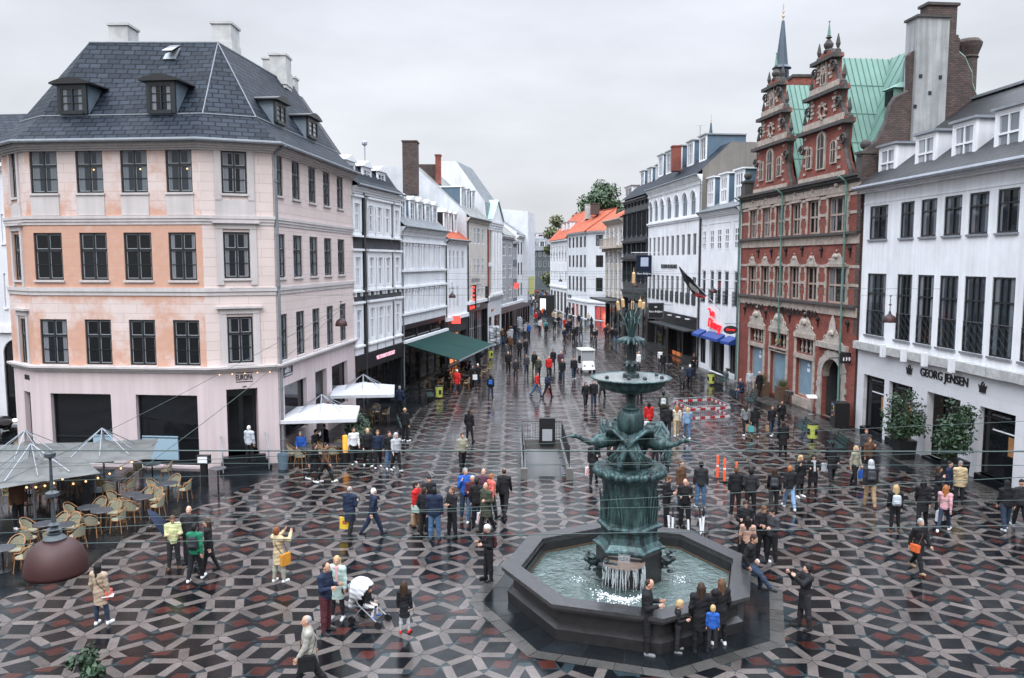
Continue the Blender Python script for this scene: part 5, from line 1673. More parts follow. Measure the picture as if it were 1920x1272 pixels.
mb=MB();fbox(mb,F,F.L-1.0,F.L+.3,cz1+.002,cz1+.13,co1-.08,co0+.1);mb.build('chimney_cap',M_dsand,ck,world=True)
mb=MB();fbox(mb,F,F.L-.95,F.L,cz1+.75,cz1+.9,so+.05,co0-.65);mb.build('chimney_cap',M_dsand,ck,world=True)
for x,y in((1222,505),(1353,512),(1283,617),(1185,706)):
 oo,zz=F.oz(F.L+.2,1380+x/S,y/S);mb=MB();fbox(mb,F,F.L+.2,F.L+.24,zz-.09,zz+.09,oo-.09,oo+.09);mb.build('anchor_plate',M_black,ck,world=True)
po,pz=F.oz(F.L-.6,1818,128)
mb=MB();pc=F.P(F.L-.8,0,po);mb.lathe([(.5,-4),(.48,-1.1),(.56,-1.0),(.5,-.9),(.68,-.4),(.72,-.2),(.55,0)],12,c=(pc.x,pc.y,pz+1.6));o=mb.build('chimney',B_dark,RC,world=True);uv_auto(o)
p0=at_y(1508,143,60);p1=at_y(1530,165,60)
mb=MB();mb.box(at_y(1488,143,61).x,at_y(1530,143,61).x,61,62.4,p1.z-3,at_y(1500,145,61).z);o=mb.build('chimney',B_red,RC,world=True);uv_auto(o)
mb=MB();mb.box(at_y(1488,143,61).x-.1,at_y(1530,143,61).x+.1,60.9,62.5,at_y(1500,145,61).z+.002,at_y(1500,145,61).z+.2);mb.build('chimney_cap',M_dsand,o,world=True)
DI=thing('white_toy_shop_house','white house with blue awnings, white dormers and a red script sign','building',(16.9,71.5,0))
F=Fac((16.86,71.5),(17.83,62.4))
FDI=F
S6=6.358
def qd(x,y):return 1190+x/S6,400+y/S6
zE=F.uz(1345,395)[1]
xsA=[(818,852),(908,947),(992,1036),(1083,1126),(1198,1248)];xsB=[(802,840),(895,936),(978,1023),(1065,1113),(1178,1235)]
rA=F.row([(*qd(a,205-(a-815)*.1),*qd(b2,440-(a-815)*.035))for a,b2 in xsA]);rB=F.row([(*qd(a,682),*qd(b2,1070+(a-800)*.15))for a,b2 in xsB])
def qe(x,y):return 1190+x/S6,560+y/S6
ds=[F.rect(*qe(778,420),*qe(842,760)),F.rect(*qe(893,470),*qe(1062,850)),F.rect(*qe(1128,505),*qe(1208,900))]
zd=(ds[0][3]+ds[1][3]+ds[2][3])/3
ds=[(d[0],d[1],.45 if i!=1 else.05,zd)for i,d in enumerate(ds)]
wall(DI,F,zE,rA+rB+ds,W_white)
windows(DI,F,rA,F_white,glass='dark',bw=.12,mull=(.5,),trans=(.35,.68),munt=(),depth=.06,mw=.1)
windows(DI,F,rB,F_white,glass='mid',bw=.1,mull=(),trans=(.72,),depth=.12)
for r in rB:
 mb=MB();n_=4
 for k in range(n_+1):mb.tube([F.P(r[0]+(r[1]-r[0])*k/n_,r[2],.05),F.P(r[0]+(r[1]-r[0])*k/n_,r[2]+1.25,.05)],.02,4)
 for j in range(4):
  for k in range(n_):
   u0,u1=r[0]+(r[1]-r[0])*k/n_,r[0]+(r[1]-r[0])*(k+1)/n_
   mb.tube([F.P(u0,r[2]+.05+j*.3,.05),F.P(u1,r[2]+.35+j*.3,.05)],.022,4)
 mb.build('balcony_grille',W_iron,DI,world=True)
for k,d in enumerate(ds):
 window(DI,F,d,M_black,glass='shop',mull=(.5,)if k==1 else(),trans=(),bw=.06,depth=.5 if k==1 else.2,name='door' if k==1 else 'shop_window')
M_blueaw=mat('royal_blue_canvas',(.01,.045,.22),.6)
for d in ds:
 mb=MB()
 P0,P1=d[0]-.12,d[1]+.12
 mb.hexa([F.P(P0,zd-.1,.75),F.P(P1,zd-.1,.75),F.P(P1,zd-.08,.02),F.P(P0,zd-.08,.02),F.P(P0,zd+.12,.72),F.P(P1,zd+.12,.72),F.P(P1,zd+.5,.02),F.P(P0,zd+.5,.02)])
 mb.build('shop_awning',M_blueaw,DI,world=True)
for(a,b2)in((rA[0][0]-.2,rA[0][1]+.2),(rA[1][0]-.2,rA[3][1]+.2),(rA[4][0]-.2,rA[4][1]+.2)):
 mb=MB();zt_=rA[0][3]+.5;zb_=zd+2.6
 for(u0,u1,z0,z1)in((a,a+.04,zb_,zt_),(b2-.04,b2,zb_,zt_),(a+.04,b2-.04,zt_-.04,zt_)):fbox(mb,F,u0,u1,z0,z1,0,.04)
 mb.build('panel_moulding',W_white,DI,world=True)
band(DI,F,zE-.5,zE,.4,W_white,u0=0,u1=F.L,steps=4);gutter(DI,F,zE,.45,M_pipe);pipe(DI,F,.08,.1,zE,M_black,top=.45);pipe(DI,F,F.L-.2,.1,zE,M_black,top=.45)
M_redsign=mat('red_script_sign',(.75,.01,.02),.4,emit=(1,.02,.03),estr=.55)
a=F.uz(*qe(895,260));b2=F.uz(*qe(1050,370));zc_=(F.uz(*qe(900,290))[1]+F.uz(*qe(1040,340))[1])/2
sg=lettering(DI,F,'Disney',(a[0],b2[0],zc_-.5,zc_+.55),.14,M_redsign,bold=.004,shear=.25,ext=.05,rise=-.25)
V0=F.uz(*qe(893,210));mb=MB()
c0=Vector((a[0]-.05,zc_+1.15));pts=[(0,.1),(.25,.12),(.45,-.1),(.55,-.35),(.75,-.25),(.9,-.05),(1.1,-.1),(1.15,-.3),(.95,-.35)]
mb.tube([F.P(c0.x+p[0]*1.2,c0.y+p[1]*1.2,.15)for p in pts],.085,6);mb.build('sign_flourish',M_redsign,DI,world=True)
pipe_o=.0
rd=F.oz(F.L,1440,290)
roof(DI,F,[(.45,zE),(-1.0,zE+.8),(-7,zE+6.6),(-13,zE)],R_grey,end=W_grey)
for(x0,y0,x1,y1)in((862,880,935,1085),(1018,820,1100,1065),(1192,790,1290,1015)):
 r=F.rect(1190+x0/S6,220+y0/S6,1190+x1/S6,220+y1/S6,o=-.5);c_=(r[0]+r[1])/2;hw=min((r[1]-r[0])/2,.95)
 dormer(DI,F,(c_-hw,c_+hw,zE+.55,zE+3.0),-.5,-4.5,M_bluecheek,F_white,F_white,style='flat',glass='dark',wkw=dict(mull=(.35,.65),trans=(.5,),munt=(),mw=.18,bw=.16),over=.15)
IL=thing('department_store','large white store with a row of arched top floor windows and a taupe fire wall','building',(16.85,71.6,0))
F=Fac(rp(71.6),rp(89.0))
FIL=F
def qg(x,y):return 1190+x/S6,220+y/S6
zE=(F.uz(1207,363)[1]+F.uz(1298,331)[1])/2
arx=[(177,208,1035,1258),(240,273,1015,1245),(310,346,995,1228),(389,433,970,1210),(477,523,945,1190),(572,623,915,1170),(674,723,888,1148)]
ra=F.row([(*qg(a,c),*qg(b2,d))for a,b2,c,d in arx])
r2x=[(173,194),(223,244),(273,296),(323,347),(376,402),(434,464),(496,526),(560,593),(626,661),(696,731)]
r2=F.row([(*qd(a,303-(a-172)*.125),*qd(b2,512-(a-172)*.03))for a,b2 in r2x])
r3x=[(172,189),(216,239),(267,289),(317,342),(372,399),(430,459),(492,519),(552,586),(617,654),(687,724)]
r3=F.row([(*qd(a,738+(a-172)*.03),*qd(b2,1012+(a-172)*.17))for a,b2 in r3x])
zf=F.uz(1304,598)[1]
wall(IL,F,zE,ra+r2+r3,W_white,z0=zf,depth=.25)
sp=F.L/3
wall(IL,F,zf,[(.3,F.L*.42,.5,zf-1.0),(F.L*.47,F.L*.72,.05,zf-1.0),(F.L*.75,F.L-.3,.6,zf-1.0)],W_black,depth=.5)
for r in ra:
 c_=(r[0]+r[1])/2;w2=(r[1]-r[0])/2;mb=MB();n=10;N_=F.n.to_3d()
 A1=[F.P(c_+w2*math.cos(PI*k/n),r[3]-w2+w2*math.sin(PI*k/n),-.02)for k in range(n+1)]
 for k in range(n):
  t0,t1=F.P(c_+w2*math.cos(PI*k/n),r[3],-.02),F.P(c_+w2*math.cos(PI*(k+1)/n),r[3],-.02)
  mb.hexa([A1[k],A1[k+1],A1[k+1]-N_*.2,A1[k]-N_*.2,t0,t1,t1-N_*.2,t0-N_*.2])
 mb.build('arch',W_white,IL,world=True)
 mb=MB();mb.tube([F.P(c_+(w2+.16)*math.cos(PI*k/n),r[3]-w2+(w2+.16)*math.sin(PI*k/n),.03)for k in range(n+1)],.06,5);mb.build('arch_moulding',W_white,IL,world=True)
 window(IL,F,r,F_grey,glass='blue',bw=.09,mull=(.5,),trans=(.62,),depth=.16,name='arched_window')
windows(IL,F,r2,F_grey,glass='dark',bw=.06,mull=(.4,),trans=(),depth=.14,sill=None)
windows(IL,F,r3,F_grey,glass='dark',bw=.06,mull=(.4,),trans=(.78,),depth=.14)
for r in r3:
 mb=MB();fbox(mb,F,r[0]-.02,r[1]+.02,r[2],r[2]+1.05,.03,.06);mb.build('balcony_panel',W_iron,IL,world=True)
band(IL,F,ra[0][2]-.5,ra[0][2]-.15,.22,W_white,u0=0,u1=F.L,name='sill_course',steps=2);band(IL,F,zE-.6,zE,.45,W_white,u0=0,u1=F.L,steps=4)
mb=MB()
for k in range(70):fbox(mb,F,.05+k*F.L/70,.05+k*F.L/70+.13,zE-.85,zE-.62,0,.14)
mb.build('dentils',W_white,IL,world=True)
rg=F.oz(F.L,1372,266);rm=F.oz(F.L,1311,309)
roof(IL,F,[(.5,zE),(rg[0],rg[1]),(rg[0]-7,rg[1]),(rg[0]-14,zE)],R_slate,end=W_fire)
gutter(IL,F,zE,.5,M_pipe);pipe(IL,F,F.L-.1,.1,zE,M_pipe,top=.5)
for k,(x0,y0,x1,y1)in enumerate(((280,630,328,780),(375,590,425,750),(490,540,550,712),(625,480,690,665),(768,410,845,570))):
 r=F.rect(*qg(x0,y0),*qg(x1,y1),o=-1.2);c_=(r[0]+r[1])/2
 zb=zE+(1.2+.5)*(rg[1]-zE)/(.5-rg[0])
 dormer(IL,F,(c_-.9,c_+.9,zb,zb+2.3),-1.2,-5,M_bluecheek,M_zinc,F_white,style='flat',glass='pale',wkw=dict(mull=(.33,.66),munt=(.5,)),over=.15)
chimney(IL,1262,275,1277,309,80,1.0,B_red,step=False)
mb=MB();fbox(mb,F,.05,F.L-.05,zf-.75,zf+.12,0,.12);mb.build('shop_fascia',M_black,IL,world=True)
mb=MB();fbox(mb,F,F.L*.3,F.L-.2,zf-1.15,zf-1.02,-.0,1.3);mb.build('shop_canopy',W_iron,IL,world=True)
for k in range(3):
 u0=F.L*(.5+.16*k)
 mb=MB();fbox(mb,F,u0,u0+.9,zf-.2,zf-.12,.12,.3);mb.build('fascia_lamp',F_white,IL,world=True)
for i,r in enumerate([(.3,F.L*.42,.5,zf-1.0),(F.L*.47,F.L*.72,.05,zf-1.0),(F.L*.75,F.L-.3,.6,zf-1.0)]):
 window(IL,F,r,M_black,glass='shop',mull=(.33,.66),trans=(),bw=.06,depth=.45,name='shop_window' if i!=1 else 'door')
mb=MB();fbox(mb,F,F.L*.48,F.L*.7,.06,.5,-.43,-.4);mb.build('door_glow',mat('warm_floor_glow',(.3,.1,.04),.5,emit=(1,.3,.1),estr=.25),IL,world=True)  # warm light inside the door, put in as an upright glowing strip
a=F.uz(*qd(322,640));b2=F.uz(*qd(508,640))
z1,z0=F.uz(*qd(415,610))[1],F.uz(*qd(415,656))[1]
lettering(IL,F,'ILLUMS BOLIGHUS',(a[0],b2[0],z0,z1),.05,W_iron,bold=.025)
BK2=thing('black_iron_house','black ornate cast iron fronted house, darkest on the right','building',(rp(89.1).x,89.1,0))
F=Fac(rp(89.1),rp(100.2))
M_bl=mat('black_front_paint',(.025,.028,.033),.5,noise=(2,.3))
zE=F.uz(1190,372)[1];zf=F.uz(1190,548)[1]
rows=[(F.uz(1190,445)[1],F.uz(1190,398)[1],5),(F.uz(1190,476)[1],F.uz(1190,447)[1]-.5,5),(F.uz(1190,530)[1],F.uz(1190,490)[1],5)]
ww=[]
for z0,z1,n in rows:
 for k in range(n):ww.append((F.L*(k+.14)/n,F.L*(k+.86)/n,z0,z1))
wall(BK2,F,zE,ww,M_bl,z0=zf,depth=.3);wall(BK2,F,zf,[(.4,F.L-.4,.1,zf-.8)],M_bl,depth=.4)
windows(BK2,F,ww,M_bl,glass='dark',bw=.1,trans=(.7,),depth=.22)
window(BK2,F,(.4,F.L-.4,.1,zf-.8),M_black,glass='shop',mull=(.2,.4,.6,.8),trans=(),depth=.3,name='shop_window')
for z0,z1,n in rows:
 for k in range(n+1):
  mb=MB();mb.lathe([(.2,0),(.12,.2),(.11,z1-z0-.3),(.22,z1-z0)],8,c=F.P(F.L*k/n+(.15 if k==0 else-.15 if k==n else 0),z0,.1));mb.build('iron_column',M_bl,BK2,world=True)
for z in(zE-.3,rows[0][0]-.5,rows[1][0]-.55,rows[2][1]+.25,zf):band(BK2,F,z-.2,z+.15,.4,M_bl,u0=0,u1=F.L,steps=2)
mb=MB()
for k in range(7):mb.ico(F.P(F.L*(k+.5)/7,rows[0][1]+1.1,.05),(.25,.2,.5),sub=1)
mb.build('iron_rosette',M_black,BK2,world=True)
roof(BK2,F,[(.5,zE),(-3.5,zE+3.4),(-9,zE+3.8),(-14,zE)],R_slate,end=B_red)
for k in range(3):
 u=F.L*(.2+.3*k);dormer(BK2,F,(u-.8,u+.8,zE+1.2,zE+3.4),-1.6,-5,M_bluecheek,M_zinc,F_white,style='flat',glass='pale')
BP=thing('beige_pilaster_house','narrow beige house with tall pilasters, a balcony and a red roof strip','building',(rp(100.3).x,100.3,0))
F=Fac(rp(100.3),rp(110.5))
zE=F.uz(1152,412)[1];zf=F.uz(1152,558)[1]
W_beige=plaster('beige_plaster',(.5,.43,.37));zb=F.uz(1152,462)[1]
ww=[(F.L*(k+.2)/4,F.L*(k+.8)/4,z0,z1)for z0,z1 in((zb+.3,zE-1.5),(zf+4.4,zb-1.1),(zf+.7,zf+3.6))for k in range(4)]
wall(BP,F,zE,ww,W_beige,z0=zf);wall(BP,F,zf,[(.5,F.L-.5,.1,zf-1)],M_black,depth=.4)
windows(BP,F,ww,F_white,glass='mid',bw=.1,trans=(.7,));window(BP,F,(.5,F.L-.5,.1,zf-1),M_black,glass='shop',mull=(.25,.5,.75),trans=(),depth=.3,name='shop_window')
mb=MB()
for k in range(5):fbox(mb,F,F.L*k/4-.15+(.2 if k==0 else-.2 if k==4 else 0),F.L*k/4+.15+(.2 if k==0 else-.2 if k==4 else 0),zf,zE-1,0,.15)
mb.build('pilaster',F_white,BP,world=True)
mb=MB();fbox(mb,F,.1,F.L-.1,zb-.3,zb,0,1.0)
for k in range(8):fbox(mb,F,F.L*(k+.5)/8-.1,F.L*(k+.5)/8+.1,zb-.75,zb-.3,0,.7)
for k in range(30):fbox(mb,F,.15+k*(F.L-.3)/30,.19+k*(F.L-.3)/30,zb,zb+.95,.92,.96)
fbox(mb,F,.1,F.L-.1,zb+.95,zb+1.03,.9,.98);mb.build('balcony',W_beige,BP,world=True)
band(BP,F,zE-.6,zE,.7,W_beige,u0=0,u1=F.L,steps=4);roof(BP,F,[(.7,zE),(-3,zE+1.8),(-8,zE+2)],R_red,end=W_beige)
dormer(BP,F,(F.L*.55,F.L*.9,zE+.9,zE+4.0),-1.2,-4,W_cool,M_zinc,F_white,style='flat',glass='mid')
mb=MB();fbox(mb,F,-1.5,F.L,zf-.5,zf-.2,0,1.9);mb.build('shop_canopy',W_iron,BP,world=True)
PD=thing('orange_roofed_house','white corner house with a bright orange tiled hip roof','building',(11.9,129,0))
k0,k1,k2=Vector((9.95,142.5)),Vector((12.3,129.8)),Vector((15.9,124.2))
Fa,Fb=Fac(k0,k1),Fac(k1,k2)
zE=at_y(1100,434,129.8).z;zf=at_y(1100,566,129.8).z
xs=[(1066.3,1069.8),(1073.3,1076.6),(1080,1083.6),(1087,1091),(1094.6,1098.3)]
ra=[]
for(y0,y1)in((446,464.5),(480,501.5),(519.5,546)):
 rr=Fa.row([(a,y0-i*.6,b2,y1)for i,(a,b2)in enumerate(xs)]);ra+=rr
rb=[Fb.rect(1117,441,1131,461.5),Fb.rect(1117,479,1131,501.5),Fb.rect(1117,521,1130,547)]
wall(PD,Fa,zE,ra,W_cool,z0=zf);wall(PD,Fb,zE,rb,W_cool,z0=zf)
windows(PD,Fa,ra,F_iron if False else F_black,glass='mid',bw=.08);windows(PD,Fb,rb,F_black,glass='curt',bw=.12,trans=(.6,))
sa=[(Fa.L*(k+.12)/5,Fa.L*(k+.88)/5,.1,zf-.7)for k in range(5)];sb=[(Fb.L*.28,Fb.L-.3,.1,zf-.6)]
wall(PD,Fa,zf,sa,W_white,depth=.3);wall(PD,Fb,zf,sb,W_white,depth=.3)
M_redshop=mat('red_shop_display',(.25,.05,.05),.4,emit=(.9,.12,.1),estr=.25,noise=(3,.9))
M_pinkshop=mat('pink_lit_display',(.5,.3,.26),.4,emit=(1,.5,.4),estr=.35,noise=(2,.5))
for k,r in enumerate(sa):window(PD,Fa,r,M_black,glass=(M_redshop if k in(1,2)else 'shop'),mull=(.5,),trans=(),bw=.1,depth=.25,name='shop_window')
window(PD,Fb,sb[0],M_black,glass=M_redshop,mull=(.3,),trans=(),bw=.1,depth=.25,name='shop_window')
mb=MB();
for k in range(12):
 a=k*PI/6;c_=Fb.P(Fb.L*.68,zf-2.2,.05)
 q=[c_+(Fb.t.to_3d()*math.cos(a+d)+Vector((0,0,1))*math.sin(a+d))*rr_ for d,rr_ in((-.24,.3),(0,.95 if k%2 else.7),(.24,.3))]
 mb.poly([c_,q[0],q[1],q[2]])
mb.build('star_light',mat('red_star_light',(.8,.1,.08),.4,emit=(1,.1,.06),estr=2.2),PD,world=True)
for Fx in(Fa,Fb):
 band(PD,Fx,zf-.15,zf+.15,.2,W_white,u0=0,u1=Fx.L,name='ledge');band(PD,Fx,zE-.35,zE,.4,W_white,u0=0,u1=Fx.L,steps=2)
a=Fb.uz(1123,560);b2=Fb.uz(1143,566)
lettering(PD,Fb,'PANDORA',(a[0],Fb.L-.1,zf+.25,zf+.75),.03,M_black,bold=.02)
mb=MB();fbox(mb,Fa,.5,2.6,zf+.15,zf+.7,.05,.15);sg=mb.build('shop_sign',M_black,PD,world=True);marks(sg,Fa,(.7,2.4,zf+.3,zf+.55),.155,F_grey,7,2)
zrp=at_y(1150,392,136).z
e=[k0+Fa.n*.5,k1+(Fa.n+Fb.n)*.28,k2+Fb.n*.5]
rd1,rd0=Vector((17.5,134.5)),Vector((14.2,146))
mb=MB();z_=zE+.02
mb.poly([(e[0].x,e[0].y,z_),(e[1].x,e[1].y,z_),(rd1.x,rd1.y,zrp),(rd0.x,rd0.y,zrp)]);mb.poly([(e[1].x,e[1].y,z_),(e[2].x,e[2].y,z_),(rd1.x,rd1.y,zrp)])
o=mb.build('roof',R_red,PD,world=True);uv_auto(o)
mb=MB();mb.tube([(e[1].x,e[1].y,z_),(rd1.x,rd1.y,zrp),(rd0.x,rd0.y,zrp)],.16,6);mb.build('ridge_tiles',R_red,o,world=True)
chimney(PD,1098,384,1109,404,141,1.6,M_chim,step=False);chimney(PD,1109,383,1124,395,138,2,B_dark,step=False)
mb=MB();mb.poly([(e[2].x,e[2].y,0),(e[2].x+6,e[2].y+8,0),(e[2].x+6,e[2].y+8,zE),(e[2].x,e[2].y,zE)]);o=mb.build('wall',W_cool,PD,world=True);uv_auto(o)
LW=thing('far_white_house','far white house with small dormers on its orange roof, beyond the corner house','building',(9,150,0))
F=Fac((9.85,142.8),(7.7,161))
zE=at_y(1050,450,151).z;zf=4.6
rr=[(F.L*(k+.25)/6,F.L*(k+.75)/6,z0,z0+2.0)for z0 in(zf+1,zf+4.6,zE-3.2)for k in range(6)]
wall(LW,F,zE,rr,W_white,z0=zf);windows(LW,F,rr,F_white,glass='pale',bw=.14)
sw=[(F.L*(k+.15)/5,F.L*(k+.85)/5,.1,zf-.8)for k in range(5)]
wall(LW,F,zf,sw,W_white);windows(LW,F,sw,M_black,glass='shop',mull=(.5,),trans=(),name='shop_window')
band(LW,F,zf-.1,zf+.2,.2,W_white,u0=0,u1=F.L,name='ledge');band(LW,F,zE-.3,zE,.4,W_white,u0=0,u1=F.L)
roof(LW,F,[(.5,zE),(-5,zE+5.5),(-10,zE)],R_red,end=W_cool)
for k in range(3):dormer(LW,F,(F.L*(.3+.2*k)-.8,F.L*(.3+.2*k)+.8,zE+1.2,zE+3.2),-1.3,-4,W_cool,M_zinc,F_white,style='flat',glass='mid')
#spires behind the right-hand roofs
def spire(label,px,ytop,ybase,Y,w,lantern=True):
 c_=at_y(px,ybase,Y);zt=at_y(px,ytop,Y).z
 t_=thing('church_spire',label,'spire',(c_.x,Y,0))
 M_sp=bpy.data.materials.get('spire_copper')or mat('spire_copper',(.05,.075,.1),.5,noise=(1,.3))
 zb=c_.z
 hgt=zt-zb
 mb=MB();mb.lathe([(w*.9,zb*.4),(w*.9,zb-hgt*.1)],8,c=(0,0,0));mb.build('tower',W_grey,t_)
 mb=MB()
 mb.lathe([(w,zb-hgt*.1),(w*1.05,zb-hgt*.02),(w*.62,zb),(w*.6,zb+hgt*.13),(w*.85,zb+hgt*.15),(w*.55,zb+hgt*.19),(w*.12,zb+hgt*.78)],8);sp=mb.build('spire_roof',M_sp,t_)
 mb=MB();mb.tube([(0,0,zb+hgt*.77),(0,0,zt)],w*.04,5)
 mb.ico((0,0,zb+hgt*.84),w*.14,sub=1);mb.ico((0,0,zb+hgt*.9),w*.1,sub=1);mb.build('vane',M_gold,sp)
 mb=MB()
 for k in range(8):
  a=k*PI/4+PI/8
  mb.box(-w*.1,w*.1,w*.57,w*.6,zb+hgt*.02,zb+hgt*.11,M=Matrix.Rotation(a,4,'Z'))
 mb.build('lantern_opening',M_black,sp)
spire('dark slender church spire with gilt vane rising behind the left brick gable',1465,8,150,95,1.35)
spire('small distant pointed spire behind the taupe fire wall',1332,215,285,120,.8)
mt=thing('roof_antenna','thin roof aerial mast above the department store dormers','antenna',(at_y(1312,284,84).x,84,at_y(1312,290,84).z))
mb=MB();h=at_y(1312,235,84).z-at_y(1312,290,84).z
mb.tube([(0,0,-2.5),(0,0,h)],.04,5)
for zz,l in((h*.98,.5),(h*.6,.4),(h*.3,.25)):mb.tube([(-l,0,zz),(l,0,zz+.1)],.025,4)
mb.build('mast',M_zinc,mt)
mt=thing('roof_antenna','small round roof vent mast on the town house roof','antenna',(at_y(684,292,58).x,58,at_y(684,292,58).z))
mb=MB();mb.tube([(0,0,-1.5),(0,0,.7)],.04,5);mb.ico((0,0,.85),.22,sub=1);mb.build('mast',M_zinc,mt)
#smooth bodies: distance fields turned into one continuous mesh
class SDF:
 def __init__(s,lo,hi,h):
  s.h=h;s.lo=np.array(lo,float)
  n=[int(math.ceil((b-a)/h))+1 for a,b in zip(lo,hi)]
  s.n=n
  s.ax=[s.lo[i]+h*np.arange(n[i])for i in range(3)]
  s.f=np.full(n,1.0,np.float32)
 def _win(s,lo,hi,pad):
  sl=[]
  for i in range(3):
   a=int(max(0,math.floor((lo[i]-pad-s.lo[i])/s.h)));b=int(min(s.n[i],math.ceil((hi[i]+pad-s.lo[i])/s.h)+1))
   if a>=b:return None
   sl.append(slice(a,b))
  return tuple(sl)
 def _grid(s,w):
  return np.meshgrid(s.ax[0][w[0]],s.ax[1][w[1]],s.ax[2][w[2]],indexing='ij',sparse=True)
 def _put(s,w,d,k,mode):
  a=s.f[w];d=d.astype(np.float32)
  if mode=='sub':d=-d
  if k>0:
   sg=1 if mode=='add' else-1
   x,y=sg*a,sg*d
   hh=np.clip(.5+.5*(y-x)/k,0,1)
   r=y*(1-hh)+x*hh-k*hh*(1-hh)
   s.f[w]=sg*r
  else:
   s.f[w]=np.minimum(a,d)if mode=='add' else np.maximum(a,d)
 def cap(s,a,b,ra,rb=None,k=.02,sq=(1,1,1),mode='add'):
  """tapered capsule a-b; sq flattens it (world axes)"""
  rb=ra if rb is None else rb
  a=np.array(a,float);b=np.array(b,float)
  R_=max(ra,rb)
  w=s._win(np.minimum(a,b)-R_,np.maximum(a,b)+R_,k+3*s.h)
  if w is None:return
  X,Y,Z=s._grid(w)
  d=b-a;L=max(float(d@d),1e-9)
  px,py,pz=X-a[0],Y-a[1],Z-a[2]
  t=np.clip((px*d[0]+py*d[1]+pz*d[2])/L,0,1)
  qx,qy,qz=(px-t*d[0])/sq[0],(py-t*d[1])/sq[1],(pz-t*d[2])/sq[2]
  s._put(w,(np.sqrt(qx*qx+qy*qy+qz*qz)-(ra+t*(rb-ra)))*min(sq),k,mode)
 def ell(s,c,r,k=.02,M=None,mode='add'):
  """ellipsoid, optionally turned by the 3x3 rotation M"""
  R_=max(r)
  c=np.array(c,float)
  w=s._win(c-R_,c+R_,k+3*s.h)
  if w is None:return
  X,Y,Z=s._grid(w)
  x,y,z=X-c[0],Y-c[1],Z-c[2]
  if M is not None:
   x,y,z=(x*M[0][0]+y*M[1][0]+z*M[2][0],x*M[0][1]+y*M[1][1]+z*M[2][1],x*M[0][2]+y*M[1][2]+z*M[2][2])
  k0=np.sqrt((x/r[0])**2+(y/r[1])**2+(z/r[2])**2)
  k1=np.sqrt((x/r[0]**2)**2+(y/r[1]**2)**2+(z/r[2]**2)**2)+1e-9
  s._put(w,k0*(k0-1)/k1,k,mode)
 def half(s,p,n):
  """keep the side of the plane (p, n) that n points away from"""
  X,Y,Z=np.meshgrid(*s.ax,indexing='ij',sparse=True)
  s.f=np.maximum(s.f,((X-p[0])*n[0]+(Y-p[1])*n[1]+(Z-p[2])*n[2]).astype(np.float32))
 def wrinkle(s,amp,sc,seed=0):
  X,Y,Z=np.meshgrid(*s.ax,indexing='ij',sparse=True)
  s.f=s.f+(amp*(np.sin(X*sc*1.3+Z*sc*.7+seed)*np.sin(Y*sc-Z*sc*1.1+seed*2)+.6*np.sin(Z*sc*1.9+X*sc*.5+seed))).astype(np.float32)
 def mesh(s):
  f=s.f
  f[0],f[-1],f[:,0],f[:,-1],f[:,:,0],f[:,:,-1]=1,1,1,1,1,1
  nx,ny,nz=f.shape
  S=f<0
  C=np.zeros((nx-1,ny-1,nz-1),np.int8)
  for i in(0,1):
   for j in(0,1):
    for k in(0,1):
     C+=S[i:nx-1+i,j:ny-1+j,k:nz-1+k]
  act=(C>0)&(C<8)
  idx=np.argwhere(act)
  cid=np.full(act.shape,-1,np.int32);cid[act]=np.arange(len(idx))
  P=np.zeros((len(idx),3));W=np.zeros(len(idx))
  cor=[(i,j,k)for i in(0,1)for j in(0,1)for k in(0,1)]
  I,J,K_=idx.T
  val={c:f[I+c[0],J+c[1],K_+c[2]]for c in cor}
  for a in cor:
   for ax in range(3):
    if a[ax]==1:continue
    b=list(a);b[ax]=1;b=tuple(b)
    va,vb=val[a],val[b]
    m=(va<0)!=(vb<0)
    t=np.where(m,va/np.where(m,va-vb,1),0)
    q=np.array(a,float)[None]+np.zeros((len(idx),3))
    q[:,ax]+=t
    P+=q*m[:,None];W+=m
  V=s.lo+(idx+P/W[:,None])*s.h
  F=[]
  for ax in range(3):
   sl0=[slice(1,n-1)for n in f.shape];sl0[ax]=slice(0,f.shape[ax]-1)
   sl1=list(sl0);sl1[ax]=slice(1,f.shape[ax])
   A,B=S[tuple(sl0)],S[tuple(sl1)]
   e=np.argwhere(A!=B)
   if not len(e):continue
   off=np.array([s_.start for s_ in sl0]);e=e+off
   inside=S[e[:,0],e[:,1],e[:,2]]
   o1,o2=[(1,2),(2,0),(0,1)][ax]
   def cc(d1,d2):
    q=e.copy();q[:,o1]-=d1;q[:,o2]-=d2
    return cid[q[:,0],q[:,1],q[:,2]]
   quad=np.stack([cc(1,1),cc(0,1),cc(0,0),cc(1,0)],1)
   quad[~inside]=quad[~inside][:,::-1]
   F.append(quad)
  F=np.concatenate(F)
  F=F[(F>=0).all(1)]
  return V,F
def np_mesh(name,V,F,mats,mi=None,smooth=True):
 me=bpy.data.meshes.new(name)
 nv,nf=len(V),len(F)
 me.vertices.add(nv);me.vertices.foreach_set('co',np.asarray(V,np.float32).ravel())
 me.loops.add(nf*4);me.loops.foreach_set('vertex_index',np.asarray(F,np.int32).ravel())
 me.polygons.add(nf);me.polygons.foreach_set('loop_start',np.arange(0,nf*4,4,dtype=np.int32))
 if smooth:me.polygons.foreach_set('use_smooth',np.ones(nf,bool))
 setmats(me,mats)
 if mi is not None:me.polygons.foreach_set('material_index',np.asarray(mi,np.int32))
 me.update(calc_edges=True)
 return me
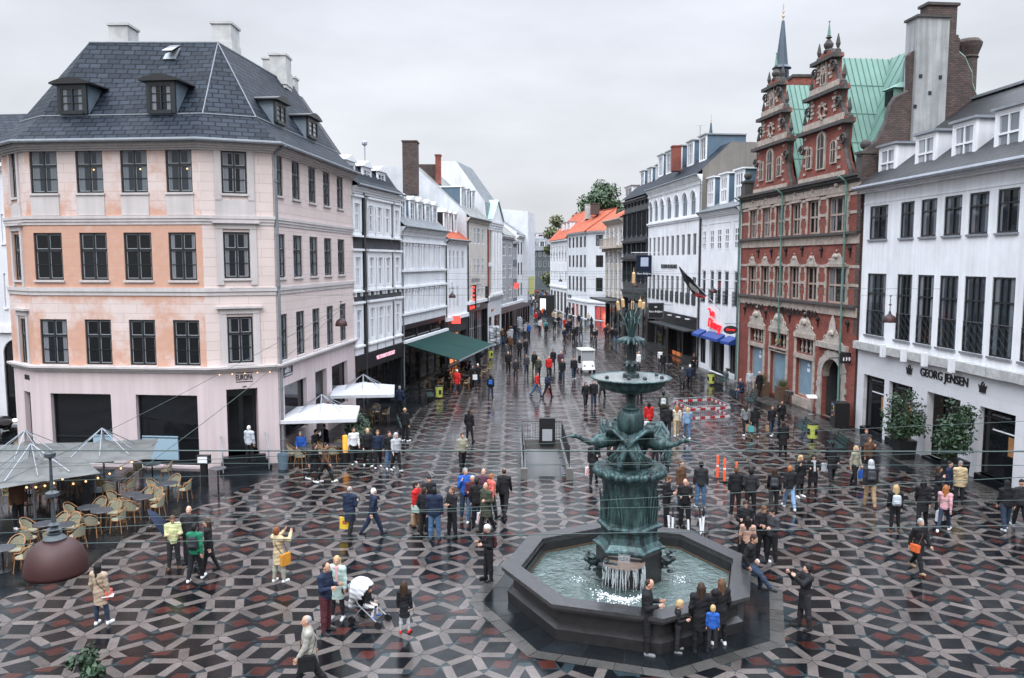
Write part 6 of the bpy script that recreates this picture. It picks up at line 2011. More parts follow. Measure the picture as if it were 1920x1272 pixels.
#fountain
FC=Vector((3.3,21.85,0))
def bronze(name,dark,green,rough=.42,bias=.5):
 m=mat(name,dark,rough,metal=.35)
 t,b=nodes_of(m)
 tcn=node(t,'ShaderNodeTexCoord')
 mpn=node(t,'ShaderNodeMapping');mpn.inputs['Scale'].default_value=(4,4,.9);t.links.new(tcn.outputs['Object'],mpn.inputs[0])
 n=node(t,'ShaderNodeTexNoise');n.inputs['Scale'].default_value=1.6;n.inputs['Detail'].default_value=9;n.inputs['Roughness'].default_value=.7
 t.links.new(mpn.outputs[0],n.inputs['Vector'])
 r=node(t,'ShaderNodeMapRange',interpolation_type='SMOOTHSTEP');r.inputs[1].default_value=bias-.16;r.inputs[2].default_value=bias+.22
 t.links.new(n.outputs[0],r.inputs[0])
 mx=node(t,'ShaderNodeMix',data_type='RGBA');mx.inputs[6].default_value=(*dark,1);mx.inputs[7].default_value=(*green,1)
 t.links.new(r.outputs[0],mx.inputs[0]);t.links.new(mx.outputs[2],b.inputs['Base Color'])
 n2=node(t,'ShaderNodeTexNoise');n2.inputs['Scale'].default_value=14;n2.inputs['Detail'].default_value=5
 t.links.new(tcn.outputs['Object'],n2.inputs['Vector'])
 bp=node(t,'ShaderNodeBump');bp.inputs['Strength'].default_value=.35;bp.inputs['Distance'].default_value=.02
 t.links.new(n2.outputs[0],bp.inputs['Height']);t.links.new(bp.outputs[0],b.inputs['Normal'])
 return m
M_bronze=bronze('patinated_bronze',(.012,.019,.021),(.075,.15,.15))
M_bronzed=bronze('dark_bronze',(.014,.018,.02),(.05,.1,.1),bias=.58)
M_granite=mat('wet_dark_granite',(.022,.021,.022),.3,noise=(5,.4),bump=(22,.15))
M_granl=mat('wet_granite_sky_sheen',(.04,.039,.041),.2,noise=(5,.35),bump=(22,.12))  # paler than the basin walls: sky reflection on the rim top put into the colour
FO=thing('stork_fountain','octagonal granite fountain with three bronze storks and a raised round bowl','fountain',tuple(FC))
def octo(R_,ph=5,n=8):return[(R_*math.cos(R(ph+45*k)),R_*math.sin(R(ph+45*k)))for k in range(n)]
mb=MB()
B3=octo(2.98)
WZ=.56
n8=[(3.42,.012),(3.44,.3),(3.28,.4),(3.26,.82)]
for(ra_,za_),(rb_,zb_)in zip(n8,n8[1:]):
 A_,B_=octo(ra_),octo(rb_)
 for k in range(8):mb.poly([(*A_[k],za_),(*A_[(k+1)%8],za_),(*B_[(k+1)%8],zb_),(*B_[k],zb_)])
for k in range(8):mb.poly([(*B3[k],.82),(*B3[(k+1)%8],.82),(*B3[(k+1)%8],.2),(*B3[k],.2)])
mb.build('basin_wall',M_granite,FO)
mb=MB()
ro,ri=octo(3.56),octo(3.02)
def ringpoly(mb,ro,ri,z0,z1,zi=None):
 n=len(ro);zi=z0 if zi is None else zi
 for k in range(n):
  a,b2,c,d=ro[k],ro[(k+1)%n],ri[(k+1)%n],ri[k]
  mb.poly([(*a,z1),(*b2,z1),(*c,z1),(*d,z1)]);mb.poly([(*a,z0),(*b2,z0),(*b2,z1),(*a,z1)])
  mb.poly([(*d,z1),(*c,z1),(*c,zi),(*d,zi)]);mb.poly([(*a,z0),(*d,z0),(*c,z0),(*b2,z0)])
ringpoly(mb,octo(3.53),ri,.822,.90,.4)
ringpoly(mb,octo(3.60),octo(3.06),.903,1.0)
mb.build('basin_rim',M_granl,FO)
M_water=mat('fountain_water',(.075,.105,.1),.05,noise=(1.6,.45))
t_,b__=nodes_of(M_water)
tcn=node(t_,'ShaderNodeTexCoord')
nw=node(t_,'ShaderNodeTexNoise');nw.inputs['Scale'].default_value=4.5;nw.inputs['Detail'].default_value=5;nw.inputs['Distortion'].default_value=.6
t_.links.new(tcn.outputs['Object'],nw.inputs['Vector'])
bp=node(t_,'ShaderNodeBump');bp.inputs['Strength'].default_value=.9;bp.inputs['Distance'].default_value=.12
t_.links.new(nw.outputs[0],bp.inputs['Height']);t_.links.new(bp.outputs[0],b__.inputs['Normal'])
mb=MB();mb.poly([(*p,WZ)for p in octo(3.0)])
wt=mb.build('fountain_water',M_water,FO)
mb=MB();ringpoly(mb,octo(2.978),octo(2.94),WZ+.003,WZ+.05);mb.build('silt_edge',mat('brown_silt',(.1,.07,.045),.3,noise=(6,.4)),FO)
def hexa_ring(R_,ph=-16,bow=.0,n=6,sub=6):
 out=[]
 for k in range(n):
  a0,a1=R(ph+60*k),R(ph+60*(k+1))
  for j in range(sub):
   t=j/sub
   x=R_*(math.cos(a0)*(1-t)+math.cos(a1)*t);y=R_*(math.sin(a0)*(1-t)+math.sin(a1)*t)
   q=1+bow*4*t*(1-t)
   out.append((x*q,y*q))
 return out
def loft(mb,secs,m=0):
 n=len(secs[0][0]);base=len(mb.V)
 for ring_,z in secs:mb.V+=[(p[0],p[1],z)for p in ring_]
 for i in range(len(secs)-1):
  for k in range(n):
   a,b2=base+i*n+k,base+i*n+(k+1)%n
   mb.F.append((a,b2,b2+n,a+n));mb.M.append(m)
 mb.F.append(tuple(base+k for k in range(n))[::-1]);mb.M.append(m)
 mb.F.append(tuple(base+(len(secs)-1)*n+k for k in range(n)));mb.M.append(m)
mb=MB();loft(mb,[(hexa_ring(.93),.3),(hexa_ring(.93),1.42),(hexa_ring(.88),1.5)]);mb.build('granite_plinth',M_granite,FO)
mb=MB()
loft(mb,[(hexa_ring(1.02,bow=-.06),1.502),(hexa_ring(1.04,bow=-.06),1.56),(hexa_ring(.96,bow=-.06),1.6),(hexa_ring(.84,bow=-.05),1.72),(hexa_ring(.79,bow=-.04),1.9),(hexa_ring(.8),2.05),(hexa_ring(.9),2.1),(hexa_ring(.92),2.17),(hexa_ring(.84),2.22),(hexa_ring(.8,bow=.05),2.3),(hexa_ring(.76,bow=.09),2.7),(hexa_ring(.76,bow=.09),3.2),(hexa_ring(.8,bow=.06),3.42),(hexa_ring(.86,bow=.06),3.5),(hexa_ring(.86,bow=.06),3.62)])
mb.build('bronze_pedestal',M_bronze,FO)
rnd=random.Random(4)
mb=MB()
for k in range(6):
 am=R(-16+60*k+30)
 for s_ in range(7):
  off=(s_-3)*.09
  pts=[]
  for q in range(6):
   z=2.32+q*.2
   rad=.76*math.cos(R(30))*(1+.09*.7)+.045
   x=off*(1+.35*q/5)+.03*math.sin(q+s_)
   pts.append((rad*math.cos(am)-x*math.sin(am),rad*math.sin(am)+x*math.cos(am),z))
  n_=rnd.choice([4,5,6])
  mb.tube(pts[:n_],[.022,.024,.02,.026,.02,.008][:n_],5)
mb.build('reed_relief',M_bronze,FO)
mb=MB()
n=54
for k in range(n):
 a=2*PI*k/n
 q=.93+.03*(k%2)
 mb.ico((q*.98*math.cos(a),q*.98*math.sin(a),3.66+.02*(k%3)),(.13,.13,.14),sub=1)
mb.lathe([(.78,3.55),(.95,3.58),(1.0,3.68),(.93,3.8),(.7,3.83)],40)
mb.build('bronze_wreath',M_bronze,FO,smooth=True)
mb=MB();mb.lathe([(.72,3.825),(.66,3.86),(.5,3.87),(.47,3.95),(.46,4.03),(.42,4.05),(.41,4.14),(.37,4.16),(.36,4.27),(.3,4.3),(.22,4.36),(.15,4.46)],32);mb.build('stepped_drum',M_bronzed,FO)
mb=MB();mb.lathe([(.5,3.872),(.64,3.88),(.66,3.95),(.62,3.96),(.6,3.9),(.5,3.89)],32);mb.build('water_ring',M_bronze,FO)
mb=MB();mb.lathe([(.14,4.46),(.2,4.5),(.3,4.66),(.37,4.9),(.385,5.1),(.34,5.3),(.28,5.4),(.2,5.41)],28);mb.build('vase',M_bronze,FO,smooth=True)
mb=MB();mb.lathe([(.24,5.412),(.25,5.44),(.17,5.48),(.13,5.55),(.13,5.75),(.16,5.82),(.3,5.87),(.62,5.93),(.84,6.02),(.93,6.13),(.95,6.24),(1.1,6.27),(1.13,6.3),(1.08,6.32),(1.0,6.29)],56);mb.build('upper_bowl',M_bronze,FO,smooth=True)
mb=MB();mb.lathe([(.0,6.298),(1.03,6.298)],56,cap=False);mb.build('bowl_water',mat('bowl_water',(.2,.22,.22),.08,bump=(9,.2)),FO)
for a,q in((200,.75),(255,.5),(300,.6),(20,.8),(340,.85)):
 mb=MB();mb.lathe([(.05,0),(.06,.05),(.03,.09)],8,c=(q*math.cos(R(a)),q*math.sin(R(a)),6.293));mb.build('bowl_spout',M_bronzed,FO)
mb=MB()
mb.lathe([(.24,6.293),(.22,6.4),(.13,6.46),(.15,6.6),(.2,6.7),(.11,6.78),(.09,7.1),(.12,7.25),(.1,7.3)],16)
for k in range(8):
 a=k*PI/4
 mb.tube([(.1*math.cos(a),.1*math.sin(a),6.5),(.2*math.cos(a),.2*math.sin(a),6.66),(.24*math.cos(a),.24*math.sin(a),6.62)],[.04,.05,.02],5)
 mb.tube([(.1*math.cos(a),.1*math.sin(a),6.75),(.11*math.cos(a),.11*math.sin(a),7.2)],.025,5)
mb.build('reed_column',M_bronzed,FO)
mb=MB()
for k in range(16):
 a=k*PI/8
 c_,s_=math.cos(a),math.sin(a)
 mb.tube([(.08*c_,.08*s_,7.28),(.22*c_,.22*s_,7.38),(.34*c_,.34*s_,7.33),(.4*c_,.4*s_,7.24)],[.04,.055,.05,.015],6)
mb.lathe([(.3,7.34),(.2,7.4),(.05,7.42)],16);mb.build('leaf_canopy',M_bronze,FO)
M_gild=mat('gilded_cattail',(.62,.4,.2),.4,metal=.5,noise=(20,.2))
for(px,py,L,dx,dy)in((1188,522,22,0,.1),(1159,574,18,-.35,.2),(1168,569,16,-.25,-.3),(1186,573,17,.1,.5),(1200,570,15,.2,-.4),(1206,574,14,.3,.35)):
 p=at_y(px,py,FC.y+dy)-FC
 hz=L/FPX*22.5/2
 lean=(p.x-.0)*.35
 mb=MB();mb.tube([(p.x*.12,p.y*.12,7.35),(p.x*.55,p.y*.5,7.35+(p.z-7.35)*.6),(p.x-lean*hz,p.y,p.z-hz)],[.02,.016,.012],5)
 st=mb.build('reed_stalk',M_bronze,FO)
 mb=MB();mb.tube([(p.x-lean*hz,p.y,p.z-hz),(p.x-lean*hz*.8,p.y,p.z-hz*.8),(p.x+lean*hz*.8,p.y,p.z+hz*.8),(p.x+lean*hz,p.y,p.z+hz)],[.02,.047,.047,.02],8)
 mb.tube([(p.x+lean*hz,p.y,p.z+hz),(p.x+lean*hz*1.8,p.y,p.z+hz*1.8)],[.01,.004],4);mb.build('cattail',M_gild,st)
for k in range(10):
 a=k*.63+.3;rr_=.2+.25*((k*7)%5)/5;hh=.5+.5*((k*3)%4)/4
 mb=MB();mb.tube([(.05*math.cos(a),.05*math.sin(a),7.35),(rr_*.5*math.cos(a),rr_*.5*math.sin(a),7.35+hh*.8),(rr_*math.cos(a),rr_*math.sin(a),7.35+hh),(rr_*1.35*math.cos(a),rr_*1.35*math.sin(a),7.3+hh*.85)],[.02,.016,.012,.006],5)
 mb.build('reed_blade',M_bronze,FO)
def stork(az,turn=0.0):
 S_f=SDF((-1.25,-1.75,-1.0),(1.25,.95,.85),.021)
 S_f.cap((0,.25,.12),(0,-.45,.02),.19,.2,.05);S_f.cap((0,.25,.12),(0,.5,.2),.13,.05,.05,sq=(1,1,.6))
 neck=[(0,-.5,.03),(0,-.72,.0),(0,-.9,.06),(0,-1.06,.16),(0,-1.18,.19)]
 for i,(a,b)in enumerate(zip(neck,neck[1:])):S_f.cap(a,b,[.12,.08,.06,.055][i],[.08,.06,.055,.06][i],.04)
 S_f.cap((0,-1.18,.19),(0,-1.24,.185),.065,.05,.02);S_f.cap((0,-1.24,.185),(0,-1.66,.13),.036,.008,.01)
 for sg in(-1,1):
  arc=[(.05,-.25,.16),(.34,-.32,.4),(.68,-.24,.46),(.96,-.02,.24),(1.08,.22,-.2)]
  for i,(a,b)in enumerate(zip(arc,arc[1:])):
   for q in range(8):
    f_=q/7
    w0=(.62,.66,.6,.45,.12)
    r_=.06*(1-.55*f_)+(.02 if q%2 else-.006)
    S_f.cap((sg*a[0],a[1]+f_*w0[i],a[2]-.16*f_-.05*f_*i),(sg*b[0],b[1]+f_*w0[i+1],b[2]-.16*f_-.05*f_*(i+1)),r_,r_*.9,.012)
 for sg in(-1,1):
  for q in range(5):S_f.cap((sg*(.95+.02*q),.0+.1*q,.2-.07*q),(sg*(1.16-.05*q),.28+.13*q,-.3-.02*q),.04,.014,.01)
 for sg in(-1,1):
  S_f.cap((sg*.07,.05,0),(sg*.09,.12,-.32),.05,.025,.03);S_f.cap((sg*.09,.12,-.32),(sg*.08,.0,-.75),.022,.02,.01)
 V,F_=S_f.mesh()
 me=np_mesh('stork',V,F_,M_bronze)
 o=bpy.data.objects.new('stork',me);COL.objects.link(o);o.parent=FO;ROOT[o]=ROOT[FO]
 a=R(az)
 o.rotation_euler=(0,0,a+PI/2+turn)
 o.location=(.42*math.cos(a),.42*math.sin(a),4.5)
 return o
stork(187);stork(-28);stork(62)
for az in(190,232,350,40,110):
 a=R(az);S_f=SDF((-.45,-.45,-.5),(.45,.45,.5),.022)
 S_f.ell((0,0,0),(.16,.2,.12),.03);S_f.ell((.0,-.18,.07),(.1,.12,.08),.03)
 for(x,y,z,rx,ry,rz_)in((.16,-.1,.2,.17,.12,.03),(-.17,-.05,.12,.16,.14,.03),(.12,.08,-.22,.15,.15,.03),(-.1,-.14,-.26,.13,.1,.03),(0,-.2,.3,.1,.12,.025)):
  S_f.ell((x,y,z),(rx,ry,rz_),.02);S_f.cap((0,.05,0),(x,y,z),.03,.02,.02)
 V,F_=S_f.mesh();me=np_mesh('lily_gargoyle',V,F_,M_bronzed)
 o=bpy.data.objects.new('lily_gargoyle',me);COL.objects.link(o);o.parent=FO;ROOT[o]=ROOT[FO]
 o.location=(1.02*math.cos(a),1.02*math.sin(a),1.12);o.rotation_euler=(0,0,a+PI/2)
am=R(-16-120+30+0)
am=R(-106)
dx,dy=math.cos(am),math.sin(am)
dc=(.86*dx,.86*dy)
mb=MB();mb.lathe([(.1,1.18),(.45,1.25),(.56,1.3),(.57,1.335),(.1,1.34)],28,c=(dc[0],dc[1],0));mb.build('spill_dish',mat('wet_spill_stone',(.16,.12,.1),.12,noise=(6,.3)),FO)
M_fall=mat('falling_water',(.75,.8,.82),.2)
t_,b__=nodes_of(M_fall)
b__.inputs['Alpha'].default_value=.3
rnd=random.Random(8)
mb=MB()
for k in range(110):
 a=am+(rnd.random()-.5)*2.9
 r0=.57
 x0,y0=dc[0]+r0*math.cos(a),dc[1]+r0*math.sin(a)
 z0=1.33-(0 if rnd.random()<.5 else rnd.random()*.35);z1=max(WZ,z0-.1-rnd.random()*.45)
 x1,y1=x0+.03*math.cos(a),y0+.03*math.sin(a)
 mb.tube([(x0,y0,z0),((x0+x1)/2+.01*(rnd.random()-.5),(y0+y1)/2,(z0+z1)/2),(x1,y1,z1)],[.005,.007+.004*rnd.random(),.003],4)
for k in range(12):
 q=(k-5.5)*.028
 mb.tube([(dc[0]*.93-q*dy,dc[1]*.93+q*dx,1.56),(dc[0]*1.06-q*dy,dc[1]*1.06+q*dx,1.5),(dc[0]*1.1-q*dy,dc[1]*1.1+q*dx,1.345)],.006,4)
tag(mb.build('water_curtain',M_fall,FO),kind='stuff')
M_foam=mat('white_foam',(.8,.84,.86),.4)
mb=MB()
for k in range(420):
 a=am+rnd.gauss(0,.55);q=.62+abs(rnd.gauss(0,.17))
 s_=.008+.02*rnd.random()**2
 mb.ico((dc[0]+q*math.cos(a),dc[1]+q*math.sin(a),WZ+abs(rnd.gauss(0,.035))),s_,sub=1)
for az in(0,350,190):
 a=R(az)
 for k in range(26):
  mb.ico((1.45*math.cos(a)+rnd.gauss(0,.1),1.45*math.sin(a)+rnd.gauss(0,.1),WZ+abs(rnd.gauss(0,.015))),.006+.012*rnd.random(),sub=1)
tag(mb.build('splash_foam',M_foam,FO),kind='stuff')
mb=MB()
ap=octo(4.25,5);ap2=octo(3.95,5)
def ring_sheet(mb,ro,ri,z,nsub=4):
 n=len(ro)
 for k in range(n):
  for j in range(nsub):
   t0,t1=j/nsub+.003,(j+1)/nsub-.003
   L=lambda A,t:(A[k][0]+(A[(k+1)%n][0]-A[k][0])*t,A[k][1]+(A[(k+1)%n][1]-A[k][1])*t,z)
   mb.poly([L(ro,t0),L(ro,t1),L(ri,t1),L(ri,t0)])
ring_sheet(mb,[(x+FC.x,y+FC.y)for x,y in octo(4.15)],[(x+FC.x,y+FC.y)for x,y in octo(3.4)],.008,3)
tag(mb.build('fountain_apron',M_slate),kind='structure')
mb=MB();ring_sheet(mb,[(x+FC.x,y+FC.y)for x,y in octo(4.55)],[(x+FC.x,y+FC.y)for x,y in octo(4.16)],.006,5)
tag(mb.build('apron_border',M_cobble),kind='structure')
#people
def unit(v):
 v=np.array(v,float);return v/np.linalg.norm(v)
def rotx(a):c,s_=math.cos(a),math.sin(a);return np.array([[1,0,0],[0,c,-s_],[0,s_,c]])
def rotz(a):c,s_=math.cos(a),math.sin(a);return np.array([[c,-s_,0],[s_,c,0],[0,0,1]])
DN=((.16,.02,-1),(.05,.16,-1))
POSES={'stand':dict(legs=((2,0,.05),(-2,0,.05)),arms=(DN,DN)),'weight':dict(legs=((7,6,.1),(-2,0,.03)),arms=(DN,((.2,-.05,-1),(.0,.45,-.9)))),'pocket':dict(legs=((3,2,.08),(-2,0,.06)),arms=(((.3,-.18,-1),(-.32,.42,-.8)),((.3,-.18,-1),(-.32,.42,-.8)))),'phone':dict(legs=((3,2,.07),(-2,0,.05)),arms=(((.2,.12,-1),(-.3,1,.25)),((.2,.12,-1),(-.3,1,.2))),head=(26,0)),'crossed':dict(legs=((2,0,.08),(-3,0,.06)),arms=(((.22,.2,-1),(-.85,.42,.12)),((.22,.2,-1),(-.85,.46,.02)))),'talk':dict(legs=((4,4,.06),(-2,0,.05)),arms=(((.2,.1,-1),(-.3,.6,1)),DN),head=(6,12)),'walk':dict(legs=((24,6,.02),(-22,16,.02)),arms=(((.14,-.42,-1),(.05,-.02,-1)),((.14,.36,-1),(.0,.75,-.9))),lean=4),'stroll':dict(legs=((13,4,.03),(-13,10,.03)),arms=(((.14,-.2,-1),(.05,.05,-1)),((.14,.2,-1),(.0,.4,-.95))),lean=2),'carry':dict(legs=((14,4,.03),(-14,10,.03)),arms=(((.1,.02,-1),(.02,.06,-1)),((.18,.0,-1),(-.25,.8,.2))),lean=2),'photo':dict(legs=((4,2,.07),(-5,0,.06)),arms=(((.2,.75,-.35),(-.4,.75,.75)),((.2,.75,-.35),(-.4,.75,.75))),head=(-6,0),lean=-3),'sit':dict(legs=((84,84,.12),(82,80,.12)),arms=(((.18,.2,-1),(-.3,.9,-.15)),((.18,.2,-1),(-.25,.9,-.1))),lean=10,head=(8,0)),'perch':dict(legs=((62,18,.06),(52,52,.14)),arms=(((.25,-.2,-1),(-.1,.5,-.6)),((.25,-.2,-1),(-.15,.6,-.4))),lean=14,head=(4,-20)),}
def mirror(p):
 q=dict(p);q['legs']=p['legs'][::-1];q['arms']=p['arms'][::-1]
 if 'head' in p:q['head']=(p['head'][0],-p['head'][1])
 return q
for k in list(POSES):POSES[k+'_m']=mirror(POSES[k])
SKEL={}
def skel(pose,child=False):
 key=(pose,child)
 if key in SKEL:return SKEL[key]
 p=POSES[pose]
 J={}
 hip=np.array([0,0,.93])
 lean=R(p.get('lean',0))
 TL=rotx(lean)
 def T(v):return hip+TL@(np.array(v,float)-hip)
 J['pelvis']=hip
 for nm,v in dict(waist=(0,0,1.08),chest=(0,0,1.27),neck0=(0,.01,1.44),neck1=(0,-.005,1.54)).items():J[nm]=T(v)
 hp=p.get('head',(0,0))
 HR=TL@rotz(R(hp[1]))@rotx(R(hp[0]))
 hs=1.28 if child else 1.0
 J['HR']=HR;J['hs']=hs
 J['H']=lambda v:J['neck1']+HR@(np.array(v,float)*hs)
 for i,sg in enumerate((-1,1)):
  a,kn,out=p['legs'][i]
  h0=hip+np.array([sg*.095,0,-.02])
  def ld(ang):return unit((sg*out,-math.sin(R(ang)),-math.cos(R(ang))))
  k_=h0+ld(a)*.43;an=k_+ld(a-kn)*.42
  J['hip%d'%i],J['knee%d'%i],J['ank%d'%i]=h0,k_,an
  sh=T((sg*.175,.01,1.415))
  U,Fd=p['arms'][i]
  u=TL@unit((sg*U[0],-U[1],U[2]));f=TL@unit((sg*Fd[0],-Fd[1],Fd[2]))
  el=sh+u*.29;wr=el+f*.25
  J['sh%d'%i],J['el%d'%i],J['wr%d'%i],J['fd%d'%i]=sh,el,wr,f
 low=min(J['ank0'][2],J['ank1'][2])-.085
 if pose.startswith('perch'):low=0
 for k in list(J):
  if isinstance(J[k],np.ndarray)and J[k].shape==(3,):J[k]=J[k]-np.array([0,0,low])
 J['low']=low
 for i in(0,1):
  a,kn,out=p['legs'][i]
  up=max(0.0,J['ank%d'%i][2]-.085)
  tilt=-min(.9,up*4)if not pose.startswith(('sit','perch'))else 0
  if p['legs'][i][0]>10 and 'sit' not in pose and 'perch' not in pose:tilt=.3
  J['toe%d'%i]=J['ank%d'%i]+np.array([(-.03 if i==0 else.03),-.155*math.cos(tilt),-.05+.155*math.sin(tilt)])
  J['heel%d'%i]=J['ank%d'%i]+np.array([0,.03,-.05])
 SKEL[key]=J
 return J
def field(J,h,extra=.16):
 P=np.array([v for v in J.values()if isinstance(v,np.ndarray)and v.shape==(3,)]+[J['H']((0,0,.28)),J['H']((0,-.14,.1)),J['H']((0,.14,.1))])
 lo,hi=P.min(0)-extra,P.max(0)+extra
 lo[2]=max(lo[2],-.03)if J['low']!=0 or True else lo[2]
 return SDF(lo,hi,h)
def hand(S_,J,i):
 sg=-1 if i==0 else 1
 w,f=J['wr%d'%i],J['fd%d'%i]
 side=unit(np.cross(f,(sg*1.0,.25,.1)));nrm=unit(np.cross(side,f))
 pc=w+f*.05
 S_.cap(w,w+f*.075,.026,.03,.01)
 S_.cap(w+f*.03+side*.012,w+f*.085+side*.024,.02,.019,.012);S_.cap(w+f*.03-side*.012,w+f*.085-side*.024,.02,.018,.012)
 for q,L in((-.033,.052),(-.011,.064),(.011,.068),(.033,.06)):
  b0=w+f*.09+side*q;b1=b0+f*L*.55+nrm*.006*sg;b2=b1+f*L*.42+nrm*.02
  S_.cap(b0,b1,.0115,.0105,.004);S_.cap(b1,b2,.0105,.0095,.004)
 t0=w+f*.03+side*.03;t1=t0+f*.03+side*.028;S_.cap(t0,t1,.015,.013,.008);S_.cap(t1,t1+f*.032+side*.004,.013,.0105,.005)
def head(S_,J):
 H,hs,M=J['H'],J['hs'],J['HR']
 S_.cap(J['neck0'],H((0,.0,.03)),.056,.052,.03)
 E_=lambda c,r,k=.02,mode='add':S_.ell(H(c),tuple(x*hs for x in r),k,M,mode)
 E_((0,.012,.125),(.075,.094,.098));E_((0,-.028,.065),(.056,.062,.072),.03)
 E_((0,-.072,.022),(.026,.022,.02),.02)
 S_.cap(H((0,-.085,.105)),H((0,-.108,.07)),.011*hs,.016*hs,.012)
 for s_ in(-1,1):
  E_((s_*.03,-.092,.108),(.016,.012,.011),.012,'sub')
  E_((s_*.03,-.078,.106),(.0135,.0135,.0125),.003)
  E_((s_*.077,.012,.095),(.012,.024,.034),.008)
  E_((s_*.03,-.083,.128),(.02,.01,.007),.01)
  E_((s_*.036,-.06,.07),(.022,.02,.02),.02)
 E_((0,-.089,.042),(.022,.01,.008),.006)
def torso(S_,J,g=0.0,w=1.0,k=.05):
 S_.ell(J['pelvis']+np.array([0,0,.0]),(.16*w+g,.112+g,.13+g),k)
 S_.cap(J['pelvis']+np.array([0,0,.04]),J['waist'],.135*w+g,.128*w+g,k,sq=(1,.74,1))
 S_.cap(J['waist'],J['chest'],.13*w+g,.165*w+g,k,sq=(1,.7,1))
 S_.cap(J['chest'],(J['chest']+J['neck0'])/2,.16*w+g,.12*w+g,k,sq=(1,.7,1))
 S_.cap(J['sh0'],J['sh1'],.07+g,.07+g,k)
 S_.cap(J['neck0']-np.array([0,0,.05]),J['neck0'],.08+g,.06+g,k)
def armsf(S_,J,g=0.0,k=.025,cuff=1.0):
 for i in(0,1):
  sh,el,wr=J['sh%d'%i],J['el%d'%i],J['wr%d'%i]
  S_.cap(sh,el,.054+g,.043+g,k);S_.cap(el,el+(wr-el)*cuff,.043+g,.031+g*(1.0 if cuff<1 else.3),k)
def legsf(S_,J,g=0.0,k=.03,low=1.0):
 for i in(0,1):
  h0,kn,an=J['hip%d'%i],J['knee%d'%i],J['ank%d'%i]
  S_.cap(h0,kn,.088+g,.058+g,k);S_.cap(kn,kn+(an-kn)*.35,.056+g,.058+g*.9,k);S_.cap(kn+(an-kn)*.35,kn+(an-kn)*low,.058+g*.9,.04+g*.8,k)
def feet(S_,J,g=0.0):
 for i in(0,1):
  S_.cap(J['heel%d'%i],J['toe%d'%i],.036+g,.036+g,.015,sq=(1,1,.9));S_.cap(J['ank%d'%i],J['heel%d'%i],.038+g,.036+g,.02)
MESH={}
PH=mat('cloth_base',(.5,.5,.5),.85)
EYE=mat('dark_eye',(.02,.015,.012),.2)
LIP=mat('lip',(.42,.17,.15),.5)
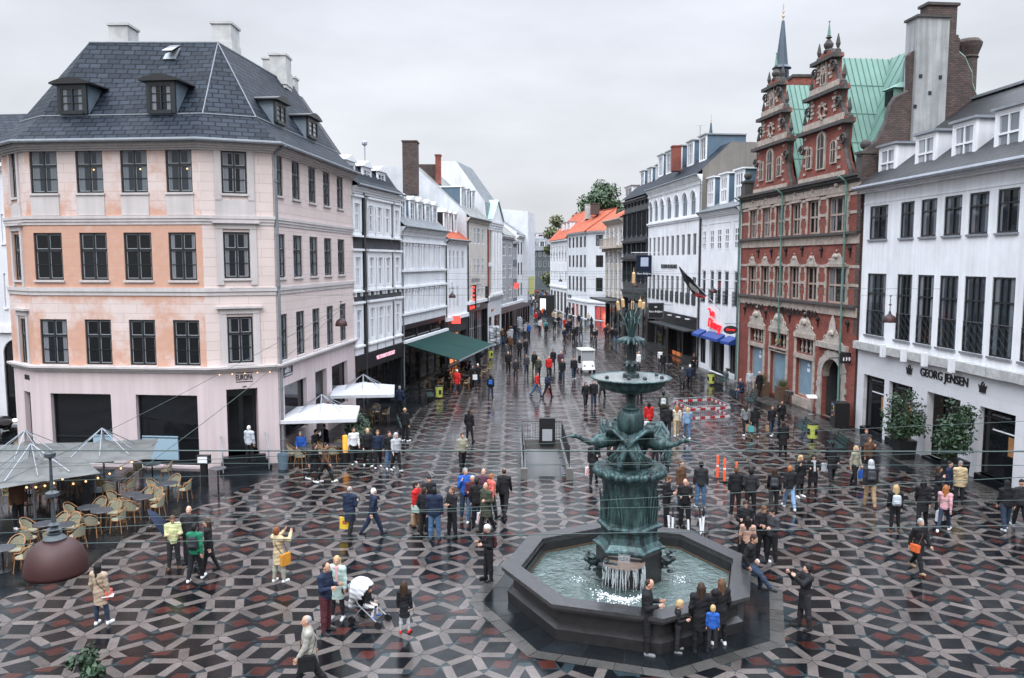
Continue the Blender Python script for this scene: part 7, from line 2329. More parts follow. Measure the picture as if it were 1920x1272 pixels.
def piece(pose,part,child=False,slim=False):
 key=(pose,part,child,slim)
 if key in MESH:return MESH[key]
 J=skel(pose,child)
 w=.9 if slim else 1.0
 sitting=pose.startswith(('sit','perch'))
 if part=='person':
  S_=field(J,.0125)
  head(S_,J);torso(S_,J,-.004,w*.96);armsf(S_,J,-.002);legsf(S_,J,-.004);feet(S_,J,-.006)
  for i in(0,1):hand(S_,J,i)
  V,F_=S_.mesh()
  C=V[F_].mean(1)
  L=(C-J['neck1'])@J['HR']/J['hs']
  mi=np.zeros(len(F_),int)
  for s_ in(-1,1):
   mi[(np.abs(L[:,0]-s_*.03)<.011)&(np.abs(L[:,2]-.107)<.0085)&(L[:,1]<-.06)]=1
  mi[(np.abs(L[:,0])<.021)&(np.abs(L[:,2]-.042)<.008)&(L[:,1]<-.07)]=2
  me=np_mesh('person',V,F_,[PH,EYE,LIP],mi)
 else:
  S_=field(J,.017,.2)
  if part in('jacket','jumper','puffer'):
   g={'jacket':.022,'jumper':.014,'puffer':.036}[part]
   torso(S_,J,g,w)
   S_.cap(J['pelvis']+np.array([0,0,-.06]),J['waist'],.155*w+g,.14*w+g,.04,sq=(1,.76,1))
   armsf(S_,J,g*.9,cuff=.95)
   if part!='jumper':S_.cap(J['neck0']+np.array([0,.015,-.01]),J['neck0']+np.array([0,.02,.035]),.075,.07,.02)
   S_.wrinkle(.004 if part!='puffer' else.006,34 if part!='puffer' else 52,1.3)
   if not sitting:S_.half(J['pelvis']-np.array([0,0,.1 if part!='jumper' else.05]),(0,0,-1))
   if J['low']==0 or True:S_.half(J['H']((0,0,.03)),J['HR']@np.array([0,.35,1.0]))
  elif part in('coat','parka'):
   g=.026
   torso(S_,J,g,w);armsf(S_,J,g*.9,cuff=.96)
   hem=.36 if part=='coat' else.2
   b=J['pelvis']
   if sitting:
    for i in(0,1):S_.cap(J['hip%d'%i],J['knee%d'%i],.12,.1,.05)
   else:
    m=(J['knee0']+J['knee1'])/2
    S_.cap(b,(m[0],m[1]*.7,b[2]-hem),.165*w+g*.5,.2*w+g*.5,.05,sq=(1,.82,1))
   S_.cap(J['neck0']+np.array([0,.015,-.01]),J['neck0']+np.array([0,.02,.04]),.078,.075,.02)
   S_.wrinkle(.005,26,.4)
   if not sitting:S_.half(b-np.array([0,0,hem]),(0,0,-1))
   S_.half(J['H']((0,0,.03)),J['HR']@np.array([0,.35,1.0]))
  elif part in('trousers','leggings'):
   g=.02 if part=='trousers' else.006
   legsf(S_,J,g,low=.97);S_.ell(J['pelvis'],(.165*w+g*.3,.118+g*.3,.125),.04)
   S_.wrinkle(.004 if part=='trousers' else.0015,40,2.2)
   S_.half(J['pelvis']+np.array([0,0,.1]),(0,0,1))
  elif part=='shoe':
   S_=field(J,.013,.12);feet(S_,J,.009)
   for i in(0,1):S_.cap(J['heel%d'%i]+np.array([0,.01,-.028]),J['toe%d'%i]+np.array([0,-.005,-.026]),.034,.038,.008,sq=(1.15,1,.5))
   S_.half(np.array([0,0,max(J['ank0'][2],J['ank1'][2])+.03]),(0,0,1))
  elif part.startswith('hair')or part in('hood','beanie'):
   H,hs,M=J['H'],J['hs'],J['HR']
   P0=np.array([H((-.16,-.16,-.05)),H((.16,.16,.3)),H((0,.2,-.28)),H((.15,-.12,-.2)),H((-.15,.1,-.2))])
   S_=SDF(P0.min(0)-.06,P0.max(0)+.06,.011)
   E_=lambda c,r,k=.02,mode='add':S_.ell(H(c),tuple(x*hs for x in r),k,M,mode)
   if part in('hair','hair_long','hair_bun','hair_curly'):
    q=.012 if part=='hair_curly' else 0
    E_((0,.022,.135),(.084+q,.1+q,.1+q));E_((0,.05,.09),(.082+q,.07+q,.1+q))
    if part=='hair_long':
     S_.cap(H((-.06,.05,.1)),H((-.075,.05,-.12)),.05*hs,.04*hs,.03);S_.cap(H((.06,.05,.1)),H((.075,.05,-.12)),.05*hs,.04*hs,.03);S_.cap(H((0,.085,.1)),H((0,.1,-.17)),.065*hs,.05*hs,.03,sq=(1,.7,1))
    if part=='hair_bun':S_.cap(H((0,.11,.13)),H((0,.13,-.03)),.04*hs,.022*hs,.01)
    E_((0,-.09,.072),(.062,.062,.088),.012,'sub')
    E_((0,-.02,-.06),(.07,.1,.1),.01,'sub')if part in('hair','hair_bun','hair_curly')else None
    S_.wrinkle(.004 if part!='hair_curly' else.008,70 if part!='hair_curly' else 95,.8)
   elif part=='hair_thin':
    E_((0,.03,.125),(.08,.096,.092));E_((0,-.06,.15),(.1,.09,.12),.02,'sub');E_((0,-.02,-.05),(.07,.1,.1),.01,'sub');S_.wrinkle(.002,80,.2)
   elif part=='beanie':
    E_((0,.012,.15),(.088,.106,.1));S_.half(H((0,0,.135)),M@np.array([0,.25,-1.0]))
   elif part=='hood':
    E_((0,.02,.125),(.105,.118,.13));S_.cap(H((0,.04,.06)),H((0,.05,-.07)),.1*hs,.13*hs,.03,sq=(1,.8,1));E_((0,-.1,.09),(.07,.09,.1),.02,'sub');S_.half(H((0,0,-.09)),(0,0,-1))
  elif part=='backpack':
   c=(J['chest']+J['waist'])/2+np.array([0,.17,.05])
   S_.cap(c+np.array([-.06,0,-.13]),c+np.array([-.06,0,.1]),.1,.085,.03,sq=(1,.75,1));S_.cap(c+np.array([.06,0,-.13]),c+np.array([.06,0,.1]),.1,.085,.03,sq=(1,.75,1));S_.cap(c+np.array([-.05,.06,-.1]),c+np.array([.05,.06,-.1]),.06,.06,.02)
   for s_ in(-1,1):
    S_.cap(c+np.array([s_*.09,-.05,.13]),J['sh0' if s_<0 else 'sh1']+np.array([-s_*.07,-.02,.085]),.02,.02,.01);S_.cap(J['sh0' if s_<0 else 'sh1']+np.array([-s_*.07,-.02,.085]),J['chest']+np.array([s_*.1,-.155,.02]),.018,.018,.01)
  elif part=='scarf':
   S_.cap(J['neck0']+np.array([-.04,-.03,.01]),J['neck0']+np.array([.04,-.03,.01]),.085,.085,.02,sq=(1,1,.7));S_.cap(J['neck0']+np.array([.03,-.1,0]),J['waist']+np.array([.05,-.15,0]),.045,.05,.02,sq=(1,.5,1));S_.wrinkle(.004,60,1)
  V,F_=S_.mesh()
  me=np_mesh(part,V,F_,PH)
 MESH[key]=me
 return me
CLOTH={}
def cloth(c,rough=.85):
 key=(tuple(round(x,3)for x in c),rough)
 if key not in CLOTH:CLOTH[key]=mat('cloth',c,rough,noise=(7,.22),bump=(55,.25),spec=.3)
 return CLOTH[key]
COLR=dict(black=(.011,.011,.013),dark=(.022,.022,.026),char=(.04,.042,.047),navy=(.012,.02,.045),grey=(.17,.175,.185),lgrey=(.38,.39,.41),white=(.62,.62,.63),cream=(.5,.45,.36),beige=(.34,.26,.19),tan=(.3,.2,.12),brown=(.09,.045,.026),olive=(.045,.05,.034),green=(.012,.14,.075),red=(.46,.018,.018),orange=(.6,.12,.035),coral=(.62,.13,.1),wine=(.07,.018,.024),purple=(.07,.03,.05),blue=(.02,.09,.36),denim=(.06,.12,.22),ldenim=(.17,.27,.4),dden=(.022,.035,.062),mint=(.36,.46,.41),lemon=(.55,.56,.3),yellow=(.6,.42,.04),mustard=(.55,.24,.03),sand=(.46,.36,.22),silver=(.4,.43,.47),khaki=(.26,.25,.19),pink=(.5,.28,.3),teal=(.08,.3,.3),stone=(.3,.29,.255),floral=(.3,.3,.24))
HAIR=dict(black=(.008,.007,.007),brown=(.035,.018,.01),lbrown=(.1,.05,.025),blond=(.42,.29,.14),grey=(.27,.27,.27),white=(.62,.61,.59),red=(.18,.055,.02),ginger=(.3,.11,.035))
SKIN=[(.5,.29,.21),(.46,.26,.18),(.53,.32,.24),(.3,.16,.1)]
SKM=[mat('skin',c,.55,spec=.4)for c in SKIN]
SKM_dark=SKM[3]
def link_mat(o,i,m):
 o.material_slots[i].link='OBJECT';o.material_slots[i].material=m
def part_obj(name,me,parent,m):
 o=bpy.data.objects.new(name,me);COL.objects.link(o);o.parent=parent
 link_mat(o,0,m)
 return o
prnd=random.Random(21)
PEOPLE=[]
def person(px,py,pose,rz,top,topc,legc,hair='hair',hairc='brown',label=None,h=1.74,shoe='black',legs='trousers',skin=None,pack=None,scarf=None,group=None,child=False,slim=None,at=None,z=0.0,tight=False):
 """one person: body, with clothing and hair as children"""
 slim=(hair in('hair_long','hair_bun'))if slim is None else slim
 p=at if at is not None else gnd(px,py,z)
 b=bpy.data.objects.new('person',piece(pose,'person',child,slim));COL.objects.link(b)
 link_mat(b,0,SKM[prnd.randrange(3)]if skin is None else SKM[skin])
 b.location=p;b.rotation_euler=(0,0,R(rz));s_=h/1.74;b.scale=(s_,s_,s_)
 tag(b,label,'person',group)
 C_=lambda c:cloth(COLR[c])if isinstance(c,str)else cloth(c)
 part_obj(top if top not in('parka',)else 'coat',piece(pose,top,child,slim),b,C_(topc))
 part_obj(legs,piece(pose,legs,child,slim),b,C_(legc))
 part_obj('shoe',piece(pose,'shoe',child,slim),b,C_(shoe))
 if hair:part_obj(hair if hair in('beanie','hood')else 'hair',piece(pose,hair,child,slim),b,cloth(HAIR[hairc],.6)if hair not in('beanie','hood')else C_(hairc))
 if pack:part_obj('backpack',piece(pose,'backpack',child,slim),b,C_(pack))
 if scarf:part_obj('scarf',piece(pose,'scarf',child,slim),b,C_(scarf))
 b['pose']=pose
 PEOPLE.append(b)
 return b
def hand_pos(b,i,off=(0,0,0)):
 J=skel(b['pose'])
 v=J['wr%d'%i]+J['fd%d'%i]*.09+np.array(off)
 return b.location+Matrix.Rotation(b.rotation_euler.z,3,'Z')@(Vector(v)*b.scale[0])
def bag(b,i,label,c,w=.32,hh=.36,d=.13,cat='bag',name='shopping_bag',stripes=None,rz=None,panel=None,top=0.02):
 """a carrier bag hanging from hand i, handles in the fist"""
 hp=hand_pos(b,i)
 t_=thing(name,label,cat,(hp.x,hp.y,hp.z-hh-.14),b.rotation_euler.z if rz is None else R(rz))
 t_.name=name
 mb=MB()
 ring0=[(-w/2,-d/2),(w/2,-d/2),(w/2,d/2),(-w/2,d/2)]
 ring1=[(-w*.48,-d*.32),(w*.48,-d*.32),(w*.48,d*.32),(-w*.48,d*.32)]
 mb.prism(ring0,0,hh,0,ring1)
 bd=mb.build('bag_body',cloth(COLR[c])if isinstance(c,str)else c,t_)
 mb=MB()
 for s_ in(-1,1):mb.tube([(-w*.2,s_*d*.3,hh-.02),(-w*.1,s_*.01,hh+.11),(w*.1,s_*.01,hh+.11),(w*.2,s_*d*.3,hh-.02)],.008,5)
 mb.build('bag_handle',cloth(COLR['dark']if stripes is None else COLR['white']),t_)
 if stripes:
  mb=MB()
  for k in range(6):
   x0=-w*.62+k*w*.22
   for s_ in(-1,1):
    P=[]
    for(x,z)in((x0,.02),(x0+w*.11,.02),(x0+w*.11+w*.34,hh-.02),(x0+w*.34,hh-.02)):
     xx=min(max(x,-w*.475),w*.475);t=z/hh
     P.append((xx,s_*(d/2+.004-(d/2-d*.32)*t),z))
    if abs(P[0][0]-P[1][0])+abs(P[2][0]-P[3][0])>.01:mb.poly(P if s_<0 else P[::-1])
  mb.build('bag_stripe',cloth(stripes),t_)
 if panel:
  mb=MB()
  for s_ in(-1,1):mb.poly([(x,s_*(d/2+.003-d*.18*z/hh),z)for x,z in((-w*.2,hh*.42),(w*.2,hh*.42),(w*.2,hh*.72),(-w*.2,hh*.72))][::s_])
  pn=mb.build('bag_panel',cloth(panel),t_)
  V,F_=textmesh('LEGO',.015,.002)
  x1=max(v.x for v in V);y1=max(v.y for v in V)
  W_,G_=[],[]
  for s_ in(-1,1):
   n0=len(W_)
   W_+=[(-s_*1*(v.x/x1-.5)*w*-.32,s_*(d/2+.008-d*.18*.55),hh*.5+v.y/y1*hh*.13)if s_<0 else((.5-v.x/x1)*w*.32,d/2+.008-d*.18*.55,hh*.5+v.y/y1*hh*.13)for v in V]
   G_+=[tuple(i_+n0 for i_ in f)for f in F_]
  mk('bag_lettering',W_,G_,cloth(COLR['white']),pn)
 return t_
def crossbag(b,label,c,w=.26,hh=.2,side=1,drop=.0,name='shoulder_bag'):
 """a shoulder bag at the hip with its strap over the chest"""
 J=skel(b['pose'])
 M=Matrix.Rotation(b.rotation_euler.z,3,'Z');s_=b.scale[0]
 t_=thing(name,label,'bag',tuple(b.location),b.rotation_euler.z);t_.name=name
 pz=J['pelvis'][2]-drop
 mb=MB();x=side*.21;y=-.1
 mb.box(x-.05,x+.06,y-w/2+.02,y+w/2+.02,pz-hh+.02,pz+.02);mb.box(x-.04,x+.07,y-w/2+.01,y+w/2+.03,pz-.06,pz+.03)
 o=mb.build('bag_body',cloth(COLR[c]),t_);o.scale=(s_,)*3
 top=J['sh0' if side>0 else 'sh1']+np.array([side*.07,0,.09])
 mb=MB();mb.tube([(x,y-.1,pz),tuple(J['chest']+np.array([side*.06,-.165,-.05])),tuple(top+np.array([0,-.04,0])),tuple(top+np.array([0,.05,0])),tuple(J['chest']+np.array([side*.06,.165,-.05])),(x,y+.12,pz)],.011,5)
 o=mb.build('bag_strap',cloth(COLR['brown']),t_);o.scale=(s_,)*3
 return t_
P=person
b=P(190,1171,'weight',170,'coat','beige','dden','hair_long','black','woman in a beige coat seen from behind, near the big round lamp',1.64,'white','leggings')
W_P=b
crossbag(b,'orange-red shoulder bag on the woman in the beige coat','coral',side=-1,w=.22,hh=.24)
mb=MB();hp=hand_pos(b,0);mb.box(-.16,.12,-.1,.1,0,.012,M=Matrix.Translation(hp)@Matrix.Rotation(R(20),4,'Z'));tag(mb.build('leaflet',cloth(COLR['white'])),'white folded leaflet in the hand of the woman in beige','leaflet')
P(327,1066,'phone',25,'jacket','lemon','dark','hair_bun','lbrown','woman in a pale lemon rain jacket, left of the green backpack',1.66,'brown',slim=True)
P(358,1056,'stand',10,'jacket','dark','dark','hair_thin','brown','tall man in dark clothes behind the green backpack wearer',1.8)
P(368,1088,'stroll',175,'jacket','green','black','hair','black','person in a green jacket with a dark backpack seen from behind',1.7,'white',pack='dark')
P(393,1074,'stroll_m',-75,'coat','black','black','hair_long','brown','long-haired woman in black facing the green jacket',1.67,'black','leggings')
b=P(524,1091,'photo',150,'coat','sand','floral','hair_curly','red','red-haired woman in a cream coat raising her phone to photograph',1.64,'white',slim=True)
crossbag(b,'mustard orange shopping bag at the red-haired woman\'s side','mustard',side=-1,w=.34,hh=.36,drop=.05)
P(612,1186,'phone',70,'jacket','navy','wine','hair_thin','brown','man in a navy jacket and dark red trousers beside the pushchair',1.82,'dark')
P(634,1160,'talk',-15,'coat','mint','dark','hair_long','blond','blonde woman in a mint coat with a striped scarf',1.68,'white','leggings',scarf='pink')
b=P(582,1296,'walk',-72,'jacket','stone','black','hair_thin','grey','older grey-haired man in a stone-coloured jacket walking left at the front',1.76,'black')
crossbag(b,'black shoulder bag on the older man in the stone jacket','black',side=1,w=.34,hh=.34)
P(759,1187,'stand',172,'coat','black','lgrey','hair_long','brown','girl in a black coat and red rubber boots seen from behind',1.3,'red','leggings',child=True)
b=P(657,1006,'carry_m',160,'coat','navy','black','hair_thin','grey','bald man in a long navy coat carrying a yellow bag',1.74)
bag(b,1,'bright yellow carrier bag with a red square, held by the bald man','yellow',.36,.4,panel=COLR['red'],rz=170)
P(700,1004,'walk',120,'jacket','navy','navy','hair','white','white-haired person in dark navy striding away to the right',1.68)
b=P(781,992,'carry',70,'parka','red','brown','hair_bun','black','woman in a bright red puffer coat in the standing group',1.68,'brown')
bag(b,0,'brown paper bag held by the woman in the red puffer coat','tan',.3,.36)
crossbag(b,'pale green handbag at the red puffer coat\'s side','mint',side=-1,w=.3,hh=.26)
P(805,985,'stand',20,'jacket','black','black','beanie','dark','man in black with a dark cap behind the red puffer coat',1.78)
P(797,1008,'pocket',150,'jacket','black','black','hair','brown','man in a black jacket with white collar, left of the jeans wearer',1.74,scarf=None)
b=P(815,1014,'stand',178,'puffer','navy','denim','hair','black','broad man in a navy jacket and blue jeans seen from behind',1.82,'dark')
P(848,1008,'crossed',-50,'jacket','black','black','hair','lbrown','man in a short black coat with folded arms, right of the jeans wearer',1.74)
P(873,972,'talk',15,'jacket','blue','dden','hair','grey','tall grey-haired man in a bright blue jacket',1.86,'brown')
P(886,980,'phone',0,'jacket','wine','denim','hair_thin','white','bald man with a dark red shirt beside the blue jacket',1.72,'white')
P(895,988,'stand',170,'jacket','black','black','hair','black','man in black turned away between the red shirt and the olive coat',1.74)
P(907,968,'pocket',-10,'jumper','purple','dark','hair_thin','lbrown','balding man in a purple jumper at the back of the group',1.76)
P(921,972,'stroll',120,'jacket','coral','dark','hair','ginger','red-haired woman in an orange-red rain jacket',1.66,slim=True)
b=P(912,998,'carry',-40,'coat','olive','black','hair_thin','brown','man in an olive green coat holding a striped bag',1.76)
bag(b,0,'red and white striped carrier bag below the olive coat','white',.34,.36,stripes=COLR['red'],rz=10)
P(945,967,'walk_m',168,'jacket','black','black','hair_thin','brown','man in a black quilted jacket walking away alone, right of the group',1.8)
b=P(916,1088,'phone',-65,'jacket','black','black','hair','white','white-haired woman in black with a dark red backpack beside the fountain',1.68,'black',pack='wine',slim=True)
P(867,883,'carry',20,'jumper','khaki','black','hair','brown','young man in a khaki jumper holding a dark coat',1.72)
P(880,829,'weight',160,'coat','black','black','hair_bun','brown','woman in a long black coat standing alone in the middle of the square',1.7,'black','leggings')
P(1212,1224,'phone',75,'jacket','black','black','hair_thin','brown','man in black looking at his phone against the front of the fountain',1.82,'grey')
P(1270,1222,'phone_m',80,'jumper','black','dark','hair','blond','blond boy in black tracksuit at the fountain rim',1.24,'grey',child=True)
P(1291,1178,'stand',165,'jacket','blue','dark','hair','blond','toddler in a bright blue jacket leaning over the fountain rim',1.0,child=True,at=Vector((3.3+1.45,21.85-3.75,.36)))
P(1312,1224,'weight',170,'coat','black','black','hair_long','brown','mother in a black coat with a shoulder bag between two children',1.72,'black','leggings')
P(1334,1192,'stand',160,'jacket','teal','pink','hair_bun','lbrown','small child in a teal top and pink skirt beside the mother',1.12,'coral',child=True)
P(1349,1209,'weight_m',-165,'coat','black','black','hair_long','lbrown','teenage girl in black with long hair and white trainers at the rim',1.66,'white','leggings')
b=P(1405,1090,'perch',60,'jacket','black','dden','hair','brown','man in black sitting on the right edge of the fountain',1.78,'dark',at=Vector((3.3+3.25,21.85-.35,1.0-.83+.02)))
P(1507,1179,'photo',-80,'coat','black','dark','hair_curly','black','curly-haired woman in a dark coat taking a photograph, right of the fountain',1.7,slim=True)
b=P(1720,1072,'walk',15,'coat','black','black','hair','grey','grey-haired woman in black with an orange bag walking towards the viewer',1.7,'tan',slim=True)
crossbag(b,'orange handbag across the grey-haired woman in black','orange',side=-1,w=.3,hh=.22)
P(1395,1040,'phone',-10,'jumper','black','black','hair','brown','young man in a black sweatshirt, left of three reading phones',1.78)
P(1428,1052,'phone_m',10,'jacket','black','black','hair','lbrown','young man in an open black jacket, middle of three reading phones',1.78,'white')
P(1446,1057,'phone',-60,'jumper','char','black','hair','black','young man in a charcoal top, right of three reading phones',1.76,'dark')
P(1400,1068,'weight',160,'jumper',(.4,.24,.18),'black','hair_long','black','dark-haired woman with bare shoulders behind the fountain edge',1.64,'black')
P(1378,964,'stand',175,'jacket','black','black','hair','lbrown','man in a black jacket standing next to the orange posts',1.78)
P(1406,966,'pocket',170,'jacket','dark','black','hair_curly','black','curly-haired man in a dark jacket, right of the orange posts',1.76)
P(1450,960,'stroll',165,'jacket','black','dark','hair_long','brown','brown-haired woman in black with a backpack and umbrella walking away',1.68,'black',pack='char')
P(1479,955,'walk_m',175,'jacket','black','ldenim','hair','ginger','person in black with pale blue jeans and white shoes walking away',1.7,'white')
P(1499,932,'talk',20,'coat','black','black','hair_long','blond','blonde woman in a black coat and white trainers, left of a pair',1.68,'white','leggings')
P(1523,930,'phone',-15,'coat','black','black','hair_long','black','dark-haired woman in a black coat with pale scarf, right of a pair',1.7,'black','leggings',scarf='lgrey')
b=P(1559,902,'walk',170,'coat','black','black','hair','black','person in a long dark coat near the green benches with a pale blue bag',1.76,'black')
bag(b,1,'pale blue plastic bag held by the long dark coat','silver',.3,.34)
b=P(1602,910,'stroll',30,'jacket','khaki','black','hair_long','blond','blonde woman in a patterned jacket with a blue bag',1.68)
bag(b,1,'blue and white bag hanging beside the patterned jacket','blue',.3,.34)
P(1628,892,'talk_m',10,'jacket','brown','black','hair_long','lbrown','woman in a dark brown jacket carrying a paper bag near the ficus',1.68)
b=P(1622,872,'stand',-20,'jacket','char','black','hair','red','red-haired person behind the brown jacket near the benches',1.66)
P(1630,952,'stroll_m',170,'puffer','dark','tan','hood','lgrey','man with a pale grey hood, dark backpack and tan trousers',1.84,'brown',pack='char')
P(1676,998,'weight',172,'jacket','black','black','hair_long','blond','blonde woman in a black jacket with a silver backpack seen from behind',1.68,'brown','leggings',pack='silver')
P(1728,987,'stroll',150,'coat','black','black','hair_long','black','bulky figure in a black coat with dark hair, left of the striped bag',1.7,'black')
b=P(1769,997,'walk',140,'jumper','pink','dden','hair_long','ginger','ginger-haired woman in a pink-sleeved top and jeans',1.68,'white','leggings')
bag(b,1,'red and white striped carrier bag beside the pink sleeves','white',.34,.38,stripes=COLR['red'],rz=30)
P(1797,946,'stand',165,'parka','sand','dark','beanie','grey','person in a pale yellow raincoat and grey cap',1.68)
P(1757,956,'talk',60,'coat','black','black','hair_long','brown','woman in black facing the yellow raincoat, further left of two',1.66)
P(1777,950,'stand',50,'jacket','navy','black','hair','black','man in a dark navy jacket next to the yellow raincoat',1.76)
P(1884,994,'stroll',172,'jacket','black','dden','hood','black','hooded person in a black printed jacket and jeans at the right edge',1.76,'lgrey')
P(1911,990,'stroll_m',178,'jacket','dark','black','beanie','black','companion in dark clothes at the very right edge',1.72,'lgrey')
P(1249,985,'phone',60,'jacket','black','black','hair','lbrown','young man in a black jacket bending over the electric scooters',1.8)
P(1283,992,'phone_m',-10,'jumper','black','black','hair_thin','brown','shaven-headed man in black standing among the electric scooters',1.8)
P(1313,953,'stand',170,'jacket','dark','denim','hair','black','man in a dark leather jacket and blue jeans seen from behind',1.8,'white')
P(1276,950,'weight',40,'jacket','brown','dden','hair','lbrown','man in a rust brown suede jacket near the scooters',1.78)
b=P(1113,905,'carry',-5,'coat','black','black','hair_thin','brown','man in a black suit coat behind the stork\'s neck',1.78)
bag(b,0,'small red striped bag held by the black suit coat','white',.3,.34,stripes=COLR['red'],rz=0)
P(1147,900,'talk',30,'jacket','dark','black','hair','brown','man in dark clothes behind the fountain pedestal, right of the suit coat',1.76)
P(1246,888,'stroll',170,'coat','black','black','hair','black','figure in a black coat behind the right-hand stork',1.78)
P(1228,872,'stand',120,'jacket','navy','dark','hair','red','person in a dark blue jacket hidden behind the fountain',1.7)
b=P(1216,812,'stand',175,'parka','red','black','hair_long','black','woman in a red coat with dark hair, behind the bronze vase',1.68)
P(1212,822,'stand',170,'jacket','white','dark','beanie','dark','small child in a white jacket beside the woman in red',1.05,child=True)
P(1243,792,'stroll',172,'jacket','olive','black','hair','black','man in olive with a pale grey backpack walking away',1.8,pack='lgrey')
P(1251,822,'stroll_m',170,'jacket','black','black','hair','brown','man in black walking towards the barrier fence',1.8)
P(1268,818,'stroll',178,'jumper','cream','sand','hair_long','ginger','woman in a cream top and tan skirt with long ginger hair',1.66,'white')
P(1288,823,'stroll_m',172,'jacket','ldenim','denim','hair_long','blond','blonde woman in a pale denim jacket and jeans',1.68,'white','leggings')
b=P(1397,817,'carry',178,'jumper','grey','black','hair_long','brown','woman in a grey top carrying a brown paper bag',1.7,'white','leggings')
bag(b,0,'large brown paper bag held by the woman in grey',(cloth((.4,.26,.17))),.36,.4)
b=P(1415,820,'carry_m',176,'jacket','black','black','hair_long','black','woman in black carrying red and turquoise bags',1.68,'tan','leggings')
bag(b,1,'turquoise carrier bag held by the woman in black','teal',.3,.34)
bag(b,0,'small red carrier bag held by the woman in black','red',.24,.28)
b=P(1446,818,'carry',10,'jacket','black','dden','hair_bun','brown','woman in a black jacket with white fur hood and white trainers',1.68,'white','leggings')
bag(b,0,'brown paper bag beside the fur-hooded jacket','tan',.28,.34)
P(1464,806,'talk',0,'jacket','black','black','hair_bun','black','woman with hair in a bun clasping shopping bags',1.66)
P(1467,857,'weight',175,'coat','black','black','hair','brown','figure in a long black coat in front of the green bench',1.72)
P(1405,738,'stand',-20,'jacket','lgrey','grey','hair','lbrown','woman in a pale grey jacket behind the bench by the brick house',1.66,slim=True)
P(1423,744,'stroll',30,'coat','black','black','hair_thin','white','older man in a long black coat next to the square wooden planter',1.76)
P(1279,731,'stroll',165,'coat','char','black','hair','grey','grey-haired woman in a charcoal coat, left of an older couple',1.64,slim=True)
P(1293,729,'stroll_m',168,'jacket','navy','black','hair','white','white-haired man in a navy jacket, right of an older couple',1.78)
P(1300,704,'phone',10,'jacket','black','black','hair','lbrown','man in black leaning by the store corner pipe',1.8)
P(1238,692,'stroll',170,'jumper','white','dark','hair','brown','man in a white shirt beside the parked bicycle',1.74)
P(1243,700,'stand',175,'jacket','black','dark','hair','black','man in a black jacket pushing a bicycle',1.78)
P(1349,696,'walk',80,'jacket','khaki','black','hair','brown','man in a grey-green jacket entering the blue-awning shop',1.76)
P(1098,764,'walk',5,'jacket','black','black','hair_long','brown','dark-haired woman in black tights, left of two walking this way',1.68,'black','leggings')
P(1113,763,'stroll',0,'puffer','black','dden','hair','brown','person in a black puffer and jeans, right of two walking this way',1.72)
P(1129,747,'walk',160,'coat','black','black','hair','black','figure in black half hidden by the fountain\'s upper bowl',1.74)
P(1199,758,'stroll',165,'jacket','lgrey','black','hair_long','lbrown','woman in a pale coat behind the bronze bowl stem',1.68)
P(1006,744,'walk_m',60,'jumper','red','denim','hair','brown','man in a red, white and navy top and jeans',1.76)
P(1027,746,'walk',140,'jacket','navy','black','hair','black','man in navy with a small backpack passing the red top',1.74,pack='navy')
P(953,699,'stroll',0,'jacket','black','black','hair_thin','grey','grey-haired man in a black jacket walking this way, leftmost of a loose row',1.78)
P(967,713,'stroll_m',0,'jacket','dark','char','hair','brown','person in a dark jacket and grey trousers, second in a loose row',1.7)
P(987,703,'stroll',0,'jacket','char','dden','hair','lbrown','person in a charcoal jacket with a red bag in a loose row',1.68)
P(1002,698,'stroll_m',0,'jacket','black','black','hood','black','person with a black hood up, middle of a loose row',1.74)
P(1010,708,'stroll',10,'jacket','olive','dark','hair_long','blond','blonde woman in olive, middle of a loose row',1.64)
P(1029,709,'stroll',0,'jacket','red','dark','hair_thin','brown','man in a bright red jacket in the middle of the street',1.78)
P(1037,692,'stroll_m',0,'coat','black','black','hair_long','black','woman in a long black coat behind the red jacket',1.7,'black','leggings')
P(1051,698,'stroll',0,'jacket','purple','black','hair_thin','grey','man in a dark plum jacket with white collar',1.78)
P(1054,716,'stroll_m',0,'jacket','black','dden','hair_thin','lbrown','man in a black jacket and dark jeans left of the golf cart',1.78)
P(1076,712,'stroll',8,'jacket','black','dden','hair','brown','man in a black jacket with hands in pockets next to the golf cart',1.8,'white')
P(920,748,'stroll',175,'jacket','black','dden','hair_long','black','dark-haired woman with a blue backpack walking away, left side',1.66,pack='blue',legs='leggings')
b=P(857,739,'walk',172,'parka','red','dden','hair_thin','white','white-haired man in a long bright red rain jacket',1.78)
b=P(886,727,'carry',15,'coat','black','black','hair','brown','woman in black with a white bag, left of a pair by the awning',1.68,slim=True)
bag(b,1,'plain white carrier bag between the pair by the awning','white',.34,.38)
P(896,724,'stroll',-10,'jacket','black','dden','hair','white','white-haired person in a black jacket, right of a pair by the awning',1.68)
P(897,690,'stand',165,'coat','black','black','hair','black','figure in black next to the postcard stands',1.76)
P(957,663,'stroll',0,'jacket','brown','char','beanie','wine','man in a brown jacket with a dark red cap',1.8)
P(974,673,'stroll_m',0,'jacket','black','black','hair_thin','lbrown','man in black with an orange bag at his side',1.8)
P(986,668,'stroll',8,'coat','black','dden','hair','lbrown','person in black with a pale blue bag behind him',1.7)
P(664,871,'stroll',25,'jumper','white','black','hair','brown','boy in a white sweatshirt with a red stripe, leftmost of five boys',1.74,'white')
P(690,875,'stroll_m',20,'jumper','black','black','hair','blond','blond boy in a black sweatshirt, second of five boys',1.78,'white')
P(709,878,'stroll',15,'jumper','navy','black','hair','lbrown','boy in a navy top with pale blue sleeves, middle of five boys',1.76,'white')
P(731,879,'pocket',30,'jacket','black','denim','hair','brown','boy in a black jacket and jeans, fourth of five boys',1.7,'white')
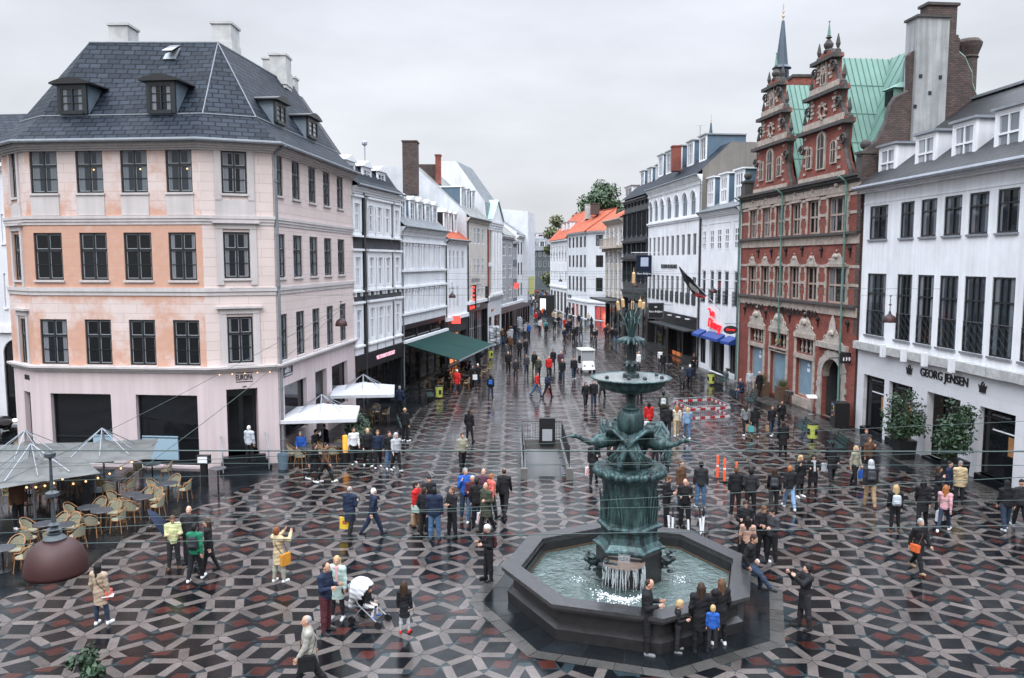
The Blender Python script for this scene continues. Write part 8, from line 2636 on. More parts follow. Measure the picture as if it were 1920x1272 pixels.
P(743,884,'stroll_m',35,'jumper','lgrey','black','hood','lgrey','boy in a pale grey hoodie with hood up, rightmost of five boys',1.74,'white')
P(760,828,'stand',150,'jacket','black','black','hair_thin','blond','man in black with a shaved head next to the green bench on the left',1.76,'white')
P(750,778,'pocket',170,'jacket','navy','black','hair','grey','grey-haired man in navy standing by the black shopfront',1.76)
P(590,903,'walk',80,'coat','black','black','hair_long','brown','woman in black walking arm in arm past the cafe',1.68,'white','leggings')
P(610,906,'walk_m',85,'jacket','brown','black','hair','black','man in a rust brown jacket with a grey hood walking past the cafe',1.78,'white')
b=P(471,862,'stand',160,'puffer','silver','black','hair','white','white-haired woman in a silver puffer jacket on the entrance steps',1.64,at=ECh.P((rCd[0][0]+rCd[0][1])/2+.2,.37,.75),slim=True)
P(36,990,'stand',60,'jacket','brown','black','hair','black','waiter in dark brown under the grey parasols',1.78,'white')
def far_mesh(pose,style):
 key=('far',pose,style)
 if key in MESH:return MESH[key]
 J=skel(pose);S_=field(J,.032,.14)
 head(S_,J);torso(S_,J,.024);armsf(S_,J,.02);legsf(S_,J,.016);feet(S_,J,.008)
 if style=='coat':
  m=(J['knee0']+J['knee1'])/2
  S_.cap(J['pelvis'],(m[0],m[1]*.7,.56),.17,.2,.04,sq=(1,.8,1))
 S_.ell(J['H']((0,.03,.135)),(.095,.11,.11),.01,J['HR'])
 if style=='long':S_.cap(J['H']((0,.07,.1)),J['H']((0,.1,-.14)),.075,.06,.02)
 V,F_=S_.mesh();C=V[F_].mean(1)
 L=(C-J['neck1'])@J['HR']
 mi=np.full(len(F_),1)
 mi[C[:,2]<J['pelvis'][2]-(.1 if style!='coat' else.38)]=2
 mi[C[:,2]<.1]=3
 hd=L[:,2]>-.0
 mi[hd]=4
 mi[hd&(L[:,1]<-.02)&(L[:,2]<.16)]=0
 for i in(0,1):
  mi[np.linalg.norm(C-J['wr%d'%i],axis=1)<.1]=0
 MESH[key]=np_mesh('person',V,F_,[PH]*5,mi)
 return MESH[key]
crnd=random.Random(77)
WORDS=dict(black='black',dark='near-black',char='charcoal',navy='navy',grey='grey',lgrey='pale grey',white='white',beige='beige',brown='brown',olive='olive',red='red',blue='blue',denim='denim blue',teal='teal',orange='orange',coral='coral',wine='maroon',cream='cream')
PAL=['black']*14+['dark']*9+['char']*6+['navy']*6+['grey']*2+['lgrey']*2+['white']*2+['beige','brown','olive','red','blue','denim','teal','orange','coral','wine','cream']
def crowd(n,ys,xl,xr,where,near):
 done=[]
 tries=0
 while len(done)<n and tries<4000:
  tries+=1
  py=ys[0]+(ys[1]-ys[0])*crnd.random()**1.15
  t=(py-ys[0])/(ys[1]-ys[0])
  px=xl[0]+(xl[1]-xl[0])*t+(xr[0]+(xr[1]-xr[0])*t-xl[0]-(xl[1]-xl[0])*t)*crnd.random()
  p=gnd(px,py)
  if any((p-q).length<.5 for q in done)or any((p-b.location).length<.7 for b in PEOPLE):continue
  done.append(p)
  pose=crnd.choice(['stroll','stroll_m','walk','walk_m','stand','pocket','weight','carry'])
  style=crnd.choice(['plain','plain','plain','coat','long'])
  c=crnd.choice(PAL);away=crnd.random()<.5
  o=bpy.data.objects.new('person',far_mesh(pose,style));COL.objects.link(o)
  link_mat(o,0,SKM[crnd.randrange(3)]);link_mat(o,1,cloth(COLR[c]));link_mat(o,2,cloth(COLR[crnd.choice(['black','dark','dden','dden','char','denim'])]))
  link_mat(o,3,cloth(COLR[crnd.choice(['black','black','white','brown'])]));link_mat(o,4,cloth(HAIR[crnd.choice(['black','brown','brown','lbrown','blond','grey'])],.6))
  o.location=p;o.rotation_euler=(0,0,R((180 if away else 0)+crnd.gauss(0,22)));s_=crnd.uniform(.93,1.06);o.scale=(s_,s_,s_)
  kind={'coat':'long coat','long':'jacket and long hair','plain':'jacket'}[style]
  mv='walking away' if away else 'facing this way'
  tag(o,f'figure in a {WORDS[c]} {kind}, {mv}, {where}','person',f'{WORDS[c]} {kind} figures {mv} {near}')
crowd(78,(576,648),(968,962),(1072,1172),'before the orange roof','before the orange roof')
crowd(76,(546,584),(986,972),(1034,1066),'at the street end','at the far end')
crowd(16,(604,650),(925,925),(985,968),'beyond the awning','beyond the awning')
#street furniture
def proto_copy(make,spots,group):
 """first spot takes the thing itself, the others take copies; spots = (point, rz, label)"""
 t=make()
 for i,(p,rz,lb)in enumerate(spots):
  o=t if i==0 else copy_tree(t)
  o.location=p;o.rotation_euler=(0,0,R(rz));o['label']=lb
  if group:o['group']=group
M_rat=mat('rattan',(.3,.15,.06),.6,noise=(25,.3))
M_weave=mat('cream_weave',(.5,.47,.33),.7)
t_,b__=nodes_of(M_weave)
tcn=node(t_,'ShaderNodeTexCoord');wv=node(t_,'ShaderNodeTexChecker');wv.inputs['Scale'].default_value=34
wv.inputs[1].default_value=(.36,.33,.22,1);wv.inputs[2].default_value=(.09,.09,.07,1)
t_.links.new(tcn.outputs['Object'],wv.inputs[0]);t_.links.new(wv.outputs[0],b__.inputs['Base Color'])
def make_chair():
 t=thing('bistro_chair','','chair')
 mb=MB();mb.lathe([(.0,.44),(.21,.44),(.22,.46),(.21,.475),(.0,.48)],16,cap=False);mb.build('seat',M_weave,t)
 mb=MB();A_=[(.22*math.sin(R(a)),.05+.19*math.cos(R(a)))for a in range(-75,76,15)]
 for(x0,y0),(x1,y1)in zip(A_,A_[1:]):
  h0,h1=.62+.24*max(0,math.cos(math.atan2(x0,y0-.05))-.2),.62+.24*max(0,math.cos(math.atan2(x1,y1-.05))-.2)
  mb.hexa([(x0,y0,.47),(x1,y1,.47),(x1*.94,y1*.94,.47),(x0*.94,y0*.94,.47),(x0*1.08,y0*1.12,h0),(x1*1.08,y1*1.12,h1),(x1*1.02,y1*1.06,h1),(x0*1.02,y0*1.06,h0)])
 mb.build('backrest',M_weave,t)
 mb=MB();mb.tube([(-.21,-.16,.46),(-.24,-.13,.64),(-.245,.05,.66),(-.2,.19,.78),(-.1,.27,.86),(0,.29,.88),(.1,.27,.86),(.2,.19,.78),(.245,.05,.66),(.24,-.13,.64),(.21,-.16,.46)],.016,6)
 mb.tube([(.23*math.cos(R(a)),.22*math.sin(R(a)),.455)for a in range(0,361,30)],.016,5);mb.build('cane_frame',M_rat,t)
 for x in(-1,1):
  for y in(-1,1):
   mb=MB();mb.tube([(x*.17,y*.16,.45),(x*.21,y*.21,0)],.015,6);mb.build('leg',M_rat,t)
 return t
M_top=mat('dark_table_top',(.05,.052,.058),.3,noise=(6,.3))
def make_table():
 t=thing('cafe_table','','table')
 mb=MB();mb.lathe([(0,.72),(.36,.72),(.37,.735),(.36,.75),(0,.75)],24,cap=False);mb.build('tabletop',M_top,t)
 mb=MB();mb.lathe([(.03,.03),(.03,.72)],10);mb.build('pedestal',M_black,t)
 mb=MB();mb.lathe([(.22,.0),(.22,.015),(.05,.035)],16);mb.build('base',M_black,t)
 return t
TB=[(84,982,'nearest the big round lamp'),(118,984,'just right of the lamp suspension'),(166,951,'in the middle of the grey parasol terrace'),(191,957,'middle of the terrace, nearer the square'),(247,927,'at the terrace edge, left of a pair'),(268,932,'at the terrace edge, right of a pair'),(315,906,'by the menu stand'),(219,898,'under the far grey parasol'),(285,870,'in front of the pale blue window panel'),(49,912,'in the shade under the grey parasols'),(108,898,'behind the middle parasol mast'),(4,1028,'at the left edge of the view')]
spots=[];cs=[]
cr=random.Random(9)
WH=['at the back','at the front','left','right']
for i,(x,y,w)in enumerate(TB):
 p=gnd(x,y,.74);p.z=0
 spots.append((p,0,f'round dark cafe table {w}'))
 for k,a in enumerate((80,265,185,-5)):
  if i in(1,3,5)and k==2 or i in(0,2,4)and k==3 or i in(8,)and k in(0,1):continue
  aa=R(a+cr.uniform(-18,18));q=p+Vector((math.cos(aa),math.sin(aa),0))*.62
  cs.append((q,math.degrees(aa)-90+cr.uniform(-15,15),f'rattan chair {WH[k]} of table {w}'))
TR=[((575,868),'beside the waste bin under the near white parasol'),((632,862),'by the amber heater under the near white parasol'),((703,790),'between the hedge and the steps')]
for(x,y),w in TR:
 p=gnd(x,y);spots.append((p,0,f'round dark cafe table {w}'))
 for k,a in enumerate((90,270,180,0)):
  aa=R(a+cr.uniform(-15,15));q=p+Vector((math.cos(aa),math.sin(aa),0))*.64
  cs.append((q,math.degrees(aa)-90,f'rattan chair {WH[k]} of table {w}'))
rows_=['nearest the street','second from the street','third from the street','closest to the house']
for i in range(4):
 for j in range(5):
  p=AWF.P(1.3+j*2.05,0,3.9-i*1.0);
  if i%2==0:spots.append((p,0,f'round table under the green awning, row {rows_[i]}, {["far", "second far", "middle", "second near", "near"][4 - j]} end'))
  cs.append((p+Vector((.6,.05,0)),-90+cr.uniform(-20,20),f'round-backed chair under the green awning, row {rows_[i]}, {["far", "second far", "middle", "second near", "near"][4 - j]} end'))
proto_copy(make_table,spots,'cafe tables');proto_copy(make_chair,cs,'rattan cafe chairs')
for(x,y,rz,c,hc,lb)in((566,862,0,'blue','grey','seated guest in a blue shirt under the near white parasol'),(590,858,60,'dark','black','bearded guest in black seated under the near white parasol'),(612,846,-40,'black','brown','guest in black seated at the back of the white parasol terrace')):
 person(x,y,'sit',rz,'jumper',c,'black','hair',hc,lb,1.74)
for k,(u,o,c)in enumerate(((2.6,2.6,'black'),(4.9,1.8,'grey'),(6.9,3.3,'navy'),(8.6,2.4,'wine'))):
 q=AWF.P(u,0,o);person(0,0,'sit',[60,-30,100,20][k],'jumper',c,'black','hair',['brown','grey','black','blond'][k],f'guest in {["black", "grey", "navy", "maroon"][k]} seated under the green awning',at=q)
person(1391,748,'sit',-70,'jacket','navy','dden','hair_thin','lbrown','man in a navy hooded jacket sitting on the bench by the fence',1.78)
for k,(x,y,c,l)in enumerate(((1188,690,'black','man in black seated on the far right bench'),(1197,698,'white','older person in white leaning on the far right bench'),(1192,678,'char','grey-haired man in charcoal near the far right bench'))):person(x,y,['sit','stand','stand'][k],[-80,-60,-70][k],'jacket',c,'black','hair','grey',l)
M_canv=mat('white_canvas',(.5,.51,.54),.8,noise=(2,.12));M_grey=mat('weathered_grey_canvas',(.115,.118,.115),.85,noise=(1.2,.35))
def parasol(label,apex,Y,half,drop,rz,m,droop=0.0,val=.16):
 """centre-mast parasol, its canopy hung from struts above the cloth"""
 a=at_y(apex[0],apex[1],Y)
 t=thing('parasol',label,'parasol',(a.x,Y,0),0);t.rotation_euler.z=R(rz);ROOT[t]=None
 zt=a.z;zc=zt-.42;ze=zc-drop
 mb=MB();mb.lathe([(.045,.08),(.04,zt)],10);mb.build('mast',M_zinc,t)
 mb=MB();mb.box(-.4,.4,-.4,.4,0.007,.08);mb.build('base',M_slate,t)
 mb=MB();n=8
 def pt(u,v):
  r_=max(abs(u),abs(v));sag=droop*math.sin(PI*r_)+(.12*droop*(abs(u*v))if r_>0 else 0)
  return(u*half,v*half,zc-drop*r_**.85-sag)
 for i in range(-n,n):
  for j in range(-n,n):mb.poly([pt(i/n,j/n),pt((i+1)/n,j/n),pt((i+1)/n,(j+1)/n),pt(i/n,(j+1)/n)])
 if val:
  for i in range(-n,n):
   for(f0,f1)in((lambda s_:(s_,-1),1),(lambda s_:(s_,1),-1),(lambda s_:(-1,s_),-1),(lambda s_:(1,s_),1)):
    p0,p1=pt(*f0(i/n)),pt(*f0((i+1)/n));mb.poly([p0,p1,(p1[0]*1.004,p1[1]*1.004,p1[2]-val),(p0[0]*1.004,p0[1]*1.004,p0[2]-val)])
 mb.build('canopy',m,t)
 for u,v in((1,1),(1,-1),(-1,1),(-1,-1),(1,0),(-1,0),(0,1),(0,-1)):
  q=pt(u*.55,v*.55);mb=MB();mb.tube([(0,0,zt),(q[0],q[1],q[2]+.03)],.018,5);mb.build('strut',M_zinc,t)
 return t
parasol('near white square parasol beside the corner house',(603,740),gnd(606,850).y,1.75,.5,8,M_canv)
parasol('far white square parasol in front of the black shopfront',(681,702),gnd(690,800).y,1.75,.5,8,M_canv)
parasol('grey weathered parasol with long struts, rightmost of three on the terrace',(191,803),32.2,1.95,.55,20,M_grey,.22,0)
parasol('grey weathered parasol at the back left of the terrace',(47,807),32.0,1.9,.55,8,M_grey,.2,0)
parasol('grey weathered parasol nearest the viewer on the terrace',(58,832),28.6,1.85,.6,40,M_grey,.25,0)
def strung(label,A_,B_,sag,n):
 A_,B_=Vector(A_),Vector(B_);t=thing('string_lights',label,'string lights',tuple(A_))
 f=lambda q:(B_-A_)*q+Vector((0,0,-sag*4*q*(1-q)))
 mb=MB();mb.tube([f(k/20)for k in range(21)],.012,4);mb.build('cable',M_black,t)
 for k in range(n):
  q=f((k+.5)/n);mb=MB();mb.ico((q.x,q.y,q.z-.08),.045,sub=1);mb.build('bulb',M_bulb,t)
strung('string of warm bulbs along the right grey parasol',at_y(125,905,29.5),at_y(295,828,33.5),.35,8)
strung('string of warm bulbs under the nearest grey parasol',at_y(5,900,28),at_y(125,890,29),.3,7)
F=AWF;M_aw=mat('dark_green_canvas',(.001,.03,.026),.7,spec=.15,noise=(.8,.15))
aw=thing('awning','dark green canvas awning sloping out over the cafe tables','awning',tuple(F.P(F.L/2,0,0)))
z1,z0=AWZ-1.35,AWZ-2.45
for a_,b2 in((.05,F.L*.5-.03),(F.L*.5+.03,F.L-.05)):
 mb=MB();mb.hexa([F.P(a_,z0-.02,4.3),F.P(b2,z0-.02,4.3),F.P(b2,z1-.02,.16),F.P(a_,z1-.02,.16),F.P(a_,z0,4.3),F.P(b2,z0,4.3),F.P(b2,z1,.16),F.P(a_,z1,.16)]);mb.build('canopy',M_aw,aw,world=True)
mb=MB();fbox(mb,F,0,F.L,z1+.01,z1+.22,.03,.3);mb.build('awning_cassette',F_white,aw,world=True)
mb=MB();fbox(mb,F,.05,F.L-.05,z0-.1,z0+.0,4.305,4.37);mb.build('front_bar',M_zinc,aw,world=True)
for u in(.4,F.L-.4):
 mb=MB();mb.tube([F.P(u,z1-.1,.2),F.P(u+.3,z0+.3,2.2),F.P(u,z0-.06,4.28)],.035,5);mb.build('folding_arm',M_zinc,aw,world=True)
M_slat=mat('dark_green_bench_slats',(.012,.035,.033),.4,noise=(8,.3))
def make_bench():
 t=thing('park_bench','','bench')
 mb=MB()
 for k in range(4):mb.box(-.9,.9,-.22+k*.115,-.13+k*.115,.43,.46)
 mb.build('seat',M_slat,t)
 mb=MB()
 for k in range(3):mb.box(-.9,.9,.25+k*.045,.28+k*.045,.52+k*.13,.63+k*.13)
 mb.build('backrest',M_slat,t)
 for x in(-.8,.8):
  mb=MB();mb.tube([(x,-.3,0),(x,-.22,.4),(x,.2,.42),(x,.38,.95)],.025,6);mb.tube([(x,.2,.42),(x,.32,0)],.025,6);mb.tube([(x,-.24,.42),(x,-.26,.64),(x,.26,.66)],.022,6);mb.build('leg',M_black,t)
 return t
proto_copy(make_bench,[(gnd(733,846),-80,'green slatted bench behind the cafe hedge'),(gnd(758,812),100,'green slatted bench beside the shaven-headed man in black'),(gnd(806,752),100,'green slatted bench next to the yellow bin by the awning'),(gnd(1404,762),-95,'green slatted bench with a man in navy on it'),(gnd(1505,818),-95,'green slatted bench left of the yellow bin by the brick house'),(gnd(1567,850),-95,'green slatted bench right of the yellow bin by the brick house'),(gnd(1352,722),-95,'green slatted bench beside the yellow bin opposite the toy shop'),(gnd(1205,680),-95,'far green bench behind the fountain reeds'),(gnd(903,668),100,'far green bench below the postcard stands')],'green benches along the pavements')
M_bin=mat('lime_yellow_bin',(.4,.44,.1),.5,noise=(4,.2))
def make_bin():
 t=thing('litter_bin','','bin')
 mb=MB();mb.lathe([(.2,.1),(.25,.14),(.27,.85),(.24,.86),(.22,.8),(.0,.8)],16,cap=False);mb.build('bin_body',M_bin,t)
 mb=MB();mb.lathe([(.26,.86),(.28,.88),(.27,.93),(.25,.94)],16);mb.build('bin_rim',M_black,t)
 for k in range(4):a=k*PI/2+.4;m2=MB();m2.box(-.09,.09,.262,.275,.35,.65,M=Matrix.Rotation(a,4,'Z'));m2.build('bin_decal',M_black,t)
 mb=MB();mb.lathe([(.06,0),(.06,.11)],8);mb.build('bin_foot',M_black,t)
 return t
proto_copy(make_bin,[(gnd(823,748),0,'lime yellow litter bin near the green awning'),(gnd(1333,722),0,'lime yellow litter bin opposite the blue awnings'),(gnd(1523,826),0,'lime yellow litter bin between two benches by the brick house'),(gnd(920,674),0,'lime yellow litter bin below the postcard stands'),(gnd(1153,640),0,'farthest lime yellow litter bin, behind the fountain reeds')],'lime yellow litter bins')
bn=thing('waste_bin','grey-blue waste bin at the corner of the peach house','bin',tuple(gnd(531,880)));mb=MB();mb.lathe([(.2,.01),(.26,.7),(.28,.72),(.24,.72),(.2,.3)],14);mb.build('bin_body',mat('blue_grey_plastic',(.1,.15,.19),.5),bn)
M_galv=mat('galvanised_steel',(.33,.35,.37),.4,metal=.6);M_rw=cloth((.3,.015,.015));M_rw2=cloth((.42,.42,.43))
C4=[gnd(1262,748,1.1),gnd(1334,744,1.1),gnd(1369,759,1.1),gnd(1295,763,1.1)]
for k,nm in enumerate(('back','right','front','left')):
 A_,B_=C4[k].copy(),C4[(k+1)%4].copy();A_.z=B_.z=0;L=(B_-A_).length;d_=(B_-A_)/L
 t=thing('crowd_barrier',f'galvanised barrier with red and white boards, {nm} side of the road works','barrier',tuple(A_),group='barriers round the road works')
 X=lambda u,z:d_*u+Vector((0,0,z))
 mb=MB();mb.tube([X(.05,.0),X(.05,1.1),X(L-.05,1.1),X(L-.05,0)],.022,6);mb.tube([X(.05,.2),X(L-.05,.2)],.018,5)
 n_=int(L/.14)
 for q in range(1,n_):mb.tube([X(L*q/n_,.2),X(L*q/n_,1.1)],.009,4)
 mb.build('barrier_frame',M_galv,t)
 mb=MB();m2=MB();nb=max(4,int(L/.3))
 off=Vector((d_.y,-d_.x,0))*.03
 for q in range(nb):
  a_,b2=L*q/nb+.02,L*(q+1)/nb-.0;tgt=mb if q%2 else m2
  for zz in(.34,.86):tgt.hexa([X(a_,zz)+off,X(b2,zz)+off,X(b2,zz)-off,X(a_,zz)-off,X(a_,zz+.13)+off,X(b2,zz+.13)+off,X(b2,zz+.13)-off,X(a_,zz+.13)-off])
 mb.build('red_board',M_rw,t);m2.build('white_board',M_rw2,t)
M_kerb=mat('pale_kerb_granite',(.13,.125,.12),.4,noise=(12,.4))
st=thing('stairwell','underground stairwell with iron railings and stone kerbs in the square','stairwell',(PIT[0],PIT[2],0))
W_,D_=PIT[1]-PIT[0],PIT[3]-PIT[2]
mb=MB()
for k in range(12):mb.box(.01,W_-.01,k*.28,(k+1)*.28-.002,-3.2,-.16-.19*k)
mb.build('stair',M_granl,st)
mb=MB()
for q in([(0,0),(0,D_)],[(W_,0),(W_,D_)],[(0,D_),(W_,D_)]):(x0,y0),(x1,y1)=q;mb.poly([(x0,y0,-3.2),(x1,y1,-3.2),(x1,y1,.02),(x0,y0,.02)])
mb.poly([(0,0,-3.1),(W_,0,-3.1),(W_,D_,-3.1),(0,D_,-3.1)]);mb.build('shaft_wall',W_grey,st)
for x in(-.2,W_):
 mb=MB();mb.hexa([(x,-.5,.0),(x+.2,-.5,0),(x+.2,D_,0),(x,D_,0),(x,-.5,.42),(x+.2,-.5,.42),(x+.2,D_+.0,.52),(x,D_,.52)]);mb.box(x-.05,x+.25,-.62,-.45,0.0,.5);mb.build('kerb',M_kerb,st)
mb=MB();mb.box(-.2,W_+.2,D_+.002,D_+.2,0,.52);mb.build('kerb',M_kerb,st)
for A_,B_ in(((-.1,-.3),(-.1,D_+.1)),((W_+.1,-.3),(W_+.1,D_+.1)),((-.1,D_+.1),(W_+.1,D_+.1))):
 mb=MB();A_,B_=Vector((*A_,.48)),Vector((*B_,.48));L=(B_-A_).length;n_=int(L/.13)
 mb.tube([A_+Vector((0,0,.95)),B_+Vector((0,0,.95))],.03,6);mb.tube([A_+Vector((0,0,.12)),B_+Vector((0,0,.12))],.02,5)
 for k in range(n_+1):q=A_.lerp(B_,k/n_);mb.tube([q,q+Vector((0,0,1.0 if k%8==0 else.95))],.008 if k%8 else.025,4)
 mb.build('railing',W_iron,st)
mb=MB();mb.box(.75,1.55,D_-.25,D_+.0,.3,1.65);kb=mb.build('information_box',M_black,st)
mb=MB();mb.box(.9,1.4,D_-.262,D_-.251,.5,1.1);mb.build('notice',F_grey,kb)
gc=thing('golf_cart','small white open electric cart with a roof in the middle of the square','cart',tuple(gnd(1098,697)),R(8))
M_cart=mat('white_cart_paint',(.68,.68,.68),.3)
mb=MB();mb.hexa([(-.55,-1.2,.3),(.55,-1.2,.3),(.58,1.1,.3),(-.58,1.1,.3),(-.5,-1.05,.8),(.5,-1.05,.8),(.58,.9,.62),(-.58,.9,.62)]);mb.hexa([(-.5,-1.0,.802),(.5,-1.0,.802),(.5,-.6,.802),(-.5,-.6,.802),(-.45,-.85,1.0),(.45,-.85,1.0),(.48,-.62,1.02),(-.48,-.62,1.02)]);mb.build('body',M_cart,gc)
mb=MB();mb.box(-.62,.62,-.85,1.05,1.9,1.98);mb.build('roof',M_cart,gc)
mb=MB();mb.hexa([(-.5,-.8,1.02),(.5,-.8,1.02),(.5,-.77,1.02),(-.5,-.77,1.02),(-.54,-.72,1.88),(.54,-.72,1.88),(.54,-.69,1.88),(-.54,-.69,1.88)]);mb.build('windscreen',G_pale,gc)
for x in(-.56,.56):
 for y in(-.75,.95):mb=MB();mb.tube([(x,y,.6),(x,y,1.9)],.022,5);mb.build('roof_post',M_cart,gc)
 for y in(-.78,.72):
  mb=MB();mb.tube([(x-.07,y,.22),(x+.07,y,.22)],.22,16);w_=mb.build('wheel',M_black,gc);mb=MB();mb.tube([(x*1.14,y,.22),(x*1.15,y,.22)],.1,10);mb.build('rim',M_zinc,w_)
 mb=MB();mb.ico((x*.62,-1.12,.66),(.09,.05,.09),sub=2);mb.build('headlight',G_pale,gc)
mb=MB();mb.box(-.5,.5,.25,.7,.63,.85);mb.box(-.5,.5,.65,.78,.85,1.3);mb.build('seat',M_black,gc)
def make_scooter():
 t=thing('electric_scooter','','scooter')
 mb=MB();mb.box(-.075,.075,-.35,.4,.12,.17);mb.build('deck',M_black,t)
 mb=MB();mb.tube([(0,-.42,.2),(0,-.34,.75)],.04,8);mb.build('stem',F_white,t)
 mb=MB();mb.tube([(0,-.34,.751),(0,-.31,1.12)],.025,6);mb.tube([(-.26,-.28,1.14),(-.1,-.31,1.12),(.1,-.31,1.12),(.26,-.28,1.14)],.02,6);mb.build('handlebar',M_black,t)
 for y in(-.45,.48):
  mb=MB();mb.tube([(-.03,y,.11),(.03,y,.11)],.11,14);w_=mb.build('wheel',M_black,t)
  mb=MB();mb.tube([(0,y-.13,.14),(0,y,.245),(0,y+.13,.16)],.025,5);mb.build('mudguard',M_black,t)
 return t
proto_copy(make_scooter,[(gnd(1243,1000),20,'white-stemmed electric scooter, leftmost of the five'),(gnd(1262,1004),-15,'electric scooter just behind the fountain rim, second from left'),(gnd(1282,1008),10,'electric scooter beside the shaven-headed man'),(gnd(1300,1006),25,'electric scooter with a white stem, second from right'),(gnd(1322,1003),-25,'electric scooter at the right end of the row')],'electric scooters parked by the fountain')
M_or=mat('fluorescent_orange',(.85,.1,.025),.5,emit=(1,.1,.02),estr=.12)
def make_post():
 t=thing('marker_post','','post')
 mb=MB();mb.box(-.22,.22,-.14,.14,0,.06);mb.build('base',M_black,t)
 mb=MB();mb.lathe([(.055,.06),(.05,1.0),(.04,1.04)],10);mb.build('post',M_or,t)
 mb=MB();mb.lathe([(.056,.55),(.056,.62)],10);mb.build('reflective_band',F_white,t)
 return t
proto_copy(make_post,[(gnd(1345,898),0,'fluorescent orange marker post, left of the two tall ones'),(gnd(1358,904),0,'fluorescent orange marker post, right of the two tall ones'),(gnd(1380,912),0,'orange marker post hidden behind the man in a black jacket')],'orange marker posts')
def make_bike():
 t=thing('bicycle','','bicycle')
 for y in(-.52,.52):
  mb=MB();mb.tube([(0,y+.33*math.cos(k*PI/12),.34+.33*math.sin(k*PI/12))for k in range(25)],.018,5)
  for k in range(8):mb.tube([(0,y,.34),(0,y+.32*math.cos(k*PI/4),.34+.32*math.sin(k*PI/4))],.005,3)
  mb.build('wheel',M_black,t)
 mb=MB();A_=[(0,.52,.34),(0,.05,.32),(0,-.36,.78),(0,.18,.8),(0,.05,.32)]
 mb.tube(A_,.018,5);mb.tube([(0,-.36,.8),(0,-.52,.34)],.016,5);mb.tube([(0,.18,.8),(0,.52,.34)],.012,5);mb.build('frame',W_iron,t)
 mb=MB();mb.tube([(0,-.36,.8),(0,-.34,1.0)],.014,5);mb.tube([(-.26,-.2,1.02),(-.2,-.34,1.02),(.2,-.34,1.02),(.26,-.2,1.02)],.014,5);mb.build('handlebar',M_zinc,t)
 mb=MB();mb.ico((0,.22,.92),(.09,.14,.04),sub=2);mb.tube([(0,.19,.8),(0,.2,.9)],.014,5);mb.build('saddle',M_black,t)
 mb=MB();mb.box(-.15,.15,-.75,-.45,.8,1.0);mb.build('basket',W_iron,t)
 return t
proto_copy(make_bike,[(gnd(1252,704),12,'bicycle pushed by the man in a black jacket'),(FDI.P(8.2,0,.5),-5,'bicycle leaning between the toy shop and the brick house'),(FRC.P(10.2,0,.6),-5,'bicycle parked between planter and shop window of the brick house'),(gnd(872,636),60,'bicycle parked before the small white house'),(gnd(884,633),70,'bicycle parked before the cream house shopfront'),(gnd(1163,628),40,'bicycle parked near the far lime yellow bin')],'parked bicycles')
def leafmat(name,c):
 m=mat(name,c,.5)
 t,b=nodes_of(m);ge=node(t,'ShaderNodeNewGeometry');r_=node(t,'ShaderNodeMapRange');r_.inputs[3].default_value=.45;r_.inputs[4].default_value=1.6
 t.links.new(ge.outputs['Random Per Island'],r_.inputs[0]);mx=node(t,'ShaderNodeMix',data_type='RGBA',blend_type='MULTIPLY');mx.inputs[0].default_value=1;mx.inputs[6].default_value=(*c,1)
 t.links.new(r_.outputs[0],mx.inputs[7]);t.links.new(mx.outputs[2],b.inputs['Base Color'])
 return m
L_ficus,L_tree,L_aut,L_hedge=leafmat('ficus_leaf',(.022,.05,.02)),leafmat('tree_leaf',(.04,.075,.03)),leafmat('autumn_leaf',(.1,.11,.045)),leafmat('hedge_leaf',(.02,.045,.02))
M_bark=mat('bark',(.07,.05,.04),.9,noise=(8,.4))
def leaves(parent,name,clumps,n,size,m,seed):
 """leaf-sized faces scattered through clumps (centre, radius), denser at each clump's rim"""
 rn=np.random.default_rng(seed);k=len(clumps)
 C=np.array([c for c,_ in clumps],float);Rr=np.array([r for _,r in clumps],float)
 w=Rr**2.2;i=rn.choice(k,n,p=w/w.sum())
 d=rn.normal(size=(n,3));d/=np.linalg.norm(d,axis=1)[:,None]
 rad=Rr[i]*rn.random(n)**.45
 P_=C[i]+d*rad[:,None]*np.array([1,1,.85])
 nn=d+rn.normal(size=(n,3))*.7+np.array([0,0,.4]);nn/=np.linalg.norm(nn,axis=1)[:,None]
 u=np.cross(nn,rn.normal(size=(n,3)));u/=np.linalg.norm(u,axis=1)[:,None];v=np.cross(nn,u)
 s_=size*(.6+.8*rn.random(n))[:,None]
 V=np.stack([P_-u*s_,P_-v*s_*.45,P_+u*s_,P_+v*s_*.45],1).reshape(-1,3)
 me=np_mesh(name,V,np.arange(n*4).reshape(n,4),m,smooth=False)
 o=bpy.data.objects.new(name,me);COL.objects.link(o);o.parent=parent
 return o
def tree(name,label,cat,p,h,rad,n,size,m,seed,trunk=.2,cz=.62,squash=1.0,nc=14,potm=None,pot=None):
 t=thing(name,label,cat,tuple(p));rn=random.Random(seed);cl=[]
 mb=MB();zf_=h*(cz-.3);mb.tube([(0,0,0.02),(.03*h*.1,0,zf_),(0,.02,h*cz)],[trunk,trunk*.7,trunk*.35],8)
 for k in range(nc):
  a=rn.random()*2*PI;q=rad*math.sqrt(rn.random())*.78;z=h*cz+(rn.random()-.45)*h*(1-cz)*1.7
  f_=1-.55*abs(z-h*cz)/(h*(1-cz)+.01)
  c=(q*math.cos(a)*f_,q*math.sin(a)*f_,z);cl.append((c,rad*rn.uniform(.26,.46)))
  mb.tube([(0,0,zf_+(z-zf_)*.3),(c[0]*.5,c[1]*.5,zf_+(z-zf_)*.75),c],[trunk*.4,trunk*.25,trunk*.08],5)
 mb.build('trunk',M_bark,t);leaves(t,'crown',cl,n,size,m,seed)
 return t
p=gnd(1128,590);p=Vector((17.5,158,0));tp=at_y(1128,347,158)
